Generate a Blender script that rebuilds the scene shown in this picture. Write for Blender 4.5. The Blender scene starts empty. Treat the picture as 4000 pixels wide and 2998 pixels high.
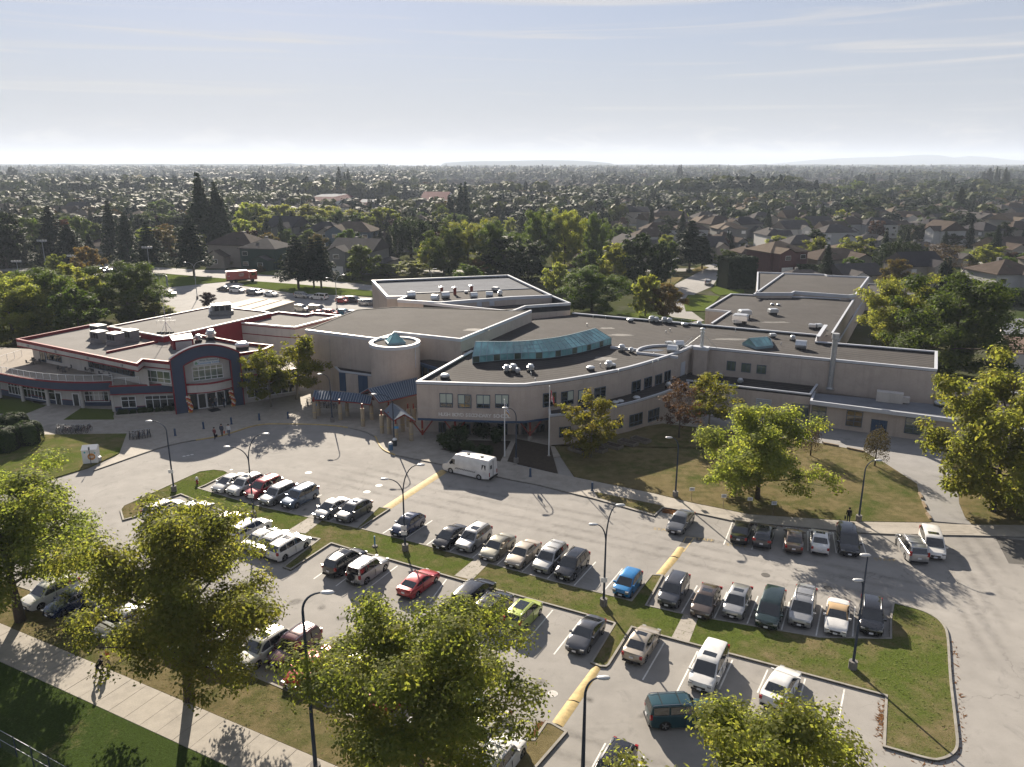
import bpy, bmesh, math, random
import numpy as np
from mathutils import Vector, Matrix, noise as mnoise
R = math.radians
random.seed(7); rng = np.random.default_rng(11)
scn = bpy.context.scene; COL = scn.collection

# ---------------------------------------------------------------- camera
CAMH = 36.0; PITCH = 15.8; FPX = 3043.0          # drone height, tilt, focal length in source pixels
cam = bpy.data.objects.new('camera', bpy.data.cameras.new('camera')); COL.objects.link(cam)
cam.location = (0, 0, CAMH); cam.rotation_euler = (R(90-PITCH), 0, 0)
cam.data.sensor_fit = 'HORIZONTAL'; cam.data.angle = 2*math.atan(2000/FPX)
cam.data.clip_start = 0.5; cam.data.clip_end = 60000
scn.camera = cam
# ---------------------------------------------------------------- sky, sun, exposure
SUN_AZ, SUN_EL = -16.5, 25.0
w = bpy.data.worlds.new('World'); scn.world = w; w.use_nodes = True
nt = w.node_tree; N = nt.nodes; L = nt.links; N.clear()
out = N.new('ShaderNodeOutputWorld'); bg = N.new('ShaderNodeBackground'); L.new(bg.outputs[0], out.inputs[0])
sky = N.new('ShaderNodeTexSky'); sky.sky_type = 'NISHITA'; sky.sun_disc = False
sky.sun_elevation = R(SUN_EL); sky.sun_rotation = R(SUN_AZ); sky.altitude = 40; sky.air_density = 1.0; sky.dust_density = 0.15; sky.ozone_density = 2.0
tc = N.new('ShaderNodeTexCoord'); sep = N.new('ShaderNodeSeparateXYZ'); L.new(tc.outputs['Generated'], sep.inputs[0])
def wmath(op, a, b=None, clamp=False):
    m = N.new('ShaderNodeMath'); m.operation = op; m.use_clamp = clamp
    for i, v in enumerate((a, b)):
        if v is None: continue
        if isinstance(v, (int, float)): m.inputs[i].default_value = v
        else: L.new(v, m.inputs[i])
    return m.outputs[0]
def wramp(src, a, b):   # 0..1 smooth between a and b
    m = N.new('ShaderNodeMapRange'); m.interpolation_type = 'SMOOTHSTEP'; L.new(src, m.inputs[0])
    m.inputs[1].default_value = a; m.inputs[2].default_value = b; return m.outputs[0]
def wnoise(sx, sy, sz, det=5, dist=0.3, rough=.55):
    mp = N.new('ShaderNodeMapping'); mp.inputs['Scale'].default_value = (sx, sy, sz); L.new(tc.outputs['Generated'], mp.inputs[0])
    n = N.new('ShaderNodeTexNoise'); n.inputs['Scale'].default_value = 1; n.inputs['Detail'].default_value = det
    n.inputs['Distortion'].default_value = dist; n.inputs['Roughness'].default_value = rough; L.new(mp.outputs[0], n.inputs[0]); return n.outputs[0]
elev = sep.outputs[2]
# low bank of cumulus over the horizon, thin cirrus streaks higher up
cum = wmath('MULTIPLY', wramp(wnoise(16, 16, 60, 6, .5), .50, .66), wmath('MULTIPLY', wramp(elev, .0, .012), wmath('SUBTRACT', 1.0, wramp(elev, .025, .055))))
cir = wmath('MULTIPLY', wramp(wnoise(2.2, 2.2, 62, 5, 1.1, .5), .50, .74), wmath('MULTIPLY', wramp(elev, .04, .07), wmath('SUBTRACT', 1.0, wramp(elev, .22, .4))))
hazeband = wmath('ADD', wmath('MULTIPLY', wmath('SUBTRACT', 1.0, wramp(elev, -.02, .24)), .45), .5)
cl = wmath('MAXIMUM', wmath('MULTIPLY', cum, .8), wmath('MULTIPLY', cir, .85))
SKYGAIN = 0.05
mixh = N.new('ShaderNodeMix'); mixh.data_type = 'RGBA'; L.new(hazeband, mixh.inputs[0]); tint = N.new('ShaderNodeMix'); tint.data_type = 'RGBA'; tint.blend_type = 'MULTIPLY'; tint.inputs[0].default_value = 1; tint.inputs[7].default_value = (.65, .59, .66, 1); L.new(sky.outputs[0], tint.inputs[6]); L.new(tint.outputs[2], mixh.inputs[6]); mixh.inputs[7].default_value = (3.8, 3.95, 4.35, 1)
mixc = N.new('ShaderNodeMix'); mixc.data_type = 'RGBA'; L.new(cl, mixc.inputs[0]); L.new(mixh.outputs[2], mixc.inputs[6]); mixc.inputs[7].default_value = (5.1, 5.0, 4.95, 1)
L.new(mixc.outputs[2], bg.inputs[0]); bg.inputs[1].default_value = SKYGAIN
sun = bpy.data.objects.new('sun', bpy.data.lights.new('sun', 'SUN')); COL.objects.link(sun)
sun.data.energy = 5.0; sun.data.angle = R(0.5); sun.data.color = (1, .89, .74)
sd = Vector((math.sin(R(SUN_AZ))*math.cos(R(SUN_EL)), math.cos(R(SUN_AZ))*math.cos(R(SUN_EL)), math.sin(R(SUN_EL))))
sun.rotation_euler = sd.to_track_quat('Z', 'Y').to_euler(); sun.location = (-60, 200, 120)
vs = scn.view_settings; vs.view_transform = 'Standard'; vs.look = 'None'; vs.gamma = 1; vs.use_curve_mapping = False; vs.exposure = 1.5
scn.render.engine = 'CYCLES'; cy = scn.cycles
cy.use_denoising = True; cy.denoiser = 'OPENIMAGEDENOISE'; cy.denoising_input_passes = 'RGB_ALBEDO_NORMAL'; cy.denoising_prefilter = 'ACCURATE'
cy.max_bounces = 6; cy.diffuse_bounces = 4; cy.glossy_bounces = 3; cy.transmission_bounces = 4; cy.transparent_max_bounces = 8; cy.volume_bounces = 0
cy.sample_clamp_indirect = 6; cy.use_adaptive_sampling = True; cy.adaptive_threshold = 0.01; cy.caustics_reflective = False; cy.caustics_refractive = False

# ---------------------------------------------------------------- where a pixel of the (4000 px wide) photo meets the plane at height z
_s, _c = math.sin(R(PITCH)), math.cos(R(PITCH)); _k = 1/2.211
def G(x, y, z=0.0):
    dy = y-1499; t = (CAMH-z)/(FPX*_s+dy*_c); return Vector(((x-2000)*t, (FPX*_c-dy*_s)*t, z))
def A(i, x, y, z=0.0): return G(i*1000+x*_k, 1000+y*_k, z)
def B(i, x, y, z=0.0): return G(i*1000+x*_k, 1700+y*_k, z)
def C(i, x, y, z=0.0): return G(i*1000+x*_k, 2248+y*_k, z)
def D(i, x, y, z=0.0): return G(i*1000+x*_k, 550+y*_k, z)
def hgt(X, Y, sy):       # height above ground point that shows at picture row sy
    r = (sy-1499)/FPX; return CAMH-(Y*_s+r*Y*_c)/(_c-r*_s)
def pxm(X, Y, z=0): return FPX/(Y*_c+(CAMH-z)*_s)      # source pixels per metre there

# ---------------------------------------------------------------- mesh helpers
class M:
    def __init__(s): s.v = []; s.f = []; s.m = []
    def poly(s, pts, mi=0):
        b = len(s.v); s.v += [tuple(p) for p in pts]; s.f.append(tuple(range(b, b+len(pts)))); s.m.append(mi); return s
    def prism(s, pts, z0, z1, mi=0, top=True, bottom=True, mtop=None):
        pts = [(p[0], p[1]) for p in pts]
        if sum(pts[i-1][0]*pts[i][1]-pts[i][0]*pts[i-1][1] for i in range(len(pts))) < 0: pts = pts[::-1]
        n = len(pts); b = len(s.v)
        s.v += [(x, y, z0) for x, y in pts]+[(x, y, z1) for x, y in pts]
        for i in range(n):
            j = (i+1) % n; s.f.append((b+i, b+j, b+n+j, b+n+i)); s.m.append(mi)
        if top: s.f.append(tuple(range(b+n, b+2*n))); s.m.append(mi if mtop is None else mtop)
        if bottom: s.f.append(tuple(range(b+n-1, b-1, -1))); s.m.append(mi)
        return s
    def box(s, c, d, rz=0.0, mi=0, bev=0):
        x, y, z = d[0]/2, d[1]/2, d[2]/2; cs, sn = math.cos(rz), math.sin(rz); b = len(s.v)
        for k in (-z, z):
            for i, j in ((-x, -y), (x, -y), (x, y), (-x, y)): s.v.append((c[0]+i*cs-j*sn, c[1]+i*sn+j*cs, c[2]+k))
        for f in ((3, 2, 1, 0), (4, 5, 6, 7), (0, 1, 5, 4), (1, 2, 6, 5), (2, 3, 7, 6), (3, 0, 4, 7)): s.f.append(tuple(b+i for i in f)); s.m.append(mi)
        return s
    def wall(s, p, q, z0, z1, t=.2, mi=0):        # upright slab from p to q
        p = Vector(p[:2]); q = Vector(q[:2]); d = (q-p).normalized(); n = Vector((-d.y, d.x))*t/2
        return s.prism([p+n, p-n, q-n, q+n], z0, z1, mi)
    def tube(s, pts, r, n=8, mi=0, cap=True):
        pts = [Vector(p) for p in pts]; m = len(pts); r = r if isinstance(r, (list, tuple)) else [r]*m; b = len(s.v); up = None
        for i in range(m):
            t = (pts[min(i+1, m-1)]-pts[max(i-1, 0)]).normalized()
            u = t.orthogonal().normalized() if up is None else (up-t*up.dot(t)).normalized()
            up = u; v = t.cross(u)
            for k in range(n):
                a = 2*math.pi*k/n; s.v.append(tuple(pts[i]+(u*math.cos(a)+v*math.sin(a))*r[i]))
        for i in range(m-1):
            for k in range(n):
                a, c2 = b+i*n+k, b+i*n+(k+1) % n; s.f.append((a, c2, c2+n, a+n)); s.m.append(mi)
        if cap:
            s.f.append(tuple(range(b+n-1, b-1, -1))); s.m.append(mi); s.f.append(tuple(range(b+(m-1)*n, b+m*n))); s.m.append(mi)
        return s
    def lathe(s, prof, c=(0, 0, 0), n=12, mi=0, ax=2):   # prof = [(radius, along)]
        b = len(s.v); m = len(prof)
        for r, h in prof:
            for k in range(n):
                a = 2*math.pi*k/n; q = (r*math.cos(a), r*math.sin(a), h)
                if ax == 1: q = (q[0], q[2], -q[1])
                if ax == 0: q = (q[2], q[0], q[1])
                s.v.append((c[0]+q[0], c[1]+q[1], c[2]+q[2]))
        for i in range(m-1):
            for k in range(n):
                a, c2 = b+i*n+k, b+i*n+(k+1) % n; s.f.append((a, c2, c2+n, a+n)); s.m.append(mi)
        s.f.append(tuple(range(b+n-1, b-1, -1))); s.m.append(mi); s.f.append(tuple(range(b+(m-1)*n, b+m*n))); s.m.append(mi)
        return s
    def mesh(s, name, mats, smooth=False):
        me = bpy.data.meshes.new(name); me.from_pydata(s.v, [], s.f)
        for m_ in (mats if isinstance(mats, (list, tuple)) else [mats]): me.materials.append(m_)
        if any(s.m): me.polygons.foreach_set('material_index', s.m)
        if smooth: me.polygons.foreach_set('use_smooth', [True]*len(s.f))
        me.update(); return me
    def obj(s, name, mats, parent=None, loc=None, rz=0.0, smooth=False, world=False):
        if world and parent is not None:           # points given in world space: shift to the parent's base
            o_ = parent.location; s.v = [(x-o_[0], y-o_[1], z-o_[2]) for x, y, z in s.v]
        return put(name, s.mesh(name, mats, smooth), parent, loc, rz)
def put(name, me, parent=None, loc=None, rz=0.0):
    o = bpy.data.objects.new(name, me); COL.objects.link(o)
    if parent is not None: o.parent = parent
    if loc is not None: o.location = loc
    if rz: o.rotation_euler = (0, 0, rz)
    return o
def tag(o, label=None, cat=None, group=None, kind=None):
    if label: o['label'] = label
    if cat: o['category'] = cat
    if group: o['group'] = group
    if kind: o['kind'] = kind
    return o
def thing(name, label, cat, loc=(0, 0, 0), rz=0.0, group=None):
    o = bpy.data.objects.new(name, None); COL.objects.link(o); o.empty_display_size = .3
    o.location = loc; o.rotation_euler = (0, 0, rz); return tag(o, label, cat, group)
def struct(o): o['kind'] = 'structure'; return o
def stuff(o): o['kind'] = 'stuff'; return o
def twin(root, loc=None, rz=None, label=None, group=None, scale=None):
    r = root.copy(); COL.objects.link(r)
    if loc is not None: r.location = loc
    if rz is not None: r.rotation_euler = (0, 0, rz)
    if scale is not None: r.scale = scale if isinstance(scale, (tuple, list)) else (scale,)*3
    if label: r['label'] = label
    if group: r['group'] = group
    for ch in list(root.children):
        c = ch.copy(); COL.objects.link(c); c.parent = r
        for g in list(ch.children):
            d = g.copy(); COL.objects.link(d); d.parent = c
    return r
def arc(p0, p1, p2, n=10):      # circular arc through three plan points
    (x1, y1), (x2, y2), (x3, y3) = p0[:2], p1[:2], p2[:2]
    d = 2*(x1*(y2-y3)+x2*(y3-y1)+x3*(y1-y2))
    ux = ((x1*x1+y1*y1)*(y2-y3)+(x2*x2+y2*y2)*(y3-y1)+(x3*x3+y3*y3)*(y1-y2))/d
    uy = ((x1*x1+y1*y1)*(x3-x2)+(x2*x2+y2*y2)*(x1-x3)+(x3*x3+y3*y3)*(x2-x1))/d
    r = math.hypot(x1-ux, y1-uy); a0 = math.atan2(y1-uy, x1-ux); a1 = math.atan2(y2-uy, x2-ux); a2 = math.atan2(y3-uy, x3-ux)
    while a1-a0 > math.pi: a1 -= 2*math.pi
    while a1-a0 < -math.pi: a1 += 2*math.pi
    while a2-a1 > math.pi: a2 -= 2*math.pi
    while a2-a1 < -math.pi: a2 += 2*math.pi
    return [Vector((ux+r*math.cos(a0+(a2-a0)*i/n), uy+r*math.sin(a0+(a2-a0)*i/n))) for i in range(n+1)]
def smooth_line(pts, n=6):      # Catmull-Rom through plan points
    P = [Vector(p[:2]) for p in pts]; P = [P[0]*2-P[1]]+P+[P[-1]*2-P[-2]]; o = []
    for i in range(1, len(P)-2):
        for k in range(n):
            t = k/n; a, b_, c_, d_ = P[i-1], P[i], P[i+1], P[i+2]
            o.append(.5*((2*b_)+(c_-a)*t+(2*a-5*b_+4*c_-d_)*t*t+(3*b_-a-3*c_+d_)*t**3))
    o.append(P[-2]); return o
def offset(pts, d, closed=False):     # shift a plan polyline to its left by d
    pts = [Vector(p[:2]) for p in pts]; n = len(pts); o = []
    for i in range(n):
        a = pts[i-1] if (i or closed) else None; b_ = pts[(i+1) % n] if (i < n-1 or closed) else None
        t1 = (pts[i]-a).normalized() if a is not None and (pts[i]-a).length > 1e-6 else None
        t2 = (b_-pts[i]).normalized() if b_ is not None and (b_-pts[i]).length > 1e-6 else None
        if t1 is None: t1 = t2
        if t2 is None: t2 = t1
        n1 = Vector((-t1.y, t1.x)); n2 = Vector((-t2.y, t2.x)); m = (n1+n2)
        m = m.normalized() if m.length > .1 else n1
        o.append(pts[i]+m*d/max(.45, m.dot(n1)))
    return o
def strip(m, pts, wd, z0, z1, mi=0, closed=False):   # a band of thickness wd to the left of the line, with top and sides
    q = offset(pts, wd, closed); pts = [Vector(p[:2]) for p in pts]; n = len(pts)
    for i in range(n if closed else n-1):
        j = (i+1) % n; b = len(m.v); a = (pts[i], pts[j], q[j], q[i])
        m.v += [(p.x, p.y, z0) for p in a]+[(p.x, p.y, z1) for p in a]
        for f in ((4, 5, 6, 7), (1, 0, 4, 5), (3, 2, 6, 7)): m.f.append(tuple(b+k for k in f)); m.m.append(mi)
        if not closed and i == 0: m.f.append((b, b+3, b+7, b+4)); m.m.append(mi)
        if not closed and i == n-2: m.f.append((b+2, b+1, b+5, b+6)); m.m.append(mi)
    return m
def ccw(pts):
    pts = [Vector(p[:2]) for p in pts]
    return pts if sum(pts[i-1].x*pts[i].y-pts[i].x*pts[i-1].y for i in range(len(pts))) > 0 else pts[::-1]
def inside(p, poly):
    x, y = p[0], p[1]; r = False; n = len(poly)
    for i in range(n):
        a, b_ = poly[i-1], poly[i]
        if (a[1] > y) != (b_[1] > y) and x < (b_[0]-a[0])*(y-a[1])/(b_[1]-a[1])+a[0]: r = not r
    return r

# ---------------------------------------------------------------- materials
def nodes(name):
    m = bpy.data.materials.new(name); m.use_nodes = True; t = m.node_tree; b = t.nodes['Principled BSDF']; return m, t, b
def nnoise(t, co, scale, det=4, rough=.55, dist=0.):
    n = t.nodes.new('ShaderNodeTexNoise'); n.inputs['Scale'].default_value = scale; n.inputs['Detail'].default_value = det
    n.inputs['Roughness'].default_value = rough; n.inputs['Distortion'].default_value = dist
    if co is not None: t.links.new(co, n.inputs['Vector'])
    return n.outputs[0]
def nmap(t, src, a, b, lo=0., hi=1.):
    m = t.nodes.new('ShaderNodeMapRange'); t.links.new(src, m.inputs[0])
    for i, v in enumerate((a, b, lo, hi)): m.inputs[i+1].default_value = v
    return m.outputs[0]
def nmix(t, fac, a, b, mode='MIX'):
    m = t.nodes.new('ShaderNodeMix'); m.data_type = 'RGBA'; m.blend_type = mode
    for i, v in ((0, fac), (6, a), (7, b)):
        if isinstance(v, (int, float)): m.inputs[i].default_value = v
        elif isinstance(v, (tuple, list)): m.inputs[i].default_value = (*v[:3], 1)
        else: t.links.new(v, m.inputs[i])
    return m.outputs[2]
def nmath(t, op, a, b=None):
    m = t.nodes.new('ShaderNodeMath'); m.operation = op
    for i, v in enumerate((a, b)):
        if v is None: continue
        if isinstance(v, (int, float)): m.inputs[i].default_value = v
        else: t.links.new(v, m.inputs[i])
    return m.outputs[0]
def npos(t): return t.nodes.new('ShaderNodeNewGeometry').outputs['Position']
def nobjco(t): return t.nodes.new('ShaderNodeTexCoord').outputs['Object']
def nbump(t, b, h, strength, dist=.02):
    n = t.nodes.new('ShaderNodeBump'); n.inputs['Strength'].default_value = strength; n.inputs['Distance'].default_value = dist
    t.links.new(h, n.inputs['Height']); t.links.new(n.outputs[0], b.inputs['Normal'])
_mc = {}
def mat(name, col, rough=.7, metal=0., var=.12, scale=1.2, bump=0., bscale=20., coat=0., spec=.2, co='pos', grime=0., streak=0.):
    if name in _mc: return _mc[name]
    m, t, b = nodes(name); _mc[name] = m
    p = npos(t) if co == 'pos' else nobjco(t)
    n1 = nnoise(t, p, scale, 5, .6); n2 = nnoise(t, p, scale*9, 3, .6)
    f = nmath(t, 'ADD', nmath(t, 'MULTIPLY', n1, .65), nmath(t, 'MULTIPLY', n2, .35))
    f = nmap(t, f, .32, .68)
    c = nmix(t, f, [x*(1-var) for x in col], [x*(1+var) for x in col])
    if streak:
        mp = t.nodes.new('ShaderNodeMapping'); mp.inputs['Scale'].default_value = (1.6, 1.6, .09); t.links.new(p, mp.inputs[0]); c = nmix(t, nmap(t, nnoise(t, mp.outputs[0], 1, 5, .65), .5, .78, 0, streak), c, [x*.55 for x in col])
    if grime: c = nmix(t, nmap(t, nnoise(t, p, scale*.35, 6, .7, .6), .5, .75, 0, grime), c, (.05, .045, .04))
    t.links.new(c, b.inputs['Base Color'])
    b.inputs['Roughness'].default_value = rough; b.inputs['Metallic'].default_value = metal; b.inputs['Specular IOR Level'].default_value = spec
    if coat: b.inputs['Coat Weight'].default_value = coat; b.inputs['Coat Roughness'].default_value = .04
    if bump: nbump(t, b, nnoise(t, p, bscale, 4, .6), bump)
    return m
# ================================================================ ground, parking lot, grass, kerbs, paving
def asphalt_mat(name, base, crack=1.0, warm=(1.0, .95, .885)):
    m, t, b = nodes(name); p = npos(t)
    big = nnoise(t, p, .05, 4, .6, .6); mid = nnoise(t, p, .6, 5, .6); fine = nnoise(t, p, 34, 3, .7); speck = nnoise(t, p, 9, 2, .5)
    f = nmath(t, 'ADD', nmath(t, 'MULTIPLY', big, .5), nmath(t, 'ADD', nmath(t, 'MULTIPLY', mid, .3), nmath(t, 'MULTIPLY', fine, .2)))
    c = nmix(t, nmap(t, f, .36, .64), [base*.80*x for x in warm], [base*1.2*x for x in warm])
    c = nmix(t, nmap(t, speck, .62, .74, 0, .35), c, [base*.6]*3)
    stain = nmap(t, nnoise(t, p, .33, 6, .75, 1.0), .56, .72, 0, .55); c = nmix(t, stain, c, [base*.5, base*.48, base*.46])
    v = t.nodes.new('ShaderNodeTexVoronoi'); v.feature = 'DISTANCE_TO_EDGE'; v.inputs['Scale'].default_value = .085
    wv = t.nodes.new('ShaderNodeVectorMath'); wv.operation = 'ADD'; nn = t.nodes.new('ShaderNodeTexNoise'); nn.inputs['Scale'].default_value = .55; nn.inputs['Detail'].default_value = 6
    t.links.new(p, nn.inputs['Vector']); sc = t.nodes.new('ShaderNodeVectorMath'); sc.operation = 'SCALE'; sc.inputs['Scale'].default_value = 3.0
    t.links.new(nn.outputs['Color'], sc.inputs[0]); t.links.new(p, wv.inputs[0]); t.links.new(sc.outputs[0], wv.inputs[1]); t.links.new(wv.outputs[0], v.inputs['Vector'])
    line = nmap(t, v.outputs['Distance'], 0.0, .0045, 1, 0); msk = nmap(t, nnoise(t, p, .045, 3), .47, .55)
    c = nmix(t, nmath(t, 'MULTIPLY', nmath(t, 'MULTIPLY', line, msk), .75*crack), c, (.035, .03, .028))
    t.links.new(c, b.inputs['Base Color']); b.inputs['Roughness'].default_value = .9; b.inputs['Specular IOR Level'].default_value = .13
    nbump(t, b, fine, .25, .01); return m
def grass_mat(name, green, bias):      # bias: share of dry straw
    m, t, b = nodes(name); p = npos(t)
    big = nnoise(t, p, .11, 5, .6, .8); mid = nnoise(t, p, .8, 5, .65); fine = nnoise(t, p, 7, 4, .7); vf = nnoise(t, p, 28, 3, .7)
    f = nmath(t, 'ADD', nmath(t, 'MULTIPLY', big, .55), nmath(t, 'ADD', nmath(t, 'MULTIPLY', mid, .3), nmath(t, 'MULTIPLY', fine, .15)))
    f = nmap(t, f, .58-bias*.28, .72-bias*.28)
    g = nmix(t, nmap(t, fine, .3, .7), [x*.65 for x in green], [x*1.3 for x in green])
    s_ = nmix(t, nmap(t, mid, .3, .7), (.16, .128, .066), (.24, .195, .105))
    c = nmix(t, f, g, s_)
    c = nmix(t, nmap(t, vf, .35, .75), [.0]*3, c, 'MIX') if False else nmix(t, nmap(t, vf, .3, .7, .55, 0), c, (.025, .028, .012))
    t.links.new(c, b.inputs['Base Color']); b.inputs['Roughness'].default_value = 1; b.inputs['Specular IOR Level'].default_value = .0
    nbump(t, b, nmath(t, 'ADD', fine, vf), .9, .06); return m
ASPH = asphalt_mat('asphalt', .25, .5); ASPH2 = asphalt_mat('road_asphalt', .235, .6, (1, .97, .94)); ASPHD = asphalt_mat('patched_asphalt', .115, .4)
GR_MIX = grass_mat('grass_mixed', (.105, .138, .03), .45); GR_GREEN = grass_mat('grass_green', (.10, .135, .03), .05); GR_SHADE = grass_mat('grass_shaded', (.05, .078, .02), .1); GR_DRY = grass_mat('grass_dry', (.085, .108, .03), .72); GR_LAWN = grass_mat('grass_lawn', (.085, .108, .03), .72)  # south lawn gets a darker copy of the grass, shade put into its colour
CONC = mat('concrete', (.30, .275, .24), .85, var=.16, scale=.8, bump=.2, bscale=30, grime=.35)
KERB = mat('kerb_concrete', (.25, .235, .21), .85, var=.2, scale=1.5, bump=.2, grime=.4)
SLABM = mat('slab_concrete', (.285, .26, .225), .85, var=.14, scale=1.3, bump=.2, bscale=40, grime=.25)
YEL = mat('yellow_paint', (.44, .33, .15), .75, var=.25, scale=2.5, grime=.5)
WHT = mat('white_line_paint', (.62, .61, .58), .7, var=.12, scale=3, grime=.45)
DIRT = mat('bare_dirt', (.11, .088, .06), .95, var=.3, scale=1.5, bump=.5)
BARK_MULCH = mat('bark_mulch', (.045, .035, .026), .95, var=.4, scale=3, bump=.8)

def suburb_ground_mat():
    m, t, b = nodes('suburb_ground'); p = npos(t)
    n1 = nnoise(t, p, .02, 5, .6); n2 = nnoise(t, p, .15, 4, .6)
    c = nmix(t, nmap(t, n1, .35, .65), (.035, .05, .018), (.075, .07, .04)); c = nmix(t, nmap(t, n2, .5, .7, 0, .7), c, (.10, .095, .085))
    t.links.new(c, b.inputs['Base Color']); b.inputs['Roughness'].default_value = 1; b.inputs['Specular IOR Level'].default_value = .0; return m
g = M().poly([(-9000, -40, -.06), (9000, -40, -.06), (9000, 15000, -.06), (-9000, 15000, -.06)]); struct(g.obj('ground', suburb_ground_mat()))

# ---- the lot: one asphalt sheet, with painted bays, humps and covers as its parts
lot = struct(M().poly([(-75, 8, 0), (110, 8, 0), (110, 120, 0), (-75, 120, 0)]).obj('parking_lot', ASPH))
def painted(name, a, b_, wd, m=WHT, z=.004):
    a, b_ = Vector(a[:2]), Vector(b_[:2]); d = (b_-a).normalized(); n = Vector((-d.y, d.x))*wd/2
    return M().poly([(*(a-n), z), (*(b_-n), z), (*(b_+n), z), (*(a+n), z)]).obj(name, m, lot)
med_up = [B(0, 1720, 465), B(1, 0, 612), B(1, 460, 715), B(1, 870, 805), B(1, 1460, 955), B(1, 1900, 1080), B(2, 340, 1262), B(2, 1025, 1435), B(2, 1460, 1545), C(3, 440, 540), C(3, 740, 545), C(3, 1050, 550)]
med_up[8] = med_up[7]+(med_up[7]-med_up[6]).normalized()*4.4
LINE_DIR = Vector((-.485, -.875)); LN = .11
# bay lines: head end of each, given along the upper side of the median
for q in ((B(1, 290, 660), 5.0), (B(1, 445, 702), 5.3), (B(1, 640, 740), 4.8), (B(1, 1080, 860), 5.0), (B(1, 1275, 905), 5.0), (B(1, 1465, 955), 4.9), (B(1, 1665, 1010), 4.9), (B(1, 1865, 1065), 4.9), (B(1, 2075, 1125), 4.9), (B(2, 85, 1180), 4.9), (B(2, 305, 1240), 4.9), (B(2, 535, 1302), 4.9), (B(2, 775, 1368), 4.9)):
    painted('parking_line', q[0], Vector(q[0][:2])-LINE_DIR*q[1], LN)
for a, b_ in (((2, 1462, 1540), (2, 1600, 1300)), ((2, 1742, 1592), (2, 1858, 1355)), ((2, 2027, 1640), (2, 2125, 1390))): painted('parking_line', B(*a), B(*b_), LN)
for a, b_ in (((3, 110, 492), (3, 185, 228)), ((3, 415, 524), (3, 466, 262)), ((3, 730, 535), (3, 752, 270)), ((2, 598, 380), (2, 362, 683)), ((2, 1318, 577), (2, 1128, 905)), ((2, 1603, 655), (2, 1427, 1003)), ((2, 1905, 730), (2, 1790, 985)), ((2, 2209, 815), (2, 2120, 1015)), ((3, 322, 893), (3, 252, 1140)), ((3, 660, 985), (3, 605, 1270)), ((2, 808, 1450), (2, 660, 1720)), ((2, 1140, 1565), (2, 1050, 1730)), ((2, 352, 300), (2, 95, 605)), ((1, 1645, 35), (1, 1500, 230))): painted('parking_line', C(*a), C(*b_), LN)
for a, b_ in (((1, 610, 1165), (1, 498, 1243)), ((1, 1222, 1130), (1, 890, 1385)), ((1, 880, 1160), (1, 690, 1305)), ((2, 1905, 750), (2, 1828, 948)), ((2, 2130, 800), (2, 2070, 990)), ((3, 160, 800), (3, 130, 985)), ((3, 345, 830), (3, 345, 1000)), ((3, 560, 840), (3, 590, 1020)), ((3, 800, 880), (3, 850, 1030))): painted('parking_line', B(*a), B(*b_), LN)
for a, b_ in (((0, 1990, 820), (1, 60, 1560)),): pass
# yellow speed humps: rounded mounds in lengths
def hump(p0, p1, q0, q1, n=6, h=.09):
    p0, p1, q0, q1 = [Vector(v[:2]) for v in (p0, p1, q0, q1)]; m = M(); K = 6
    for i in range(n+1):
        a = p0.lerp(q0, i/n); b_ = p1.lerp(q1, i/n)
        for k in range(K+1):
            t = k/K; c = a.lerp(b_, t); m.v.append((c.x, c.y, .004+h*math.sin(math.pi*t)))
    for i in range(n):
        for k in range(K): a = i*(K+1)+k; m.f.append((a, a+1, a+K+2, a+K+1)); m.m.append(0)
    return m.obj('speed_hump', YEL, lot, smooth=True)
hump(B(1, 1090, 625), B(1, 1165, 640), B(1, 1600, 300), B(1, 1648, 325), 12)
hump(B(2, 1242, 1200), B(2, 1310, 1218), B(2, 1365, 1053), B(2, 1437, 1070)); hump(B(2, 1372, 1046), B(2, 1443, 1064), B(2, 1432, 968), B(2, 1492, 980))
hump(C(2, 340, 1275), C(2, 440, 1312), C(2, 478, 1083), C(2, 580, 1108)); hump(C(2, 484, 1076), C(2, 586, 1100), C(2, 703, 785), C(2, 768, 805))
for a, b_ in ((B(2, 1480, 925), B(2, 1502, 880)), (B(2, 1502, 880), B(2, 1572, 888)), (B(2, 1572, 888), B(2, 1480, 1010))): painted('yellow_line', a, b_, .1, YEL)
# dark repair patches
for q in ((B(2, 1590, 885), B(2, 1750, 905), B(2, 1745, 930), B(2, 1590, 915)), (B(2, 1490, 890), B(2, 1560, 895), B(2, 1500, 965), B(2, 1440, 960)), (B(3, 1960, 880), B(3, 2600, 960), B(3, 2600, 1150), B(3, 2080, 1110))):
    M().poly([(p.x, p.y, .003) for p in q]).obj('asphalt_patch', ASPHD, lot)
# manhole and drain covers
IRON = mat('cast_iron', (.10, .095, .09), .6, .6, .2, 4); PALE = mat('pale_cover', (.55, .53, .5), .7, 0, .1, 4)
for p, r, m_ in ((C(2, 352, 1025), .36, PALE), (B(1, 453, 326), .42, PALE), (B(1, 1062, 437), .42, PALE), (B(1, 958, 492), .42, PALE), (B(3, 518, 1322), .38, IRON), (B(2, 2190, 1210), .4, IRON), (A(0, 1035, 1478), .3, IRON), (B(0, 1590, 184), .2, PALE), (B(0, 1624, 177), .2, PALE), (B(0, 1658, 170), .2, PALE), (B(0, 1998, 300), .2, PALE)):
    c_ = M().lathe([(r, 0), (r, .008), (r*.92, .012), (0.02, .012)], (0, 0, 0), 20)
    o = c_.obj('manhole_cover', m_, lot, (p.x, p.y, .002))
    if r > .3:
        g_ = M()
        for i in range(-3, 4): g_.box((i*r*.22, 0, .015), (r*.07, 2*r*.8*math.sqrt(max(.05, 1-(i*.22)**2)), .006))
        g_.obj('grate_bar', IRON, o)
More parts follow.
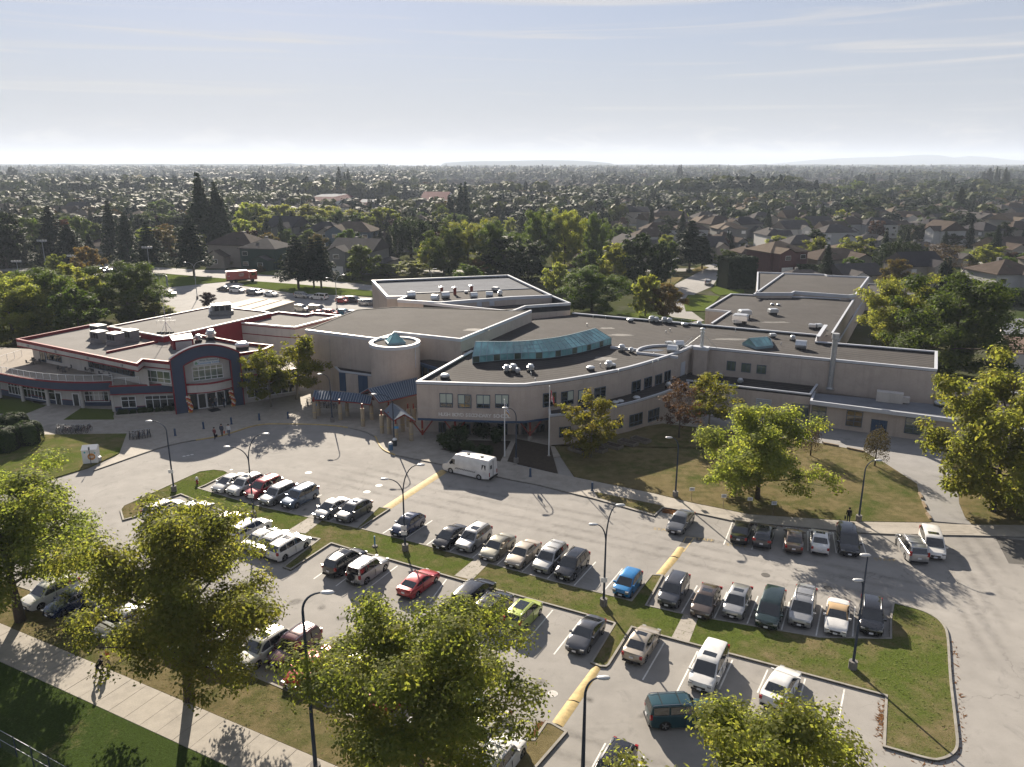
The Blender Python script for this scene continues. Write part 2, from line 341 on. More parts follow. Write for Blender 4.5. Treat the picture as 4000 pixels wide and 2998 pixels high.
# painted words on the asphalt
def letters(txt, size, m_, name='letter', extr=0.0, bold=0.0):
    cu = bpy.data.curves.new('lettering', 'FONT'); cu.body = txt; cu.size = size; cu.extrude = extr; cu.align_x = 'CENTER'; cu.offset = bold; cu.resolution_u = 3
    o = bpy.data.objects.new('lettering', cu); COL.objects.link(o); dg = bpy.context.evaluated_depsgraph_get(); dg.update()
    me = bpy.data.meshes.new_from_object(o.evaluated_get(dg)); bpy.data.objects.remove(o); me.materials.clear(); me.materials.append(m_); return me
YEL2 = mat('worn_yellow_paint', (.36, .27, .12), .8, var=.3, scale=3, grime=.6)
staff = letters('STAFF', .75, YEL2)
for p, q in ((B(2, 1600, 905), B(2, 1705, 918)), (B(2, 1260, 822), B(2, 1350, 832)), (B(2, 1890, 958), B(2, 1990, 970)), (B(3, 965, 1085), B(3, 1070, 1092))):
    a = math.atan2(q.y-p.y, q.x-p.x); c_ = (p+q)/2; o = put('painted_word', staff, lot, (c_.x, c_.y, .006), a)

# ---- islands and lawns: raised turf with a concrete kerb as a part
def turf(name, outline, m_, kerb=True, z=.11, kerb_pts=None, kerb_mat=None, kw=.17):
    pts = ccw(outline); o = struct(M().prism(pts, -.02, z, 0, bottom=False).obj(name, m_))
    if kerb:
        k = strip(M(), pts if kerb_pts is None else kerb_pts, kw, -.02, z+.035, closed=kerb_pts is None); k.obj('kerb', KERB if kerb_mat is None else kerb_mat, o)
    return o
fing1 = [B(1, 870, 805), B(1, 1060, 625), B(1, 1160, 645), B(1, 905, 812)]
fing2 = [B(2, 1025, 1435), B(2, 1200, 1210), B(2, 1310, 1217), B(2, 1168, 1478)]
med_up_in = med_up[:8]
lower = [C(3, 1010, 1052), C(3, 230, 842), C(2, 1870, 690), C(2, 1270, 530), C(2, 1040, 462)]
fing3 = [C(2, 840, 785), C(2, 815, 803), C(2, 760, 800), C(2, 675, 765), C(2, 880, 425)]
lower2 = [C(2, 640, 352), C(2, 270, 250), B(1, 1790, 1270), B(1, 1170, 1090), B(1, 960, 1040), B(1, 650, 945)]
fing4 = [B(1, 300, 1175), B(1, 230, 1150), B(1, 540, 908)]
lower3 = [B(1, 140, 830), B(0, 1900, 660), B(0, 1560, 520), B(0, 1330, 600), B(0, 1180, 712), B(0, 1060, 745)]
isl_tip = [B(0, 1035, 655), B(0, 1060, 620), B(0, 1720, 320), B(0, 1850, 303), B(0, 1940, 312), B(0, 1985, 335)]
right_end = [C(3, 1050, 380), C(3, 1075, 240)]+smooth_line([C(3, *q) for q in ((1076, 242), (1300, 300), (1450, 370), (1530, 450), (1562, 560), (1585, 900), (1632, 1300), (1645, 1480), (1600, 1560), (1500, 1605), (1380, 1600), (990, 1492))], 4)[1:]
out_m = isl_tip+[B(0, 1780, 440)]+med_up[:4]+fing1[1:]+[B(1, 1100, 862)]+med_up[4:8]+fing2[1:]+med_up[8:]+right_end+lower+fing3+lower2+fing4+lower3
median = turf('grass_median', out_m, GR_MIX)
# footpath slabs across the median
def slab_path(quads, name='footpath', m_=SLABM, z=.125, parent=None, gap=.012):
    base = parent
    for q in quads:
        c_ = sum((Vector(p[:2]) for p in q), Vector((0, 0)))/len(q)
        pts = [c_+(Vector(p[:2])-c_)*(1-gap/max(.3, (Vector(p[:2])-c_).length)) for p in q]
        M().prism(pts, z-.08, z+random.uniform(-.004, .004), bottom=False).obj('slab', m_, base)
def strip_slabs(l, r, n):   # slabs between two edge lines
    o = []
    for i in range(n):
        a, b_ = i/n, (i+1)/n; o.append([Vector(l[0][:2]).lerp(Vector(l[1][:2]), a), Vector(r[0][:2]).lerp(Vector(r[1][:2]), a), Vector(r[0][:2]).lerp(Vector(r[1][:2]), b_), Vector(l[0][:2]).lerp(Vector(l[1][:2]), b_)])
    return o
for l, r in (((B(1, 462, 718), B(1, 262, 842)), (B(1, 575, 745), B(1, 430, 860))), ((B(1, 1885, 1083), B(1, 1712, 1225)), (B(1, 2010, 1118), B(1, 1868, 1262))), ((C(2, 1485, 335), C(2, 1378, 545)), (C(2, 1612, 372), C(2, 1530, 590)))):
    slab_path(strip_slabs(l, r, 3), parent=median)
# the strip of grass and finger along the south edge, the footpath and the lawn beyond
sp_l = [C(0, -900, 130), C(0, 0, 420), C(0, 1600, 1055), C(1, 700, 1658), C(1, 1500, 2100)]
Vn = lambda p: Vector(p[:2])
pd = (Vn(C(1, 700, 1658))-Vn(C(0, 0, 420))).normalized(); pn = Vector((-pd.y, pd.x))   # along the path; pn points to the lot
pL = [Vn(C(0, 0, 420))+pd*s_ for s_ in (-60, 70)]; pR = [p-pn*3.1 for p in pL]
south_k = [C(0, -1200, -120), C(0, 0, 40), C(0, 700, 280), C(0, 1700, 690), C(1, 0, 880), C(1, 420, 1058)]
sk = [Vn(p) for p in south_k]; sd_ = (sk[5]-sk[3]).normalized(); sk += [sk[5]+sd_*9.0]
fing5 = [C(2, 185, 1425), C(2, 290, 1272), C(2, 345, 1282), C(2, 482, 1362), C(2, 225, 1658), C(2, 60, 1850)]
south = turf('grass_verge', [pL[0]]+[p for p in sk]+[Vn(p) for p in fing5]+[Vn(C(2, 40, 1850))+sd_*40, pL[1]], GR_DRY, kerb_pts=[p for p in (sk+[Vn(q) for q in fing5])][::-1])
fp = struct(M().poly([(*pL[0], -.01), (*pR[0], -.01), (*pR[1], -.01), (*pL[1], -.01)]).obj('footpath', DIRT))
nsl = 84
for i in range(nsl):
    a = Vn(C(0, 0, 420))+pd*(-60+130*i/nsl); b_ = a+pd*(130/nsl-.03)
    if -48 < a.x < 8: M().prism([a-pn*.03, b_-pn*.03, b_-pn*3.07, a-pn*3.07], .0, .115+random.uniform(-.006, .006), bottom=False).obj('slab', SLABM, fp)
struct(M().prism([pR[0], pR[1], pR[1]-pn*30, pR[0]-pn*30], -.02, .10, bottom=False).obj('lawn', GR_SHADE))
bp = [C(0, 0, 700), C(0, 200, 660), C(0, 130, 610), C(0, 0, 640)]
side_path = struct(M().prism([C(0, 175, 668), C(0, 60, 600), C(0, -300, 720), C(0, -300, 900)], .0, .118, bottom=False).obj('side_path', SLABM))

# ---- north side: concrete walk in front of both buildings, school lawn, driveway
kerb_n = [B(0, 815, 312), B(0, 1450, 97), A(0, 1900, 1562)]+[A(1, 0, 1470), A(1, 250, 1457), A(1, 650, 1470), A(1, 900, 1512), A(1, 1010, 1560)]
kerb_n2 = [B(1, 1030, 25), B(1, 1060, 90), B(1, 1110, 140), B(1, 1200, 178), B(1, 1650, 270), B(2, 0, 395), B(2, 200, 432), B(2, 400, 482), B(2, 700, 555), B(2, 1000, 640), B(2, 1232, 708), B(2, 1310, 632), B(2, 1580, 678), B(2, 1900, 748), B(3, 400, 815), B(3, 790, 852), B(3, 1060, 864), B(3, 1760, 876), B(3, 2600, 900)]
KN = smooth_line(kerb_n+kerb_n2[:4], 4)+[Vn(p) for p in kerb_n2[4:]]
back_walk = [Vn(B(3, 2600, 790)), Vn(B(3, 1760, 782)), Vn(B(3, 780, 757)), Vn(B(2, 2050, 695)), Vn(B(2, 1540, 590)), Vn(B(2, 1240, 515)), Vn(B(2, 540, 370)), Vn(B(2, 0, 262)), Vn((60, 118)), Vn((-70, 140)), Vn((-75, 95)), Vn(A(0, 0, 1370)), Vn(A(0, 330, 1440)), Vn(A(0, 350, 1550)), Vn(A(0, 1095, 1540)), Vn(B(0, 1030, 170))]
walk = struct(M().prism(ccw(KN+back_walk), -.02, .10, bottom=False).obj('pavement', CONC))
strip(M(), KN, .16, -.02, .125).obj('kerb', KERB, walk)
YK = [p for p in KN if (p-Vn(A(0, 1450, 1640))).length < 999 and p.x > -44 and p.y > 92 and p.x < -22.5]
strip(M(), offset(YK, -.004), .17, 0, .129).obj('kerb_paint', YEL, walk); strip(M(), offset([p for p in KN if -18.9 < p.x < -14.6 and p.y < 100.5], -.004), .17, 0, .129).obj('kerb_paint', YEL, walk)
# concrete slabs of the walk (joints left open)
def tile_poly(poly, org, ux, uy, su, sv, z, m_, parent, rect):
    for i in range(rect[0], rect[1]):
        for j in range(rect[2], rect[3]):
            q = [org+ux*(i+a)*su+uy*(j+b_)*sv for a, b_ in ((.01, .01), (.99, .01), (.99, .99), (.01, .99))]
            if all(inside(p, poly) for p in q): M().poly([(p.x, p.y, z+random.uniform(-.002, .003)) for p in q]).obj('slab', m_, parent)
wp = KN+back_walk
rd = (Vn(B(2, 1240, 515))-Vn(B(2, 0, 262))).normalized()
for i in range(22):      # walk along the lot in front of the school lawn
    a = Vn(B(1, 1750, 215))+rd*i*1.55; nrm = Vector((rd.y, -rd.x)); q = [a, a+rd*1.52, a+rd*1.52+nrm*3.4, a+nrm*3.4]
    q = [p for p in q]
    if all(inside(p, wp) for p in q): M().poly([(p.x, p.y, .106) for p in ccw(q)]).obj('slab', SLABM, walk)
rd2 = (Vn(B(3, 1060, 780))-Vn(B(2, 2050, 700))).normalized()
for i in range(26):
    a = Vn(B(2, 1560, 605))+(Vn(B(3, 1760, 790))-Vn(B(2, 1560, 605)))*(i/26); b_ = Vn(B(2, 1560, 605))+(Vn(B(3, 1760, 790))-Vn(B(2, 1560, 605)))*((i+.97)/26); nn_ = Vector(((b_-a).y, -(b_-a).x)).normalized()
    M().poly([(*p, .107) for p in ccw([a, b_, b_+nn_*1.7, a+nn_*1.7])]).obj('slab', SLABM, walk)
tile_poly([Vn(p) for p in (A(0, 0, 1390), A(0, 340, 1455), A(0, 355, 1545), A(0, 1090, 1535), B(0, 1030, 165), B(0, 830, 300), B(0, 1450, 90), A(0, 2200, 1480), A(1, 640, 1462), A(1, 640, 1300), A(1, 0, 1320), A(0, 1100, 1440), A(0, 600, 1425), A(0, 150, 1380))], Vn(A(0, 1095, 1540)), Vector((.85, .52)).normalized(), Vector((-.52, .85)).normalized(), 2.6, 2.6, .106, SLABM, walk, (-14, 16, -12, 14))
# school lawn
dl = [B(3, 1415, 752), B(3, 1330, 590), B(3, 1300, 510), B(3, 1285, 430), B(3, 1010, 252)]
lawn_out = [Vn(B(2, 540, 368)), Vn(B(2, 1240, 513)), Vn(B(2, 1540, 588)), Vn(B(2, 2050, 693)), Vn(B(3, 780, 755)), Vn(B(3, 1395, 764))]+[Vn(p) for p in dl]+[Vn(B(3, 830, 150)), Vn(B(3, 430, 75)), Vn(B(3, 190, 38)), Vn(A(2, 1700, 1500)), Vn(A(2, 1300, 1455)), Vn(A(2, 900, 1525)), Vn(A(2, 335, 1650)), Vn(B(2, 360, 90)), Vn(B(2, 420, 190))]
struct(M().prism(ccw(lawn_out), .0, .14, bottom=False).obj('school_lawn', GR_LAWN))
struct(M().prism(ccw([Vn(B(2, 30, 250)), Vn(B(2, 395, 335)), Vn(B(2, 330, 100)), Vn(B(2, 40, 40)), Vn(B(1, 2170, 235))]), .0, .13, bottom=False).obj('planting_bed', BARK_MULCH))
struct(M().prism(ccw([Vn(B(1, 1590, 130)), Vn(B(1, 2110, 235)), Vn(B(1, 2200, 60)), Vn(A(1, 1850, 1600))]), .0, .13, bottom=False).obj('planting_bed', BARK_MULCH))
struct(M().prism(ccw([Vn(B(2, 715, 500)), Vn(B(2, 1310, 620)), Vn(B(2, 1225, 690)), Vn(B(2, 1000, 625)), Vn(B(2, 745, 548))]), .0, .135, bottom=False).obj('grass_strip', GR_DRY))
# asphalt drive to the service side of the school
drive = [Vn(p) for p in dl]+[Vn(B(3, 830, 150)), Vn(B(3, 430, 75)), Vn(B(3, 190, 38)), Vn(A(2, 1700, 1490)), Vn((28, 118)), Vn((75, 118)), Vn((85, 135)), Vn((110, 135)), Vn((110, 90)), Vn(B(3, 2100, 150)), Vn(B(3, 1580, 240)), Vn(B(3, 1635, 390)), Vn(B(3, 1650, 600)), Vn(B(3, 1700, 720)), Vn(B(3, 1760, 782))]
struct(M().prism(ccw(drive), .0, .122, bottom=False).obj('driveway', ASPH2))
struct(M().prism(ccw([Vn(B(3, 1762, 780)), Vn(B(3, 1702, 718)), Vn(B(3, 1652, 600)), Vn(B(3, 1637, 390)), Vn(B(3, 1582, 240)), Vn(B(3, 2100, 150)), Vn(B(3, 3000, 300)), Vn(B(3, 3000, 800))]), .0, .15, bottom=False).obj('side_lawn', GR_LAWN))
apron = [Vn(B(3, 1062, 866)), Vn(B(3, 1762, 878)), Vn(B(3, 1760, 784)), Vn(B(3, 1400, 768))]
for i in range(6):
    a0, a1 = i/6+.01, (i+1)/6-.012; l0, l1 = Vn(B(3, 1470, 783)), Vn(B(3, 1500, 872)); r0, r1 = Vn(B(3, 1745, 786)), Vn(B(3, 1775, 876))
    M().poly([(*p, .112) for p in ccw([l0.lerp(l1, a0), r0.lerp(r1, a0), r0.lerp(r1, a1), l0.lerp(l1, a1)])]).obj('ramp_rib', SLABM, walk)
WOODT = mat('weathered_timber', (.20, .15, .10), .9, var=.3, scale=3)
for a, b_ in (((1302, 515), (1328, 562)), ((1335, 595), (1362, 648)), ((1368, 690), (1402, 742))):
    p, q = B(3, *a), B(3, *b_); tag(M().wall(p, q, .12, .34, .22).obj('timber_beam', WOODT), 'weathered timber edging beam beside the drive', 'edging', 'timber edging along the drive')
for a, b_ in (((475, 82), (610, 108)), ((680, 125), (830, 158)), ((262, 38), (310, 48))):
    p, q = B(3, *a), B(3, *b_); tag(M().wall(p, q, .12, .34, .22).obj('timber_beam', WOODT), 'weathered timber edging beam on the north rim of the lawn', 'edging', 'timber edging north of the lawn')
# lawn at the left with the bins, turf by the left building
struct(M().prism(ccw([Vn(A(0, -500, 1480)), Vn(A(0, 350, 1552)), Vn(A(0, 1095, 1542)), Vn(B(0, 1030, 165)), Vn(B(0, 760, 290)), Vn(B(0, 0, 520)), Vn(B(0, -700, 520))]), .0, .14, bottom=False).obj('front_lawn', GR_MIX))
struct(M().prism(ccw([Vn(A(0, -300, 1240)), Vn(A(0, 190, 1250)), Vn(A(0, 400, 1300)), Vn(A(0, 185, 1385)), Vn(A(0, -300, 1330))]), .0, .14, bottom=False).obj('turf_bed', GR_GREEN))
struct(M().prism(ccw([Vn(A(0, 700, 1322)), Vn(A(0, 985, 1335)), Vn(A(0, 985, 1420)), Vn(A(0, 552, 1422))]), .0, .14, bottom=False).obj('turf_bed', GR_GREEN))

# ---- back car park, streets and verges behind the school
struct(M().poly([(*Vn(p), .0) for p in (A(0, 1300, 520), A(0, 1300, 330), A(0, 1450, 275), A(0, 1990, 215), A(1, 0, 275), A(1, 380, 320), A(1, 1000, 360), A(1, 1100, 520), A(1, 0, 560))]).obj('back_car_park', ASPH2))
struct(M().poly([(*Vn(p), .004) for p in (D(0, 550, 1180), D(0, 590, 1050), D(0, 760, 1050), D(0, 1200, 1085), D(0, 1700, 1115), D(0, 2211, 1150), D(1, 500, 1195), D(1, 1000, 1250), D(1, 1900, 1330), D(1, 1900, 1390), D(1, 990, 1296), D(1, 350, 1240), D(1, 0, 1215), D(0, 1990, 1195), D(0, 1320, 1140), D(0, 900, 1130), D(0, 800, 1185))]).obj('street', ASPH2))
struct(M().prism(ccw([Vn(p) for p in (D(0, 1300, 1145), D(0, 1990, 1198), D(0, 2130, 1207), D(0, 2000, 1215), D(0, 1450, 1268), D(0, 1310, 1250))]), 0, .12, bottom=False).obj('verge', GR_GREEN))
struct(M().prism(ccw([Vn(p) for p in (D(1, 0, 1218), D(1, 350, 1243), D(1, 1000, 1300), D(1, 1000, 1345), D(1, 600, 1330), D(1, 320, 1318), D(1, 0, 1270), D(0, 2090, 1255), D(0, 2170, 1222))]), 0, .12, bottom=False).obj('verge', GR_GREEN))
struct(M().prism(ccw([Vn(p) for p in (D(1, -120, 1122), D(1, 200, 1120), D(1, 500, 1150), D(1, 500, 1188), D(1, 0, 1155), D(1, -120, 1145))]), 0, .12, bottom=False).obj('house_lawn', GR_GREEN))
struct(M().prism(ccw([Vn(p) for p in (D(1, 700, 1180), D(1, 800, 1175), D(1, 950, 1225), D(1, 780, 1215))]), 0, .12, bottom=False).obj('house_lawn', GR_GREEN))
# right-hand street running away from the school
struct(M().poly([(*Vn(p), .002) for p in (A(2, 1300, 480), A(2, 1460, 360), A(2, 1400, 250), D(2, 1560, 1165), D(2, 1660, 1080), D(2, 1760, 1060), D(2, 1930, 1020), D(2, 2060, 930), D(2, 2150, 880), D(2, 2190, 880), D(2, 2110, 940), D(2, 1990, 1030), D(2, 1800, 1150), D(2, 1730, 1260), A(2, 1580, 330), A(2, 1510, 450), A(2, 1660, 560), A(2, 1500, 600))]).obj('side_street', ASPH2))
struct(M().prism(ccw([Vn(p) for p in (A(2, 1520, 340), A(2, 1800, 350), A(2, 1680, 480), A(2, 1500, 480), A(2, 1480, 400))]), 0, .12, bottom=False).obj('verge', GR_GREEN))
struct(M().prism(ccw([Vn(p) for p in (A(2, 1715, 300), A(2, 1780, 240), A(2, 2000, 290), A(2, 2010, 320), A(2, 1800, 345), A(2, 1760, 330))]), 0, .12, bottom=False).obj('verge', GR_GREEN))
struct(M().prism(ccw([Vn(p) for p in (A(2, 960, 500), A(2, 1130, 500), A(2, 1350, 530), A(2, 1600, 560), A(2, 1500, 585), A(2, 900, 530))]), 0, .13, bottom=False).obj('verge', GR_GREEN))
struct(M().prism(ccw([Vn(p) for p in (D(2, 1320, 1190), D(2, 1480, 1180), D(2, 1400, 1250), D(2, 1330, 1260))]), 0, .12, bottom=False).obj('verge', GR_LAWN))
struct(M().prism(ccw([Vn(p) for p in (D(2, 1420, 1160), D(2, 1640, 1085), D(2, 1700, 1095), D(2, 1560, 1160), D(2, 1450, 1175))]), 0, .12, bottom=False).obj('verge', GR_LAWN))
struct(M().prism(ccw([Vn(p) for p in (D(2, 1920, 1000), D(2, 1930, 965), D(2, 2060, 920), D(2, 2060, 945))]), 0, .12, bottom=False).obj('verge', GR_LAWN))

# real blades and litter over the nearer turf, each one uncountable mass
BLADE = mat('grass_blades', (.10, .115, .035), .9, var=.5, scale=.9, spec=0); LITTER = mat('dead_leaves', (.13, .065, .03), .9, var=.4, scale=5, spec=0)
def sown(name, polys, n, m_, size, z, lab, cat, flat=0.):
    tri = []
    for poly in polys:
        poly = [Vn(p) for p in poly]; x0, x1 = min(p.x for p in poly), max(p.x for p in poly); y0, y1 = min(p.y for p in poly), max(p.y for p in poly); k = 0
        while k < n/len(polys): 
            p = (random.uniform(x0, x1), random.uniform(y0, y1)); k += .35
            if inside(p, poly): tri.append(p); k += .65
    P = np.array(tri); k = len(P); a = rng.uniform(0, 6.28, k); s_ = size*rng.uniform(.5, 1.5, k); hh = s_*(1-flat)*1.2+.01; dx, dy = np.cos(a)*s_*.5, np.sin(a)*s_*.5; lx, ly = rng.normal(0, .5, k)*s_*(1+2*flat), rng.normal(0, .5, k)*s_*(1+2*flat)
    V = np.stack([np.stack([P[:, 0]-dx, P[:, 1]-dy, np.full(k, z)], 1), np.stack([P[:, 0]+dx, P[:, 1]+dy, np.full(k, z)], 1), np.stack([P[:, 0]+lx, P[:, 1]+ly, z+hh], 1)], 1).reshape(-1, 3)
    me = bpy.data.meshes.new(name); me.from_pydata(V.tolist(), [], np.arange(3*k).reshape(-1, 3).tolist()); me.materials.append(m_); o = stuff(put(name, me)); o['label'] = lab; o['category'] = cat; return o
sown('grass', [out_m, lawn_out, [pL[0]]+sk+[Vn(C(2, 40, 1850))+sd_*6, pL[1]]], 42000, BLADE, .09, .112, 'short dry grass over the median, the school lawn and the verge', 'grass', .7)
ke = [Vn(C(3, x, y)) for x, y in ((1560, 560), (1585, 900), (1632, 1300), (1645, 1480), (1600, 1560), (1500, 1605), (1380, 1600), (990, 1500))]; kf = [Vn(C(3, x, y)) for x, y in ((960, 1050), (985, 1490), (1012, 1052))]
lb = [Vn(B(2, 2050, 680)), Vn(B(2, 2300, 560)), Vn(B(3, 650, 740)), Vn(B(3, 400, 820)), Vn(B(3, 0, 790))]
sown('fallen_leaves', [ke+offset(ke, .55)[::-1], kf+[Vn(C(3, 940, 1400))], lb, [Vn(B(2, 1310, 640)), Vn(B(2, 1420, 650)), Vn(B(2, 1400, 690)), Vn(B(2, 1300, 670))], [Vn(C(2, 190, 1440)), Vn(C(2, 290, 1270)), Vn(C(2, 240, 1270)), Vn(C(2, 160, 1400))]], 5200, LITTER, .11, .012, 'brown leaf litter lying along the kerbs', 'leaves', .9)

# oil spots in the bays and tyre-darkened lanes: thin soft-edged stains on the asphalt
OIL, t_, b_ = nodes('oil_and_tyre_stain'); b_.inputs['Base Color'].default_value = (.05, .046, .042, 1); b_.inputs['Roughness'].default_value = .8; b_.inputs['Specular IOR Level'].default_value = .1
ln_ = t_.nodes.new('ShaderNodeVectorMath'); ln_.operation = 'LENGTH'; t_.links.new(nobjco(t_), ln_.inputs[0]); oi_ = t_.nodes.new('ShaderNodeObjectInfo'); t_.links.new(nmath(t_, 'MULTIPLY', nmath(t_, 'MULTIPLY', nmap(t_, ln_.outputs['Value'], .15, 1, .75, 0), nmap(t_, nnoise(t_, npos(t_), 1.7, 5, .7), .32, .62)), oi_.outputs['Alpha']), b_.inputs['Alpha'])
disc_ = M().poly([(math.cos(i*.449), math.sin(i*.449), 0) for i in range(14)]).mesh('oil_stain', OIL)
def stain(p, sx, sy, rz, al, nm='oil_stain'):
    o = put(nm, disc_, lot, (p[0], p[1], .0025), rz); o.scale = (sx, sy, 1); o.color = (1, 1, 1, al)
for i in range(len(med_up)-1):
    a, b2 = Vn(med_up[i]), Vn(med_up[i+1]); n_ = int((b2-a).length/2.7)
    for j in range(n_):
        for dd in (-1, 1):
            p = a.lerp(b2, (j+.5)/max(1, n_))-LINE_DIR*(1.4 if dd > 0 else -13.5)+Vector((random.uniform(-.3, .3), random.uniform(-.3, .3))); stain(p, random.uniform(.35, .8), random.uniform(.3, .6), random.uniform(0, 3), random.uniform(.5, .9))
ld = (Vn(med_up[6])-Vn(med_up[1])).normalized(); la = math.atan2(ld.y, ld.x)
for d_, al in ((8.5, .30), (10.2, .26), (12.2, .24), (14.0, .30), (-17.5, .28), (-19.4, .26), (-21.5, .22)):
    for k in range(5): stain(Vn(med_up[2])+ld*(k*13+random.uniform(-2, 2))-LINE_DIR*d_, 10, .55, la+random.uniform(-.03, .03), al, 'tyre_track')
for x, y in ((3, 1900), (3, 1750)): 
    for k in range(4): stain(Vn(B(x, y, 1000+k*220)), 6, .6, 1.35, .25, 'tyre_track')
# ================================================================ the school
def proj(X, Y, Z):
    d = Y*_c+(CAMH-Z)*_s; return 2000+FPX*X/d, 1499+FPX*((CAMH-Z)*_c-Y*_s)/d
def on_wall(line, sx, z):            # plan point of a wall line that shows at picture column sx
    best = None
    for i in range(len(line)-1):
        a, b_ = Vector(line[i][:2]), Vector(line[i+1][:2]); xa, xb = proj(a.x, a.y, z)[0]-sx, proj(b_.x, b_.y, z)[0]-sx
        if xa*xb <= 0 and xa != xb: best = a.lerp(b_, xa/(xa-xb)); d = (b_-a).normalized(); break
    if best is None:
        e = min((line[0], line[-1]), key=lambda p: abs(proj(p[0], p[1], z)[0]-sx)); best = Vector(e[:2])
    return best
STUC = mat('taupe_stucco', (.42, .36, .315), .9, var=.09, scale=.5, bump=.15, bscale=25, grime=.2, streak=.35, spec=.08)
STUC2 = mat('grey_stucco', (.43, .405, .38), .9, var=.08, scale=.5, bump=.15, bscale=25, grime=.18, streak=.4, spec=.08)
COPE = mat('pale_coping_metal', (.43, .45, .49), .45, .0, .05, 1)
ROOFM = mat('gravel_roof', (.036, .033, .033), .95, var=.35, scale=.22, bump=.3, bscale=14, grime=.6, spec=.15)
def seams(m_, ang, step, k):
    t = m_.node_tree; b = t.nodes['Principled BSDF']; src = b.inputs['Base Color'].links[0].from_socket; mp = t.nodes.new('ShaderNodeMapping'); mp.inputs['Rotation'].default_value = (0, 0, ang); t.links.new(npos(t), mp.inputs[0]); wv = t.nodes.new('ShaderNodeTexWave'); wv.inputs['Scale'].default_value = .314/step; wv.inputs['Distortion'].default_value = .6; wv.inputs['Detail Scale'].default_value = .3; t.links.new(mp.outputs[0], wv.inputs['Vector'])
    t.links.new(nmix(t, nmap(t, wv.outputs[1], .93, 1.0, 0, k), src, (.16, .15, .145)), b.inputs['Base Color'])
seams(ROOFM, math.radians(65), 1.0, .35)
ROOFL = mat('grey_membrane_roof', (.15, .158, .175), .9, var=.15, scale=.3, bump=.1, grime=.2, spec=.02)
BLUEM = mat('blue_painted_metal', (.035, .065, .12), .5, var=.1, scale=1); BLUEW = mat('blue_stucco', (.045, .06, .098), .85, var=.08, scale=.8, bump=.1, grime=.1)
REDM = mat('red_trim_paint', (.19, .016, .024), .55, var=.12, scale=1.5); REDP = mat('red_steel_paint', (.20, .035, .025), .5, var=.15, scale=2)
FRAME = mat('slate_window_frame', (.075, .10, .135), .5, var=.08); WFRAME = mat('white_window_frame', (.66, .66, .66), .5, var=.05)
GALV = mat('galvanised_metal', (.52, .54, .56), .38, .75, .1, 3); GALVD = mat('dull_metal', (.34, .35, .36), .5, .6, .15, 3); VENTW = mat('white_vent_paint', (.70, .70, .69), .5, 0, .06, 2)
BLACKM = mat('black_membrane', (.03, .03, .032), .8, var=.2, scale=2)
def glass_mat(name, col, rough=.04, tint=(.5, .5, .5)):
    m, t, b = nodes(name); p = npos(t); n = nnoise(t, p, .45, 2)
    t.links.new(nmix(t, nmap(t, n, .4, .6), [x*.75 for x in col], [x*1.25 for x in col]), b.inputs['Base Color'])
    b.inputs['Roughness'].default_value = rough; b.inputs['Specular IOR Level'].default_value = .9; b.inputs['IOR'].default_value = 1.6
    nbump(t, b, nnoise(t, p, .8, 1), .04, .05); return m
PANE = glass_mat('window_glass', (.016, .022, .024)); BLIND = mat('roller_blind', (.40, .44, .38), .8, var=.06); WARMP = glass_mat('lit_interior_glass', (.10, .07, .03))
PANEG = glass_mat('greenish_glass', (.075, .10, .075))
def window(parent, p, q, z0, z1, nx=2, nz=2, fm=FRAME, pm=PANE, fw=.09, name='window', zs=None, blind=0., out=.10, rec=.075):
    p, q = Vector(p[:2]), Vector(q[:2]); d = (q-p); ln = d.length; d.normalize(); n = Vector((d.y, -d.x))
    if n.dot(-p) < 0: n = -n            # towards the camera side
    a = math.atan2(d.y, d.x); m = M(); zs = zs or [z0+(z1-z0)*i/nz for i in range(nz+1)]; o_ = parent.location
    def bar(s0, s1, za, zb, o0=.0, o1=out): m.prism([p+d*s0+n*o0, p+d*s1+n*o0, p+d*s1+n*o1, p+d*s0+n*o1], za, zb)
    bar(-fw/2, ln+fw/2, z0-fw/2, z0+fw/2, 0, out+.03); bar(-fw/2, ln+fw/2, z1-fw/2, z1+fw/2)
    for i in range(nx+1): s_ = ln*i/nx; bar(s_-fw/2, s_+fw/2, z0+fw/2, z1-fw/2)
    for z in zs[1:-1]:
        for i in range(nx): bar(ln*i/nx+fw/2, ln*(i+1)/nx-fw/2, z-fw/2, z+fw/2)
    f = m.obj(name, fm, parent, world=True)
    for i in range(nx):
        for j in range(len(zs)-1):
            s0, s1 = ln*i/nx+fw/2, ln*(i+1)/nx-fw/2; za, zb = zs[j]+fw/2, zs[j+1]-fw/2
            k = M().poly([(*(p+d*s0+n*rec), za), (*(p+d*s1+n*rec), za), (*(p+d*s1+n*rec), zb), (*(p+d*s0+n*rec), zb)])
            ctr = Vector((*(p+d*ln/2), (z0+z1)/2)); mm = pm
            if blind and j == len(zs)-2 and random.random() < blind: mm = BLIND
            k.v = [(x-o_[0], y-o_[1], z-o_[2]) for x, y, z in k.v]; k.obj('pane', mm, f)
    return f
def win_px(parent, line, tile, x0, x1, y0, y1, nx=2, nz=2, z=5.5, **kw):      # y0/y1 picture rows of head and sill (mean over the width)
    i = tile; s0, s1 = i*1000+x0*_k, i*1000+x1*_k; p, q = on_wall(line, s0, z), on_wall(line, s1, z); c_ = (p+q)/2
    zt, zb = hgt(c_.x, c_.y, 1000+y0*_k), hgt(c_.x, c_.y, 1000+y1*_k)
    if 'frac' in kw: kw['zs'] = [zb+(zt-zb)*f_ for f_ in kw.pop('frac')]
    return window(parent, p, q, zb, zt, nx, nz, **kw)
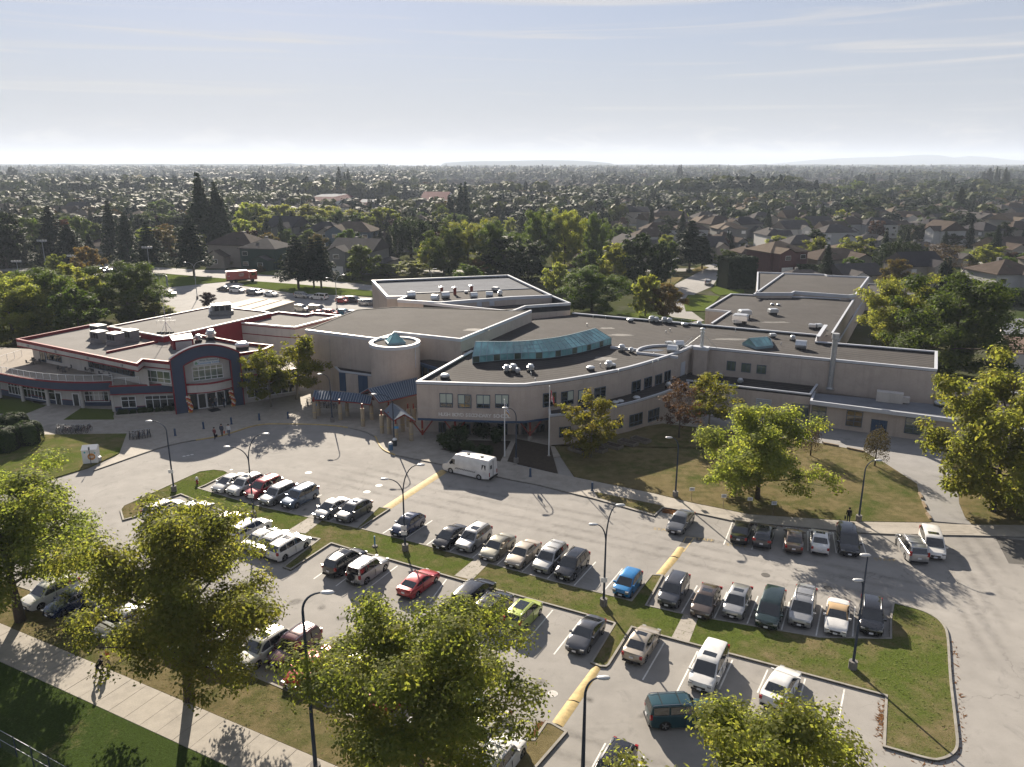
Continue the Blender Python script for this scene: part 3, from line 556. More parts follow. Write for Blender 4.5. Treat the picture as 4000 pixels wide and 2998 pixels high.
def block(parent, pts, z0, zt, wm=STUC, rm=ROOFM, drop=.45, edges=None, cope=COPE, ch=.38, cw=.40, inner=BLACKM, lip=.07):
    pts = ccw(pts)
    M().prism(pts, z0, zt-drop, top=False, bottom=True).obj('wall', wm, parent, world=True)
    M().poly([(p.x, p.y, zt-drop) for p in pts]).obj('roof', rm, parent, world=True)
    e = pts if edges is None else [Vector(p[:2]) for p in edges]; cl = edges is None
    k = strip(M(), offset(e, .002, cl), cw-.14, zt-drop-.02, zt-.06, closed=cl); k.obj('parapet', inner, parent, world=True)
    if ch > .12:
        k = strip(M(), offset(e, -lip, cl), cw, zt-ch*.5, zt, closed=cl); k = strip(k, offset(e, -lip*.45, cl), .1, zt-ch, zt-ch*.5, closed=cl)
        k.obj('coping', cope, parent, world=True)
sch = thing('school_building', 'long taupe two-storey school with curved front, flat dark roofs and white copings', 'school building', (-12, 100, 0))
ZM = 8.2
a2 = lambda x, y, z=ZM: Vn(A(2, x, y, z)); a1 = lambda x, y, z=ZM: Vn(A(1, x, y, z)); a3 = lambda x, y, z=ZM: Vn(A(3, x, y, z))
front = smooth_line([a1(1385, 1083), a2(0, 1106), a2(200, 1094), a2(400, 1071), a2(700, 1021), a2(1000, 960), a2(1250, 889), a2(1450, 822), a2(1555, 775)], 3)
wing_f = [front[-1], a3(1460, 978)]
openE = [a1(1860, 815)]+front+[a3(1460, 978), a3(1462, 822), a3(425, 737), a3(442, 679), a2(525, 490)]
mainP = openE+[Vn((2.5, 143.5)), Vn((-9.5, 118.2))]
block(sch, mainP, 2.95, ZM, edges=openE)
low_front = offset(front, 3.0)
M().prism(ccw(low_front+[a3(1440, 965), a3(1440, 825), a3(425, 737), Vn((5, 140)), Vn((-9, 118))]), 0, 2.95, top=False).obj('ground_floor_wall', STUC, sch, world=True)
strip(M(), offset(front[:12], -.06), .3, 2.78, 3.08).obj('blue_band', BLUEM, sch, world=True)
strip(M(), offset(front[:9]+front[9:], -.015), .05, 4.52, 4.55).obj('reveal_joint', STUC2, sch, world=True)
strip(M(), offset(front, -.015), .05, 7.25, 7.28).obj('reveal_joint', STUC2, sch, world=True)
FR = (0, .32, 1)
for (t, x0, x1, y0, y1) in ((1, 1590, 1697, 1190, 1305), (1, 1747, 1858, 1200, 1310), (1, 1908, 2020, 1203, 1312), (1, 2068, 2180, 1200, 1310), (2, 268, 378, 1185, 1298), (2, 425, 527, 1170, 1282), (2, 572, 670, 1155, 1268), (2, 713, 805, 1137, 1240), (2, 1035, 1108, 1080, 1192), (2, 1142, 1205, 1050, 1165), (2, 1237, 1293, 1025, 1140), (2, 1317, 1367, 995, 1105)):
    win_px(sch, front, t, x0, x1, y0, y1, 2, frac=(0, .3, 1), blind=.9 if t == 1 or x0 in (425, 572) else 0)
win_px(sch, front, 2, 1457, 1490, 920, 1045, 1, 1, pm=COPE, fm=COPE, name='louvre')
for x0, x1, y0, y1 in ((1890, 1968, 912, 988), (2027, 2108, 930, 1003), (2167, 2248, 946, 1016)): win_px(sch, wing_f, 2, x0, x1, y0, y1, 2, 1, pm=PANEG)
# pier with the flue
c_ = (a2(1640, 790)); wd = (wing_f[1]-wing_f[0]).normalized(); wn = Vector((wd.y, -wd.x)); an = math.atan2(wd.y, wd.x)
cc_ = c_+wn*.25; M().box((cc_.x, cc_.y, 5.9), (2.1, .9, 4.2), an).obj('pier', STUC, sch, world=True); M().box((cc_.x, cc_.y, 8.13), (2.4, 1.3, .5), an).obj('pier_cap', COPE, sch, world=True)
fl = M(); fl.lathe([(.28, 8.38), (.28, 10.6), (.33, 10.62), (.33, 10.8), (.2, 10.82), (.2, 11.1), (.42, 11.15), (.42, 11.25), (.05, 11.4)], (cc_.x, cc_.y, 0), 12)
for s_ in (-1, 1): fl.tube([(cc_.x, cc_.y, 10.4), (cc_.x+wd.x*2.6*s_-wn.x*.4, cc_.y+wd.y*2.6*s_-wn.y*.4, 8.0)], .03, 4)
fl.obj('flue', GALV, sch, world=True)
# shallow half-round roof well with a low kerb
well = arc(a2(1075, 825), a2(1330, 757), a2(1555, 778), 14); strip(strip(M(), well[::-1], .3, 7.7, 8.1), [a2(1075, 825), a2(1430, 862)], .3, 7.7, 8.1).obj('roof_kerb', COPE, sch, world=True)
strip(M(), [a2(850, 776), a2(1080, 800)], .3, 7.7, 8.1).obj('roof_kerb', COPE, sch, world=True)
# hand rail on the roof edge
rl = M()
for dz in (0, .45): rl.tube([(*a2(1440, 835), 8.3+dz), (*a2(1555, 735), 8.3+dz)], .025, 5)
for f_ in (0, .5, 1): p = a2(1440, 835).lerp(a2(1555, 735), f_); rl.tube([(*p, 8), (*p, 8.8)], .025, 5)
rl.obj('roof_rail', GALV, sch, world=True)
for a_, b_ in ((a2(1205, 550), a2(1550, 600)),):
    rl = M(); 
    for dz in (.35, .8): rl.tube([(*a_, ZM+dz), (*b_, ZM+dz)], .025, 5)
    for f_ in (0, .25, .5, .75, 1): p = a_.lerp(b_, f_); rl.tube([(*p, ZM), (*p, ZM+.8)], .025, 5)
    rl.obj('roof_rail', GALV, sch, world=True)

# ---- projecting lower storey (curved bay) and low wings
ZB = 4.4
bay = smooth_line([Vn(A(2, 322, 1373, ZB)), Vn(A(2, 600, 1345, ZB)), Vn(A(2, 1000, 1268, ZB)), Vn(A(2, 1300, 1180, ZB)), Vn(A(2, 1530, 1090, ZB))], 4)
bin_ = [offset(front, 1.0)[i] for i in (14, 17, 20)]
e = [on_wall(front, 2000+318*_k, ZB)]+bay
block(sch, e+[Vn((27.5, 119.5)), on_wall(offset(front, .6), 2000+1000*_k, ZB), on_wall(offset(front, .6), 2000+340*_k, ZB)], 0, ZB, edges=e, drop=.35, ch=.3, cw=.3)
for x0, x1, y0, y1, nx in ((408, 505, 1478, 1560, 3), (870, 952, 1408, 1490, 3), (1015, 1123, 1365, 1462, 3), (1178, 1268, 1325, 1420, 3)): win_px(sch, bay, 2, x0, x1, y0, y1, nx, frac=(0, .3, 1), z=2)
W1 = [Vn(A(2, 1505, 1072, 4.3)), Vn(A(3, 370, 1192, 4.3)), Vn(A(3, 430, 1107, 4.3))]
block(sch, W1+[W1[2]-wn*1.2, wing_f[0]-wn*1.0+Vector((-2, 0))], 0, 4.3, edges=W1, drop=.5, ch=.22, cw=.32)
W2 = [Vn(A(3, 367, 1250, 3.9)), Vn(A(3, 1620, 1410, 3.9)), Vn(A(3, 2500, 1530, 3.9))]
w2b = [W2[2]-wn*9.0, W2[0]-wn*5.2]
M().prism(ccw([p-wn*.7 for p in W2]+w2b), 0, 3.4, top=False).obj('wall', STUC, sch, world=True)
M().prism(ccw(W2+w2b), 3.38, 3.62, top=True).obj('roof', ROOFL, sch, world=True)
strip(M(), offset([w2b[1]]+W2, -.05), .3, 3.36, 3.9).obj('coping', COPE, sch, world=True)
wl1 = [W1[0], W1[1]]; wl2 = [p-wn*.7 for p in W2]
win_px(sch, wl1, 3, 222, 350, 1283, 1402, 2, 3, z=2, pm=PANEG); win_px(sch, wl1, 2, 2125, 2250, 1240, 1360, 1, 8, fm=COPE, pm=GALVD, name='louvre', z=2)
win_px(sch, wl2, 3, 378, 508, 1300, 1425, 2, 3, z=2, pm=PANEG); win_px(sch, wl2, 3, 697, 835, 1342, 1470, 2, 3, z=2, pm=WARMP); win_px(sch, wl2, 3, 1205, 1350, 1405, 1535, 2, 3, z=2, pm=PANEG)
win_px(sch, wl2, 3, 915, 1048, 1420, 1556, 2, 1, z=1.5, pm=BLUEM, fm=FRAME, name='double_door'); win_px(sch, wl2, 3, 1450, 1528, 1490, 1600, 1, 1, z=1.5, pm=BLUEM, name='door')
win_px(sch, wl1, 2, 1900, 1935, 1200, 1245, 1, 1, z=3, pm=COPE, fm=COPE, name='louvre')
W3 = [Vn(A(3, 1435, 1100, 4.9)), Vn(A(3, 2400, 1210, 4.9)), Vn(A(3, 2380, 1120, 4.9)), Vn(A(3, 1442, 1050, 4.9))]
block(sch, W3, 0, 4.9, edges=W3[:2], drop=.3, ch=.35, cw=.3)
# galvanised boiler stack standing against the upper wall
sp = A(3, 535, 1140, 3.7)+Vector((*(wn*.55), 0)); st = M().lathe([(.55, 3.6), (.55, 3.8), (.38, 4.0), (.38, 11.2), (.52, 11.3), (.52, 12.1), (.1, 12.1)], (sp.x, sp.y, 0), 14); st.obj('flue', GALVD, sch, world=True)
# air handling box on the low roof
ah = A(3, 1045, 1262, 3.6); m = M().box((ah.x, ah.y, 4.35), (3.4, 1.3, 1.4), an).box((ah.x+wd.x*2.1, ah.y+wd.y*2.1, 4.2), (.9, .9, .8), an); m.obj('air_handler', STUC2, sch, world=True)
# louvre and steel props under the overhang
def prop(p, v=True):
    t = M().lathe([(.34, 0), (.34, .5), (.26, .55)], (p.x, p.y, .1), 12); t.obj('column_foot', CONC, sch, world=True)
    t = M().box((p.x, p.y, 1.75), (.26, .26, 2.3)); t.obj('column', REDP, sch, world=True)
    for s_ in (-1, 1): M().tube([(p.x, p.y, .75), (p.x+s_*1.5, p.y+.1, 2.8)], .1, 6).obj('brace', REDP, sch, world=True)
    M().box((p.x, p.y, 1.5), (.275, .275, .12)).obj('yellow_band', YEL, sch, world=True)
for p in (A(1, 1440, 1585), A(1, 1722, 1590), A(2, 155, 1595)): prop(Vn(p))
for x0, x1, y0, y1, t in ((1770, 1850, 1450, 1560, 1), (1925, 2010, 1445, 1550, 1), (2090, 2170, 1450, 1560, 1), (40, 125, 1450, 1560, 2), (205, 275, 1460, 1570, 2), (1580, 1640, 1440, 1550, 1)):
    win_px(sch, low_front, t, x0, x1, y0, y1, 2, 1, z=1.4, name='glazed_door')
# raised lettering on the curved wall
LET = mat('raised_letter_metal', (.66, .64, .61), .5, 0, .05)
txt = 'HUGH BOYD SECONDARY SCHOOL'; fl_ = offset(front, -.03); seg = [0]
for i in range(1, len(fl_)): seg.append(seg[-1]+(fl_[i]-fl_[i-1]).length)
def along(line, seg, s_):
    for i in range(1, len(line)):
        if seg[i] >= s_: f_ = (s_-seg[i-1])/(seg[i]-seg[i-1]); return line[i-1].lerp(line[i], f_), (line[i]-line[i-1]).normalized()
    return line[-1], (line[-1]-line[-2]).normalized()
def s_of(sx, z):
    p = on_wall(fl_, sx, z); return min((seg[i]+(p-fl_[i]).length, i) for i in range(len(fl_)-1) if (p-fl_[i]).dot(fl_[i+1]-fl_[i]) >= -1e-6 and (p-fl_[i]).length <= (fl_[i+1]-fl_[i]).length+1e-6)[0]
s0, s1 = s_of(1714, 3.7), s_of(1994, 3.7); wl_ = {'I': .45, ' ': .62}; tot = sum(wl_.get(c, 1) for c in txt); s_ = s0
for c in txt:
    w_ = wl_.get(c, 1)/tot*(s1-s0)
    if c != ' ':
        p, d = along(fl_, seg, s_+w_/2); me = letters(c, .66, LET, extr=.03, bold=.014); o = put('letter', me, sch, (p.x-sch.location.x, p.y-sch.location.y, 3.5)); o.rotation_euler = (R(90), 0, math.atan2(d.y, d.x))
    s_ += w_

# ---- the lecture hall drum, link block and gymnasia
gym = [Vn(A(1, 425, 636, 10)), Vn(A(1, 1050, 713, 10)), Vn(A(1, 1192, 672, 10)), Vn(A(1, 1205, 656, 10)), Vn(A(1, 1768, 716, 10)), Vn(A(2, 170, 468, 10)), Vn(A(1, 1222, 432, 10)), Vn(A(1, 870, 457, 10))]
block(sch, gym, 0, 10, edges=gym[:6], drop=.25, ch=.5, cw=.4)
strip(M(), offset([gym[5], gym[6], gym[7], gym[0]], .01), .2, 9.7, 9.85).obj('roof_edge', BLACKM, sch, world=True)
gd = (gym[1]-gym[0]).normalized()
for x in (650, 820): p = on_wall(gym[:2], 1000+x*_k, 6); M().box((p.x+gd.y*.02, p.y-gd.x*.02, 5.2), (.06, .05, 9.0), math.atan2(gd.y, gd.x)).obj('wall_joint', STUC2, sch, world=True)
dz = 9.9; dc = Vn(A(1, 1198, 741, dz)); dr = 3.75
M().lathe([(dr, 0), (dr, dz-.3)], (dc.x, dc.y, 0), 40).obj('drum_wall', STUC, sch, world=True, smooth=False)
m = M(); ring = [dc+Vector((math.cos(2*math.pi*i/40), math.sin(2*math.pi*i/40)))*(dr+.12) for i in range(40)]; strip(m, ring, .6, dz-.5, dz, closed=True); m.obj('coping', COPE, sch, world=True)
M().poly([(*(dc+Vector((math.cos(2*math.pi*i/40), math.sin(2*math.pi*i/40)))*(dr-.3)), dz-.25) for i in range(40)]).obj('roof', ROOFM, sch, world=True)
SKYG = glass_mat('teal_skylight_glass', (.17, .36, .37), .06); SKYF = mat('teal_skylight_frame', (.22, .32, .36), .45, .2, .08)
def pyramid(c, s_, z, h, rz, nm='pyramid_skylight'):
    m = M(); b_ = [Vector((c.x+math.cos(rz+math.pi/4+i*math.pi/2)*s_*.707, c.y+math.sin(rz+math.pi/4+i*math.pi/2)*s_*.707)) for i in range(4)]
    f = M(); 
    for i in range(4): f.tube([(*b_[i], z+.3), (c.x, c.y, z+h)], .06, 5); f.tube([(*b_[i], z+.3), (*b_[(i+1) % 4], z+.3)], .08, 5); mp_ = (b_[i]+b_[(i+1) % 4])/2; f.tube([(*mp_, z+.3), (c.x, c.y, z+h)], .04, 4)
    f.prism(b_, z-.02, z+.28); fo = f.obj(nm, SKYF, sch, world=True)
    for i in range(4):
        k = M().poly([(*b_[i], z+.3), (*b_[(i+1) % 4], z+.3), (c.x, c.y, z+h)]); k.v = [(x-sch.location.x, y-sch.location.y, zz) for x, y, zz in k.v]; k.obj('pane', SKYG, fo)
pyramid(Vn(A(1, 1203, 752, dz-.2)), 2.6, dz-.25, 1.75, .35)
# downpipe on the drum
p = dc+Vector((.88, -.5)).normalized()*(dr+.06); M().tube([(p.x, p.y, 9.6), (p.x, p.y, 6.3)], .06, 6).obj('downpipe', COPE, sch, world=True)
link = [Vn(A(1, 1312, 893, 6.4)), Vn(A(1, 1565, 968, 6.4)), Vn(A(1, 1860, 830, 6.4)), Vn((-8.5, 121)), Vn((-14.5, 119.2))]
block(sch, link, 0, 6.4, wm=PANE, edges=link[:2], drop=.3, ch=.5, cw=.3, cope=BLUEM)
p, q = link[0], link[1]; d = (q-p).normalized()
m = M()
for i in range(5): r_ = p.lerp(q, (i+.5)/5); m.box((r_.x+d.y*.04, r_.y-d.x*.04, 3.1), (.1, .1, 6.0), math.atan2(d.y, d.x))
m.obj('window_frame', BLUEM, sch, world=True)
lean = [Vn(A(1, 680, 955, 4.7)), Vn(A(1, 720, 992, 4.7)), Vn(A(1, 1025, 1030, 4.7)), Vn((-17.5, 119.2)), Vn((-27.5, 121.9))]
block(sch, lean, 0, 4.7, edges=lean[:3], drop=.3, ch=.25, cw=.3)
for x0, x1, y0, y1 in ((722, 780, 1012, 1165), (895, 970, 1038, 1190)): win_px(sch, lean[1:3], 1, x0, x1, y0, y1, 2, 1, z=1.5, pm=BLUEM, fm=BLUEM, name='double_door')
bg1 = [Vn(A(1, *q, 10)) for q in ((1000, 210), (1130, 350), (1290, 347), (1222, 377), (1580, 400), (2211, 353))]+[Vn(A(2, 345, 338, 10)), Vn(A(1, 2180, 163, 10))]
block(sch, bg1, 0, 10, rm=ROOFL, drop=.6, ch=.6, cw=.5)
bg2 = [Vn(A(1, 1222, 378, 9.8)), Vn(A(1, 2211, 476, 9.8)), Vn(A(2, 120, 430, 9.8)), Vn(A(2, 505, 405, 9.8)), Vn(A(2, 350, 342, 9.8))]
block(sch, bg2, 0, 9.8, edges=bg2[:5], drop=1.5, ch=.5, cw=.4)
p, q = Vn(A(1, 1325, 330, 9.4)), Vn(A(2, 205, 285, 9.4)); M().wall(p, q, 9.35, 9.6, .4).obj('roof_kerb', BLUEM, sch, world=True)
M().prism(ccw([p, q, Vn(A(2, 330, 338, 9.4)), Vn(A(1, 2211, 345, 9.4)), Vn(A(1, 1580, 392, 9.4)), Vn(A(1, 1260, 372, 9.4))]), 9.38, 9.42).obj('gravel_strip', ROOFM, sch, world=True)
for x in (1910, 2020): p = on_wall([bg1[4], bg1[5]], 1000+x*_k, 8.5); M().box((p.x, p.y-.05, 8.95), (1.6, .08, .9)).obj('louvre', COPE, sch, world=True)
# the far classroom wing
zr = 7.6
r1 = [Vn(A(2, 1672, 457, zr)), Vn(A(2, 1880, 476, zr)), Vn(A(2, 1720, 580, zr)), Vn(A(3, 440, 690, zr)), Vn(A(3, 560, 665, zr)), Vn(A(3, 745, 372, zr)), Vn(A(2, 2090, 335, zr)), Vn(A(2, 1890, 325, zr))]
block(sch, r1, 0, zr, edges=[r1[4], r1[5], r1[6], r1[7], r1[0], r1[1], r1[2]], drop=.35, ch=.45, cw=.35)
win_px(sch, [r1[0], r1[0]+Vector((.01, 0))+(r1[2]-r1[0])*.4], 2, 1712, 1745, 540, 580, 1, 1, z=5, pm=PANEG)
zr2 = 8.5
r2 = [Vn(A(2, 2112, 318, zr2)), Vn(A(3, 205, 318, zr2)), Vn(A(3, 232, 305, zr2)), Vn(A(3, 700, 338, zr2)), Vn(A(3, 760, 330, zr2)), Vn(A(3, 872, 181, zr2)), Vn(A(3, 515, 166, zr2)), Vn(A(3, 490, 158, zr2)), Vn(A(2, 2120, 138, zr2))]
block(sch, r2, 0, zr2, drop=.35, ch=.7, cw=.35)
M().wall(Vn(A(3, 132, 150, zr2)), Vn(A(2, 2090, 330, zr2)), 8.15, 8.5, .35).obj('coping', COPE, sch, world=True)
r3 = [r1[4]+Vector((-1, -3)), Vn(A(3, 612, 740, 4)), Vn(A(3, 830, 375, 4)), r1[5]+Vector((-1, 3))]
block(sch, r3, 0, 4.0, edges=r3[1:3], drop=.3, ch=.3, cw=.3)
r4 = [Vn(A(3, 800, 330, 4.2)), Vn(A(3, 860, 240, 4.2)), Vn(A(3, 1250, 252, 4.2)), Vn(A(3, 1270, 330, 4.2))]
block(sch, r4, 0, 4.2, drop=.3, ch=.3, cw=.3)
# parapet horn at the re-entrant corner
p = Vn(A(3, 500, 600, 8.9)); q = a3(428, 737); M().wall(q, p, 7.5, 8.9, .35).obj('parapet', STUC, sch, world=True); M().wall(q, p, 8.9, 9.0, .6).obj('coping', COPE, sch, world=True)

# ---- glazed lantern on the curved roof
fb = smooth_line([a1(1872, 935, 7.8), a1(2211, 905, 7.8), a2(300, 893, 7.8), a2(600, 842, 7.8), a2(855, 772, 7.8)], 6)
ft = smooth_line([a1(1872, 903, 8.9), a1(2211, 862, 8.9), a2(300, 846, 8.9), a2(600, 790, 8.9), a2(857, 718, 8.9)], 6)
ft = [p.copy() for p in fb]; rdg = smooth_line([a1(1898, 741, 10.6), a2(0, 741, 10.6), a2(200, 729, 10.6), a2(450, 694, 10.6), a2(722, 627, 10.6)], 6)
ln_ = thing('roof_lantern', 'long curved teal glazed lantern rising from the dark roof', 'skylight', (fb[0].x, fb[0].y, 7.75)); n_ = len(fb)-1
def rs(line, n):
    sg = [0]
    for i in range(1, len(line)): sg.append(sg[-1]+(line[i]-line[i-1]).length)
    return [along(line, sg, sg[-1]*i/n*.9999)[0] for i in range(n+1)]
NB = 24; F_, G_ = rs(fb, NB), rs(rdg, NB); bk = [g_+(g_-f_)*.35 for f_, g_ in zip(F_, G_)]
fr = M()
for i in range(NB+1):
    f_, g_, b_ = F_[i], G_[i], bk[i]; fr.tube([(*f_, 7.8), (*f_, 8.95), (*g_, 10.6), (*b_, 7.8)], .075, 4)
for z, ln in ((7.95, F_), (8.95, F_), (10.6, G_)): fr.tube([(*p, z) for p in ln], .07, 4)
for k_ in (.34, .67): fr.tube([(*(F_[i].lerp(G_[i], k_)), 8.95+1.65*k_) for i in range(NB+1)], .03, 4)
fr.obj('glazing_frame', SKYF, ln_, world=True)
strip(M(), offset(F_, -.12), .2, 7.7, 7.98).obj('kerb', BLACKM, ln_, world=True)
for i in range(NB):
    for q in ([(*F_[i], 8.0), (*F_[i+1], 8.0), (*F_[i+1], 8.92), (*F_[i], 8.92)], [(*F_[i], 8.97), (*F_[i+1], 8.97), (*G_[i+1], 10.58), (*G_[i], 10.58)]):
        M().poly(q).obj('pane', SKYG if q[2][2] > 9 or i % 3 else PANEG, ln_, world=True)
M().poly([(*F_[0], 8), (*F_[0], 8.95), (*G_[0], 10.58), (*bk[0], 8)]).poly([(*F_[-1], 8), (*bk[-1], 8), (*G_[-1], 10.58), (*F_[-1], 8.95)]).obj('end_glass', SKYG, ln_, world=True)
M().poly([(*p, 7.9) for p in bk]+[(*p, 10.58) for p in G_[::-1]]) if False else None
for i in range(NB): M().poly([(*bk[i+1], 7.9), (*bk[i], 7.9), (*G_[i], 10.58), (*G_[i+1], 10.58)]).obj('pane', SKYG, ln_, world=True)
# hipped lantern on the right wing roof
hp = thing('roof_lantern', 'small hipped teal skylight on the roof of the right wing', 'skylight', (*Vn(A(3, -40, 790, 7.75)), 7.75))
b_ = [Vn(A(2, 1990, 755, 8.1)), Vn(A(2, 2110, 790, 8.1)), Vn(A(3, 45, 775, 8.1)), Vn(A(2, 2230, 715, 8.1))]; r_ = [Vn(A(2, 2050, 712, 9.3)), Vn(A(3, -5, 700, 9.3))]
bb = [b_[0], b_[1], b_[2], b_[3]]; fr = M().prism(ccw(bb), 7.72, 8.1)
for i in range(4): fr.tube([(*bb[i], 8.12), (*bb[(i+1) % 4], 8.12)], .07, 4)
for i, j in ((0, 0), (1, 0), (2, 1), (3, 1)): fr.tube([(*bb[i], 8.12), (*r_[j], 9.3)], .06, 4)
fr.tube([(*r_[0], 9.3), (*r_[1], 9.3)], .06, 4)
for k_ in (.25, .5, .75): fr.tube([(*bb[1].lerp(bb[2], k_), 8.12), (*r_[0].lerp(r_[1], k_), 9.3)], .04, 4)
fr.obj('glazing_frame', SKYF, hp, world=True)
for k_ in range(4):
    a_, c2 = k_/4, (k_+1)/4; M().poly([(*bb[1].lerp(bb[2], a_), 8.13), (*bb[1].lerp(bb[2], c2), 8.13), (*r_[0].lerp(r_[1], c2), 9.29), (*r_[0].lerp(r_[1], a_), 9.29)]).obj('pane', SKYG, hp, world=True)
M().poly([(*bb[0], 8.13), (*bb[1], 8.13), (*r_[0], 9.29)]).obj('pane', SKYG, hp, world=True); M().poly([(*bb[2], 8.13), (*bb[3], 8.13), (*r_[1], 9.29)]).obj('pane', SKYG, hp, world=True)
M().poly([(*bb[3], 8.13), (*bb[0], 8.13), (*r_[0], 9.29), (*r_[1], 9.29)]).obj('pane', SKYG, hp, world=True)

# ---- rooftop ventilators: fixed to the roof, so parts of the school
def vent_mesh(kind):
    m = M()
    if kind == 'mushroom': m.box((0, 0, .15), (.75, .75, .3), mi=1).lathe([(.3, .3), (.3, .45), (.48, .5), (.5, .72), (.34, .78), (.34, .86), (.42, .9), (.3, 1.05), (.06, 1.1)], n=14)
    if kind == 'dome': m.box((0, 0, .14), (.85, .85, .28), mi=1).lathe([(.55, .28), (.6, .36), (.6, .5), (.4, .66), (.08, .7)], n=14)
    if kind == 'box': m.box((0, 0, .2), (1.0, .8, .4), mi=1).box((0, 0, .62), (1.3, 1.05, .44)).box((0, 0, .88), (1.1, .85, .08))
    if kind == 'cowl': m.box((0, 0, .2), (.9, .8, .4), mi=1).lathe([(.62, -.7), (.62, .7)], (0, 0, .62), 12, ax=0)
    if kind == 'stack': m.lathe([(.34, 0), (.34, 1.3), (.4, 1.32), (.4, 1.4)], n=12, mi=2).lathe([(.6, 1.55), (.62, 1.6), (.1, 1.78)], n=12).lathe([(.1, 1.4), (.1, 1.56)], n=6)
    return m.mesh('roof_vent', [GALV, BLACKM, REDP])
VM = {k: vent_mesh(k) for k in ('mushroom', 'dome', 'box', 'cowl', 'stack')}
for kind, t, x, y, z, s_ in (('dome', 1, 1632, 1062, 7.75, 1.2), ('mushroom', 1, 2165, 1010, 7.75, 1.2), ('mushroom', 2, 12, 1005, 7.75, 1.25), ('mushroom', 2, 48, 1020, 7.75, .9), ('mushroom', 2, 160, 1003, 7.75, 1.2), ('dome', 2, 678, 990, 7.75, 1.1), ('mushroom', 2, 835, 978, 7.75, 1.3), ('dome', 2, 868, 962, 7.75, .95), ('mushroom', 2, 946, 830, 7.75, 1.25), ('mushroom', 2, 1028, 838, 7.75, .9), ('cowl', 2, 1385, 842, 7.75, 1.2), ('cowl', 2, 1440, 795, 7.75, 1.1), ('box', 2, 1355, 778, 7.75, .9),
        ('dome', 2, 1020, 572, 7.75, 1.15), ('mushroom', 2, 1205, 578, 7.75, 1.3), ('mushroom', 2, 1245, 580, 7.75, 1.15), ('mushroom', 2, 1315, 585, 7.75, 1.25), ('mushroom', 2, 1358, 590, 7.75, 1.2), ('dome', 2, 1490, 608, 7.75, 1.1), ('mushroom', 2, 1615, 610, 7.75, 1.0), ('box', 3, 38, 708, 7.75, .9), ('mushroom', 3, 212, 735, 7.75, 1.0), ('cowl', 3, 282, 805, 7.75, 1.3),
        ('dome', 3, 36, 428, 7.25, .7), ('dome', 3, 90, 432, 7.25, .7), ('box', 3, 40, 510, 7.25, 1.5), ('box', 3, 380, 632, 7.25, 1.1), ('box', 3, 432, 630, 7.25, 1.1), ('dome', 3, 382, 360, 7.25, .9), ('box', 2, 2005, 535, 7.25, 1.9), ('box', 2, 1970, 592, 7.25, 2.3), ('box', 2, 1945, 596, 7.25, 1.2),
        ('cowl', 1, 1340, 368, 9.4, 1.7), ('mushroom', 1, 1350, 345, 9.4, 1.3), ('cowl', 1, 1548, 388, 9.4, 1.5), ('cowl', 1, 1635, 370, 9.4, 1.7), ('cowl', 1, 1880, 366, 9.4, 1.5), ('cowl', 1, 2015, 358, 9.4, 1.5), ('mushroom', 1, 2108, 348, 9.4, 1.7), ('stack', 1, 1605, 328, 9.5, 1.35), ('stack', 1, 1718, 336, 9.5, 1.45), ('stack', 1, 1862, 318, 9.5, 1.4), ('box', 1, 2070, 310, 9.4, 1.6), ('box', 1, 1815, 325, 9.4, .9), ('mushroom', 2, 362, 490, 7.75, 1.2),
        ('mushroom', 2, 1350, 1145, 4.1, 1.0), ('dome', 2, 892, 1285, 4.05, .9), ('dome', 2, 936, 1275, 4.05, .9), ('dome', 2, 1075, 1245, 4.05, .95), ('dome', 3, 1482, 1300, 3.62, 1.4), ('mushroom', 2, 1970, 1110, 3.9, 1.0), ('mushroom', 2, 1800, 1055, 3.9, .8)):
    p = A(t, x, y, z); s_ *= .68 if t == 1 and z > 9 else .9; o = put('roof_vent', VM[kind], sch, p-sch.location, random.choice((an, .1, .35))); o.scale = (s_, s_, s_)
# slim pipes poking from the roof
pv = M().lathe([(.06, 0), (.06, .5), (.09, .52), (.02, .56)], n=6).mesh('roof_pipe', GALV)
for t, x, y in ((2, 165, 1035), (2, 762, 960), (2, 648, 610), (2, 700, 535), (2, 808, 540), (2, 1330, 670), (2, 1365, 655), (2, 1225, 865), (2, 1262, 930), (2, 1215, 945), (2, 1928, 655), (3, 112, 775), (2, 920, 1015), (2, 202, 1090), (1, 1560, 1085)): p = A(t, x, y, 7.75); put('roof_pipe', pv, sch, p-sch.location)

PUD = mat('dried_puddle_silt', (.12, .115, .11), .8, var=.4, scale=1.2); PUDW = mat('standing_water', (.10, .11, .125), .15, var=.2, scale=1)
for t, x, y, rx, ry, m_ in ((2, 820, 626, 1.3, .7, PUD), (2, 1190, 815, 1.9, .9, PUDW), (2, 1900, 722, 3.4, .7, PUD), (2, 940, 685, 2.2, .8, PUD), (2, 800, 890, 1.6, 1.3, PUD), (3, 60, 575, 2.6, .7, PUD), (3, 620, 770, 1.8, .6, PUD), (1, 1900, 640, 2.0, 1.0, PUD)):
    c_ = A(t, x, y, 7.75 if t != 3 or y > 690 else 7.25)
    if t == 1: c_ = A(t, x, y, 9.75)
    M().poly([(c_.x+rx*math.cos(i*.449)*(1+.25*math.sin(i*2.3+x)), c_.y+ry*math.sin(i*.449)*(1+.25*math.cos(i*1.7+y)), c_.z+.012) for i in range(14)]).obj('roof_stain', m_, sch, world=True)
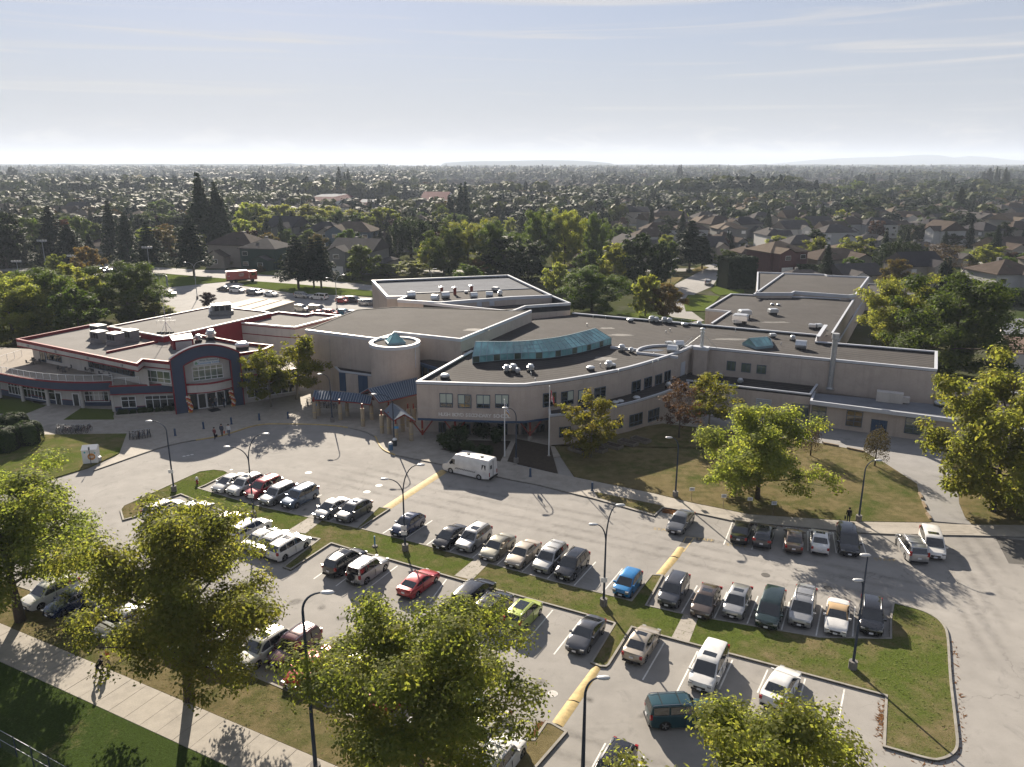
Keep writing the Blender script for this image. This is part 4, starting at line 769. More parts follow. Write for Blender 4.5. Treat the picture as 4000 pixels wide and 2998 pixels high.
# ================================================================ the community centre (left)
cc = thing('community_centre', 'grey and navy two-storey community centre with red trim, a terrace and an arched entrance', 'building', (-60, 112, 0))
def b0(x, y, z): return Vn(A(0, x, y, z))
def b1(x, y, z): return Vn(A(1, x, y, z))
ROOFC = mat('pale_gravel_roof', (.145, .138, .132), .95, var=.15, scale=.3, bump=.2, bscale=14, grime=.25); WARMC = mat('light_roof_coping', (.60, .58, .57), .5, var=.05)
DECK = mat('terrace_deck', (.22, .19, .16), .9, var=.15, scale=1, grime=.2)
P0 = Vn(A(0, 1525, 1375)); P1 = Vn(A(0, 2112, 1290)); pu = (P1-P0).normalized(); pnn = Vector((pu.y, -pu.x)); W_ = (P1-P0).length
c1 = [b0(138, 717, 8), b0(1183, 930, 8), b0(1232, 890, 8), b0(1470, 914, 8), P0+pu*.4-pnn*1.62, P1-pu*.4-pnn*1.62, b0(2085, 838, 8), b1(60, 810, 8), b1(150, 770, 8), b0(2050, 738, 8), b0(1670, 668, 8), b0(1410, 700, 8), b0(935, 612, 8), b0(812, 586, 8)]
block(cc, c1, 6.75, 8, wm=STUC2, rm=ROOFC, drop=.5, ch=.22, cw=.35, cope=REDM, inner=REDM, lip=.05)
cd_ = (c1[1]-c1[0]).normalized(); cn = Vector((-cd_.y, cd_.x)); ci_ = [c1[0]+cn*1.5+cd_*1.5, c1[1]+cn*1.5]
M().prism(ccw(ci_+c1[2:]), 4.2, 6.77, top=False).obj('wall', STUC2, cc, world=True)
strip(M(), offset([c1[0], c1[1], c1[2], c1[3]], -.03), .2, 6.72, 6.9).obj('red_band', REDM, cc, world=True)
strip(M(), offset([c1[6], c1[7]], -.03), .2, 6.75, 6.9).obj('red_band', REDM, cc, world=True)
c2 = [b0(938, 607, 8.6), b0(1408, 694, 8.6), b0(1645, 650, 8.6), b0(2211, 522, 8.6), b1(130, 492, 8.6), b1(60, 475, 8.6), b0(1855, 431, 8.6)]
block(cc, c2, 0, 8.6, wm=REDM, rm=ROOFC, drop=.25, ch=.2, cw=.35, cope=WARMC, inner=REDM)
c3 = [b0(1640, 668, 8.1), b0(2065, 573, 8.1), b1(175, 601, 8.1), b1(335, 613, 8.1), b1(735, 511, 8.1), b1(500, 490, 8.1), b1(430, 505, 8.1), b1(195, 480, 8.1), b1(130, 495, 8.1), b0(2211, 530, 8.1)]
block(cc, c3[1:], 0, 8.1, wm=STUC2, rm=ROOFC, drop=.45, ch=.3, cw=.35, cope=WARMC, inner=REDM)
c3w = [Vn(p) for p in c3[:4]]
M().wall(c3[0], c3[1], 0, 7.8, .4).obj('wall', STUC2, cc, world=True)
strip(M(), offset(c3w+[c3[4]], -.05), .16, 7.6, 7.78).obj('red_band', REDM, cc, world=True); strip(M(), offset(c3w+[c3[4]], -.04), .16, 6.0, 6.15).obj('red_band', REDM, cc, world=True)
# roof divider and equipment
M().wall(b0(920, 838, 7.6), b0(1360, 745, 7.6), 7.5, 7.85, .3).obj('roof_kerb', REDM, cc, world=True)
p = [b0(1465, 700, 8.9), b0(1490, 738, 8.9), b0(1670, 718, 8.9), b0(1650, 672, 8.9)]; k = M().prism(ccw(p), 7.5, 8.95); k.obj('roof_hatch', REDM, cc, world=True); strip(M(), ccw(p), .35, 8.9, 9.02, closed=True).obj('hatch_rim', WARMC, cc, world=True)
ACD = mat('grey_unit_casing', (.16, .16, .16), .6, 0, .15, 3)
def ac_unit(p, rz, s_=1.0):
    o = M().prism([(math.cos(rz+a)*1.5*s_+p.x, math.sin(rz+a)*1.5*s_+p.y) for a in [i*math.pi/4+.39 for i in range(8)]], p.z, p.z+.6).obj('unit_base', ACD, cc, world=True)
    m = M().box((p.x, p.y, p.z+1.2), (2.2*s_, 1.7*s_, 1.2), rz); u = m.obj('air_conditioner', ACD, cc, world=True)
    M().box((p.x, p.y, p.z+1.84), (2.3*s_, 1.8*s_, .1), rz).obj('unit_lid', GALVD, cc, world=True)
    d = Vector((math.cos(rz), math.sin(rz))); n = Vector((d.y, -d.x))
    for f_ in (-.33, 0, .33):
        q = Vector((p.x, p.y))+d*f_*2.0*s_+n*.86*s_; k = M().box((q.x, q.y, p.z+1.2), (.5*s_, .04, .8), rz); k.v = [(x-cc.location.x, y-cc.location.y, z-cc.location.z) for x, y, z in k.v]; k.obj('grille', BLACKM, u)
for t, x, y in ((0, 860, 690), (0, 1005, 762), (0, 1135, 735), (0, 865, 745)): ac_unit(A(t, x, y, 7.55), -.5)
ac_unit(A(0, 1915, 500, 8.4), .5, 1.5); M().box((*b0(1845, 500, 8.4), 9.1), (1.5, 1.4, 1.4), .5).obj('air_handler', VENTW, cc, world=True)
p = A(0, 1590, 800, 7.5); M().box((p.x, p.y, 8.1), (2.4, 1.4, 1.2), .5).obj('air_handler', GALVD, cc, world=True)
for x, y, s_ in ((1825, 728, 1.7), (1715, 745, 1.2), (2095, 808, 1.8)): q = A(0, x, y, 7.5); o = put('roof_vent', VM['dome' if s_ > 1.75 else 'mushroom'], cc, q-cc.location); o.scale = (s_,)*3
# mast with antenna yagis
q = A(0, 1440, 665, 8.35); m = M().tube([(q.x, q.y, 8.3), (q.x, q.y, 14.8)], .05, 5).tube([(q.x-1.6, q.y, 10.4), (q.x+1.6, q.y+.5, 10.4)], .03, 4).tube([(q.x-1.2, q.y+.4, 11), (q.x+1.2, q.y-.4, 11)], .03, 4)
for i in range(3): a = i*2.1; m.tube([(q.x, q.y, 10.2), (q.x+1.1*math.cos(a), q.y+1.1*math.sin(a), 8.4)], .035, 4)
for f_ in (-1.4, -.7, .7, 1.4): m.tube([(q.x+f_, q.y+f_*.15, 9.9), (q.x+f_, q.y+f_*.15, 10.9)], .02, 4)
for f_ in (-1, -.4, .3, 1): m.box((q.x+f_*1.1, q.y-.5, 8.5), (.5, .5, .3), mi=1)
m.obj('antenna_mast', [GALV, BLACKM], cc, world=True)
# upper-storey glazing
fl1 = ci_; fl2 = [c1[2]+Vector((0, -.03)), c1[3]]
for x0, x1, y0, y1, nx in ((362, 408, 825, 912, 2), (425, 560, 838, 908, 4), (805, 1180, 915, 1000, 8)):
    win_px(cc, fl1, 0, x0, x1, y0+(12 if x1 > 600 else 0), y1, nx, 1, z=5, fm=FRAME)
for x0, x1, y0, y1 in ((385, 415, 840, 918),): pass
win_px(cc, fl2, 0, 1225, 1478, 992, 1090, 4, frac=(0, .35, 1), z=5, fm=WFRAME, pm=PANEG)
for x in (250, 508, 788, 1065):     # soffit lamps
    p = on_wall(c1[:2], x*_k, 7.2); M().box((p.x+.08, p.y-.12, 7.25), (.42, .25, .28), -.53).obj('wall_lamp', GALVD, cc, world=True)
# stair/store box on the terrace
p = b0(655, 990, 4.3); q = b0(790, 1000, 4.3); M().box((*((p+q)/2+Vector((.2, .9))), 5.25), (2.6, 1.8, 1.9), -.4).obj('store_box', STUC2, cc, world=True)

# ---- ground floor: terrace slab with navy fascia and red trims, recessed walls and columns
ZT = 4.3
tf = smooth_line([b0(-700, 905, ZT), b0(-300, 968, ZT), b0(0, 1018, ZT), b0(250, 1062, ZT), b0(500, 1088, ZT), b0(750, 1094, ZT), b0(968, 1088, ZT)], 4)
tf2 = [b0(942, 1128, ZT), b0(1490, 1108, ZT)]
terr = tf+[tf2[0], tf2[1], c1[3]+Vector((0, 2)), Vn((-52, 118)), Vn((-60, 122)), Vn((-83, 134)), Vn((-110, 140))]
M().prism(ccw(terr), 3.0, ZT-.02, mtop=1).obj('terrace', [BLUEW, DECK], cc, world=True)
for z0_, z1_ in ((ZT-.14, ZT+.06), (2.92, 3.08)): strip(M(), offset(tf+tf2, -.05), .25, z0_, z1_).obj('red_trim', REDM, cc, world=True)
lw = offset(tf, 1.6); lw2 = offset(tf2, .9)
M().prism(ccw(lw+[lw2[0], lw2[1], Vn((-52, 118)), Vn((-83, 134)), Vn((-110, 140))]), 0, 3.0, top=False).obj('wall', STUC2, cc, world=True)
strip(M(), offset(lw, -.03), .2, 0, .95).obj('navy_dado', BLUEW, cc, world=True); strip(M(), offset(lw, -.05), .2, .92, 1.0).obj('red_trim', REDM, cc, world=True)
strip(M(), offset(lw2, -.03), .2, 0, .8).obj('navy_dado', BLUEW, cc, world=True); strip(M(), offset(lw2, -.05), .2, .78, .86).obj('red_trim', REDM, cc, world=True)
for x0, x1, y0, y1, nx in ((75, 185, 1090, 1195, 4), (205, 395, 1120, 1232, 6), (425, 478, 1150, 1240, 1), (735, 938, 1170, 1258, 5)): win_px(cc, lw, 0, x0, x1, y0, y1, nx, frac=(0, .65, 1), z=1.6, fm=WFRAME)
for x0, x1, y0, y1 in ((483, 530, 1182, 1298), (632, 685, 1190, 1302)): win_px(cc, lw, 0, x0, x1, y0, y1, 1, 1, z=1.3, fm=WFRAME, name='glazed_door', fw=.16)
win_px(cc, lw2, 0, 1050, 1172, 1215, 1308, 2, frac=(0, .65, 1), z=1.6, fm=WFRAME); win_px(cc, lw2, 0, 1257, 1508, 1205, 1312, 4, frac=(0, .7, 1), z=1.6, fm=WFRAME)
for t, x, y in ((0, 5, 1225), (0, 205, 1262), (0, 423, 1298), (0, 720, 1318), (0, 990, 1350), (0, 1210, 1330)):
    p = A(t, x, y); M().lathe([(.26, 0), (.26, 3.0)], (p.x, p.y, 0), 12).obj('column', STUC2, cc, world=True)
# planter edge in front
p, q = A(0, 985, 1405), A(0, 1520, 1365); M().wall(p, q, 0, .45, .35).obj('planter_kerb', CONC, cc, world=True)
# glazed balustrade
rp = offset(tf, .25); rail = M(); 
rail.tube([(*p, ZT+1.08) for p in rp], .035, 5); rail.tube([(*p, ZT+.12) for p in rp], .025, 5)
rp2 = [rp[-1], Vn(b0(975, 1105, ZT)), offset(tf2, .25)[0]+Vector((.3, .3)), b0(1200, 1108, ZT)+Vector((0, .2))]
rail.tube([(*p, ZT+1.08) for p in rp2], .035, 5)
rail.obj('handrail', WFRAME, cc, world=True)
sg = [0]
for i in range(1, len(rp)): sg.append(sg[-1]+(rp[i]-rp[i-1]).length)
RG, rt_, rb_ = nodes('balustrade_glass'); rb_.inputs['Base Color'].default_value = (.75, .8, .8, 1); rb_.inputs['Roughness'].default_value = .05; rb_.inputs['Alpha'].default_value = .10
npost = int(sg[-1]/1.35); prev = None
for i in range(npost+1):
    p = along(rp, sg, sg[-1]*i/npost*.9999)[0]
    if p.x > -92:
        M().tube([(*p, ZT), (*p, ZT+1.08)], .035, 5).obj('rail_post', WFRAME, cc, world=True)
        if prev is not None: d = (p-prev).normalized(); M().poly([(*(prev+d*.05), ZT+.15), (*(p-d*.05), ZT+.15), (*(p-d*.05), ZT+1.04), (*(prev+d*.05), ZT+1.04)]).obj('glass_panel', RG, cc, world=True)
        prev = p
for a_, b_ in zip(rp2[:-1], rp2[1:]):
    n = max(1, int((b_-a_).length/1.3))
    for i in range(n+1):
        p = a_.lerp(b_, i/n); M().tube([(*p, ZT), (*p, ZT+1.08)], .035, 5).obj('rail_post', WFRAME, cc, world=True)
        if i: q = a_.lerp(b_, (i-1)/n); M().poly([(*q, ZT+.15), (*p, ZT+.15), (*p, ZT+1.04), (*q, ZT+1.04)]).obj('glass_panel', RG, cc, world=True)
lr = [b0(-60, 955, ZT), b0(0, 925, ZT), b0(190, 865, ZT)]; m = M().tube([(*p, ZT+1.08) for p in lr], .035, 5)
for a_, b_ in zip(lr[:-1], lr[1:]):
    for i in range(4): p = a_.lerp(b_, i/3); m.tube([(*p, ZT), (*p, ZT+1.08)], .035, 5)
m.obj('handrail', WFRAME, cc, world=True)

# ---- arched entrance
P0 = Vn(A(0, 1525, 1375)); P1 = Vn(A(0, 2112, 1290)); pu = (P1-P0).normalized(); pnn = Vector((pu.y, -pu.x)); W_ = (P1-P0).length
def pz(u, z, o=0.0): p = P0+pu*u+pnn*o; return (p.x, p.y, z)
zl, zc = 8.35, 10.05
def arch_top(u, w0, w1, zs, rise): t = (u-w0)/(w1-w0); return zs+rise*(1-(2*t-1)**2)
io, i1 = 1.75, W_-1.45; NA = 14
outer = [(W_*i/NA, arch_top(W_*i/NA, 0, W_, zl, zc-zl)) for i in range(NA+1)]; inner = [(io+(i1-io)*i/NA, arch_top(io+(i1-io)*i/NA, io, i1, 7.3, .95)) for i in range(NA+1)]
m = M(); dpt = -1.5
def quad(a, b_, c2, d2, mi=0): m.poly([a, b_, c2, d2], mi)
for o_, fl in ((0, 1), (dpt, -1)):
    for i in range(NA):
        q = [pz(*inner[i], o_), pz(*inner[i+1], o_), pz(*outer[i+1], o_), pz(*outer[i], o_)]; m.poly(q if fl > 0 else q[::-1])
    for (ua, ub, ta, tb) in ((0, io, outer[0][1], inner[0][1]), (i1, W_, inner[-1][1], outer[-1][1])):
        q = [pz(ua, 0, o_), pz(ub, 0, o_), pz(ub, tb, o_), pz(ua, ta, o_)]; m.poly(q if fl > 0 else q[::-1])
for i in range(NA):
    m.poly([pz(*outer[i], 0), pz(*outer[i+1], 0), pz(*outer[i+1], dpt), pz(*outer[i], dpt)]); m.poly([pz(*inner[i+1], 0), pz(*inner[i], 0), pz(*inner[i], dpt), pz(*inner[i+1], dpt)])
for u_, z_, s_ in ((0, outer[0][1], -1), (W_, outer[-1][1], 1), (io, inner[0][1], 1), (i1, inner[-1][1], -1)): m.poly([pz(u_, 0, 0), pz(u_, z_, 0), pz(u_, z_, dpt), pz(u_, 0, dpt)])
m.obj('arch', BLUEW, cc, world=True)
m = M(); m.tube([pz(u, z+.04, .03) for u, z in outer], .13, 6); m.tube([pz(0, 0, .0), pz(0, zl, .0)], .1, 5); m.tube([pz(W_, 0, .0), pz(W_, zl, .0)], .1, 5); m.tube([pz(io, 0, .02)]+[pz(u, z, .02) for u, z in inner]+[pz(i1, 0, .02)], .11, 5)
m.obj('arch_trim', REDM, cc, world=True)
rw = [P0+pu*io-pnn*1.2, P0+pu*i1-pnn*1.2]
M().prism(ccw([rw[0], rw[1], rw[1]-pnn*.3, rw[0]-pnn*.3]), 0, 8.3).obj('wall', STUC2, cc, world=True)
window(cc, rw[0]+pu*1.25, rw[0]+pu*5.55, 4.55, 6.65, 5, 2, fm=WFRAME, pm=PANEG, zs=[4.55, 5.0, 6.1, 6.65])
mid = (io+i1)/2; m = M(); NC = 12; cv = [(io+.05+(i1-io-.1)*i/NC, .95*math.sin(math.pi*i/NC)-.25) for i in range(NC+1)]
fr_ = [Vector(pz(u, 0, o)[:2]) for u, o in cv]
M().prism(fr_+[rw[1]+pnn*.02, rw[0]+pnn*.02], 3.0, 4.35).obj('curved_canopy', STUC2, cc, world=True)
m = strip(strip(M(), [p+pnn*.04 for p in fr_], .12, 4.2, 4.46), [p+pnn*.04 for p in fr_], .12, 2.92, 3.06); stuff(m.obj('canopy_trim', REDM, cc, world=True))
for u_, w_, nm in ((1.6, 1.15, 'glazed_door'), (4.3, 1.15, 'glazed_door'), (2.85, 1.35, 'glazed_door'), (.5, .95, 'side_light'), (5.55, .8, 'side_light')): window(cc, rw[0]+pu*u_, rw[0]+pu*(u_+w_), .12, 2.45, 1, 1, fm=WFRAME if nm != 'side_light' else FRAME, name=nm, fw=.17 if nm != 'side_light' else .1)
# sign over the door
SIGN = mat('white_sign_board', (.68, .72, .74), .4, var=.03); SIGNT = mat('teal_sign_letters', (.02, .10, .15), .5); SIGNB = mat('blue_sign_letters', (.05, .22, .45), .5); SIGNG = mat('green_emblem', (.12, .30, .18), .5)
us0, us1 = io+1.55, io+5.15; sb = [(us0+(us1-us0)*i/10, .12*math.sin(math.pi*i/10)) for i in range(11)]; m = M()
bot = [pz(u, 6.88, -1.1) for u, z in sb]; top = [pz(u, 7.68+z, -1.1) for u, z in sb]; m.poly(bot+top[::-1])
m.poly([pz(u, 6.88, -1.18) for u, z in sb][::-1]+[pz(u, 7.68+z, -1.18) for u, z in sb]); so = m.obj('sign_board', SIGN, cc, world=True)
ra = math.atan2(pu.y, pu.x)
for tx, z_, m_, u_ in (('West Richmond', 7.38, SIGNT, .35), ('Community Centre', 6.99, SIGNB, .35)):
    me = letters(tx, .40, m_, bold=.008); p = pz((us0+us1)/2+u_, z_, -1.085); o = put('sign_letters', me, so, Vector(p)-cc.location); o.rotation_euler = (R(90), 0, ra)
p = pz(us0+.35, 7.2, -1.085); k = M().poly([(-.2, -.2, 0), (.2, -.2, 0), (.2, .02, 0), (0, .25, 0), (-.2, .02, 0)]); o = k.obj('sign_emblem', SIGNG, so, Vector(p)-cc.location); o.rotation_euler = (R(90), 0, ra)
# two-tone columns of balloons either side of the door
BAL = [mat('gold_balloon', (.45, .24, .05), .3, var=.1, co='obj'), mat('red_balloon', (.40, .04, .03), .3, var=.1, co='obj'), mat('white_balloon', (.6, .55, .5), .3, var=.05, co='obj')]
bm = bmesh.new(); bmesh.ops.create_icosphere(bm, subdivisions=1, radius=.17); bme = bpy.data.meshes.new('balloon'); bm.to_mesh(bme); bm.free(); bms = []
for b_ in BAL: q = bme.copy(); q.materials.append(b_); bms.append(q)
for u_, lb in ((io+.2, 'column of orange and red balloons left of the arched door'), (i1-.25, 'column of orange and red balloons right of the arched door')):
    bc = thing('balloon_column', lb, 'balloons', pz(u_, 0, .15))
    for i in range(12):
        for j in range(4): a = i*.5+j*1.57; put('balloon', bms[(i+j) % 3], bc, (.2*math.cos(a)+.15*math.sin(i*.5), .2*math.sin(a), .25+i*.21))
# right-hand part beyond the arch: navy band over glazing
e0, e1 = P1+pu*.2+pnn*-.6, P1+pu*9.0-pnn*1.6
M().prism(ccw([e0, e1, e1-pnn*5, e0-pnn*5]), 0, 4.4).obj('wall', STUC2, cc, world=True); M().wall(e0+pnn*.15, e1+pnn*.15, 3.0, 4.4, .5).obj('navy_band', BLUEW, cc, world=True)
for z_ in (3.0, 4.4): M().wall(e0+pnn*.2, e1+pnn*.2, z_-.08, z_+.08, .6).obj('red_trim', REDM, cc, world=True)
window(cc, e0+pu*.5, e0+pu*7.8, .9, 2.8, 7, 2, fm=WFRAME, zs=[.9, 2.2, 2.8]); window(cc, c1[6]+(c1[7]-c1[6])*.05, c1[6]+(c1[7]-c1[6])*.9, 4.9, 6.5, 6, 1, fm=WFRAME, pm=PANEG)
# terrace chairs and tables
TCH = mat('terrace_furniture_metal', (.05, .05, .055), .5); TCW = mat('white_furniture', (.6, .6, .6), .5)
def tset(p, lab, m_):
    t = thing('terrace_table', lab, 'table', (p.x, p.y, ZT-.02)); M().lathe([(.5, .70), (.5, .74)], n=12).obj('tabletop', m_, t); M().lathe([(.04, .03), (.04, .70)], n=6).obj('leg', m_, t); M().lathe([(.28, 0), (.28, .03)], n=10).obj('base', m_, t)
chm = [M().box((0, 0, .45), (.45, .45, .04)).mesh('seat', TCH), M().box((0, .22, .7), (.45, .04, .45)).mesh('backrest', TCH), M().tube([(0, 0, 0), (0, 0, .43)], .02, 4).mesh('leg', TCH)]
def tchair(p, rz, lab):
    t = thing('terrace_chair', lab, 'chair', (p.x, p.y, ZT-.02), rz, 'chairs on the terrace'); put('seat', chm[0], t); put('backrest', chm[1], t)
    for x in (-.2, .2):
        for y in (-.2, .2): put('leg', chm[2], t, (x, y, 0))
for i, (x, y) in enumerate(((290, 935), (800, 1010), (920, 1030), (560, 1000), (1010, 1045))):
    p = b0(x, y, ZT); tset(Vector((p.x, p.y)), ['black round table at the far end of the terrace', 'black round table under the long band of terrace windows', 'black round table near the right end of the terrace', 'black round table in the middle of the terrace', 'black round table in the corner beside the glazed bay'][i], TCH)
    for j in range(3): a = j*2.1+i; tchair(p+Vector((math.cos(a), math.sin(a)))*.85, a-math.pi/2, 'black metal chair at a round table on the terrace of the left building')
UM = mat('orange_umbrella', (.55, .12, .03), .8); p = b0(545, 945, ZT); t = thing('terrace_umbrella', 'folded orange parasol on the terrace', 'parasol', (p.x, p.y, ZT)); M().tube([(0, 0, 0), (0, 0, 2.3)], .03, 5).obj('pole', TCW, t); M().lathe([(.5, .9), (.35, 1.2), (.05, 1.75)], n=8).obj('canopy', UM, t)
# ================================================================ vehicles
def paint(name, col, metal=.35, rough=.28):
    m, t, b = nodes(name); b.inputs['Base Color'].default_value = (*col, 1)
    n = nnoise(t, nobjco(t), 1.4, 3); t.links.new(nmix(t, nmap(t, n, .35, .65), [x*.9 for x in col], [min(1, x*1.08) for x in col]), b.inputs['Base Color'])
    b.inputs['Metallic'].default_value = metal; b.inputs['Roughness'].default_value = rough; b.inputs['Coat Weight'].default_value = 1; b.inputs['Coat Roughness'].default_value = .05; return m
PT = {k: paint('car_paint_'+k, c, m_, r) for k, c, m_, r in (
    ('white', (.60, .59, .57), 0, .35), ('silver', (.36, .36, .36), .6, .32), ('beige', (.36, .31, .25), .4, .32), ('champagne', (.20, .19, .15), .5, .3), ('grey', (.12, .125, .135), .5, .3), ('dark_grey', (.055, .058, .07), .45, .28),
    ('black', (.010, .010, .013), .2, .2), ('navy', (.012, .025, .075), .3, .25), ('blue_grey', (.08, .115, .17), .5, .3), ('blue', (.01, .17, .42), .3, .3), ('red', (.33, .015, .022), .25, .28), ('maroon', (.07, .010, .012), .3, .25),
    ('lime', (.33, .40, .06), .15, .3), ('teal', (.008, .052, .068), .4, .28), ('dark_green', (.016, .035, .036), .4, .26), ('brown', (.095, .07, .058), .5, .3), ('pale_blue', (.10, .30, .40), .3, .3), ('pearl', (.52, .50, .45), .1, .35))}
CGLASS = glass_mat('car_glass', (.012, .014, .016), .03); TYRE = mat('tyre_rubber', (.014, .014, .015), .85, var=.1, co='obj'); RIM = mat('alloy_rim', (.42, .42, .43), .3, .8, .05, co='obj')
LAMPW = mat('headlight_lens', (.30, .30, .30), .2, .2, .03, co='obj', spec=.5); LAMPR = mat('taillight_lens', (.26, .008, .008), .2, 0, .1, co='obj', spec=.6); TRIM = mat('dark_car_trim', (.018, .018, .02), .6, var=.1, co='obj'); PLATE = mat('number_plate', (.62, .62, .64), .5, var=.02, co='obj')
CHROME = mat('chrome_trim', (.55, .55, .56), .18, 1.0, .03, co='obj'); SOFT = mat('tan_soft_top', (.34, .24, .14), .9, var=.08, co='obj')
def seg_int(line, x):
    for (x0, z0), (x1, z1) in zip(line[:-1], line[1:]):
        if min(x0, x1) <= x <= max(x0, x1) and x0 != x1: return z0+(z1-z0)*(x-x0)/(x1-x0)
    return line[0][1]
def make_car(L_, W_, low, gh, wx=(1.4, -1.4), wr=.33, pill=((.9, -.1), (-.17, -1.0)), roofw=.74, rails=0, sun=(), spare=False, hl=(.22, .30, .12), hz=.60, tz=.8, th=.24, tw=.2, beltw=.94, ghm=0):
    HL = L_/2; bot = .22
    def plan(x): return 1-.13*abs(x/HL)**4
    arch = []
    for cx in (wx[1], wx[0]):
        ra = wr+.045; a0 = math.asin(max(-1, min(1, (bot-wr)/ra)))
        for k in range(9): a = math.pi-a0-(math.pi-2*a0)*k/8; arch.append((cx+ra*math.cos(a), wr+ra*math.sin(a)))
    outl = list(low)+arch            # front bottom -> over the top -> rear bottom -> arches back to the front
    m = M(); T = (-1, -.93, -.62, 0, .62, .93, 1); n = len(outl); zc = .55
    for t in T:
        for x, z in outl:
            sh = .045 if abs(t) == 1 else 0.
            z2 = z-(sh if z > zc else 0)+(.035*(1-t*t) if z > .68 else 0); x2 = x*(1-.018*(abs(t) == 1))-(.10*t*t*math.copysign(1, x) if abs(x) > HL*.86 else 0)
            m.v.append((x2, t*W_/2*plan(x)*(1-.05*max(0, z-.6)), z2))
    for i in range(len(T)-1):
        for k in range(n):
            k2 = (k+1) % n; m.f.append((i*n+k, i*n+k2, (i+1)*n+k2, (i+1)*n+k)); m.m.append(0)
    m.f.append(tuple(range(n-1, -1, -1))); m.m.append(0); m.f.append(tuple(range((len(T)-1)*n, len(T)*n))); m.m.append(0)
    zr = max(z for x, z in gh); zb = gh[0][1]
    def half(z): return W_/2*(beltw+(roofw-beltw)*max(0, min(1, (z-zb)/(zr-zb))))
    def crown(t, z): return .03*(1-t*t)*max(0, min(1, (z-zb)/(zr-zb)))
    TG = (-1, -.9, -.5, 0, .5, .9, 1); b = len(m.v); g = len(gh)
    for t in TG:
        for x, z in gh: m.v.append((x, t*half(z)*plan(x), z+crown(t, z)-(.03 if abs(t) == 1 and z > zb+.2 else 0)))
    for i in range(len(TG)-1):
        for k in range(g-1): m.f.append((b+i*g+k, b+i*g+k+1, b+(i+1)*g+k+1, b+(i+1)*g+k)); m.m.append(ghm)
    m.f.append(tuple(b+k for k in range(g-1, -1, -1))); m.m.append(ghm); m.f.append(tuple(b+(len(TG)-1)*g+k for k in range(g))); m.m.append(ghm)
    def fin(mm, name, mats, ang=38):
        me = mm.mesh(name, mats, True)
        bm_ = bmesh.new(); bm_.from_mesh(me); bmesh.ops.recalc_face_normals(bm_, faces=bm_.faces); bm_.to_mesh(me); bm_.free()
        me.set_sharp_from_angle(angle=R(ang)); return me
    P = [('body', fin(m, 'body', [PT['white'], SOFT]), (0, 0, 0), None, True)]
    def pane(p, q, f0, f1, wf, nm):
        k = M(); dx, dz = q[0]-p[0], q[1]-p[1]; l = math.hypot(dx, dz); nx, nz = -dz/l, dx/l
        if nz < 0 and abs(nz) > .05: nx, nz = -nx, -nz
        if nm == 'rear_window' and nx > 0: nx, nz = -nx, -nz
        if nm == 'windscreen' and nx < 0: nx, nz = -nx, -nz
        for f_ in (f0, (f0+f1)/2, f1):
            x, z = p[0]+dx*f_, p[1]+dz*f_
            for t in (-wf, -wf*.5, 0, wf*.5, wf): k.v.append((x+nx*.012, t*half(z)*plan(x), z+crown(t, z)+nz*.012))
        for i in range(2):
            for j in range(4): a = i*5+j; k.f.append((a, a+1, a+6, a+5)); k.m.append(0)
        P.append((nm, fin(k, nm, CGLASS), (0, 0, 0), None, False))
    pane(gh[0], gh[1], .06, .95, .88, 'windscreen'); pane(gh[-1], gh[-2], .12, .9, .84, 'rear_window')
    for s_ in (1, -1):
        for xq in {round(p_[1]-.035, 3) for p_ in pill[:2]}:
            if min(abs(xq-w_) for w_ in wx) > wr+.06: P.append(('door_seam', M().box((xq, s_*(W_/2*plan(xq)-.004), .65), (.03, .03, .62)).mesh('door_seam', TRIM), (0, 0, 0), None, False))
        for x1, x0 in pill:
            k = M(); xs = [x0+(x1-x0)*i/5 for i in range(6)]; bz = zb+.07; c_ = 0
            for x in xs:
                zt = max(bz+.02, min(seg_int(gh, x)-.085, zr-.085))
                for z in (bz+(.0), zt): k.v.append((x, s_*(half(z)*plan(x)+.012), z))
            for i in range(5): k.f.append((2*i, 2*i+2, 2*i+3, 2*i+1) if s_ < 0 else (2*i+1, 2*i+3, 2*i+2, 2*i)); k.m.append(0)
            P.append(('side_window', fin(k, 'side_window', CGLASS), (0, 0, 0), None, False))
    tm = M().lathe([(wr*.62, -.09), (wr*.95, -.11), (wr, -.07), (wr, .07), (wr*.95, .11), (wr*.62, .09)], n=18, ax=1); tme = fin(tm, 'tyre', TYRE)
    rm = M().lathe([(wr*.62, -.085), (wr*.62, .085)], n=18, ax=1, mi=1)
    for s_ in (-1, 1):
        for i in range(5):
            a = i*2*math.pi/5; rm.tube([(.03*math.cos(a), s_*.1, .03*math.sin(a)), (wr*.6*math.cos(a), s_*.1, wr*.6*math.sin(a))], .04, 4)
    rme = fin(rm, 'rim', [RIM, TRIM])
    for x in wx:
        for s_ in (-1, 1): P.append(('wheel', None, (x, s_*(W_/2*plan(x)-.125), wr), None, False)); pi = len(P)-1; P.append(('tyre', tme, (0, 0, 0), pi, False)); P.append(('rim', rme, (0, 0, 0), pi, False))
    hm = fin(M().box((0, 0, 0), hl, 0), 'headlight', LAMPW); tl = fin(M().box((0, 0, 0), (.16, tw, th)), 'taillight', LAMPR)
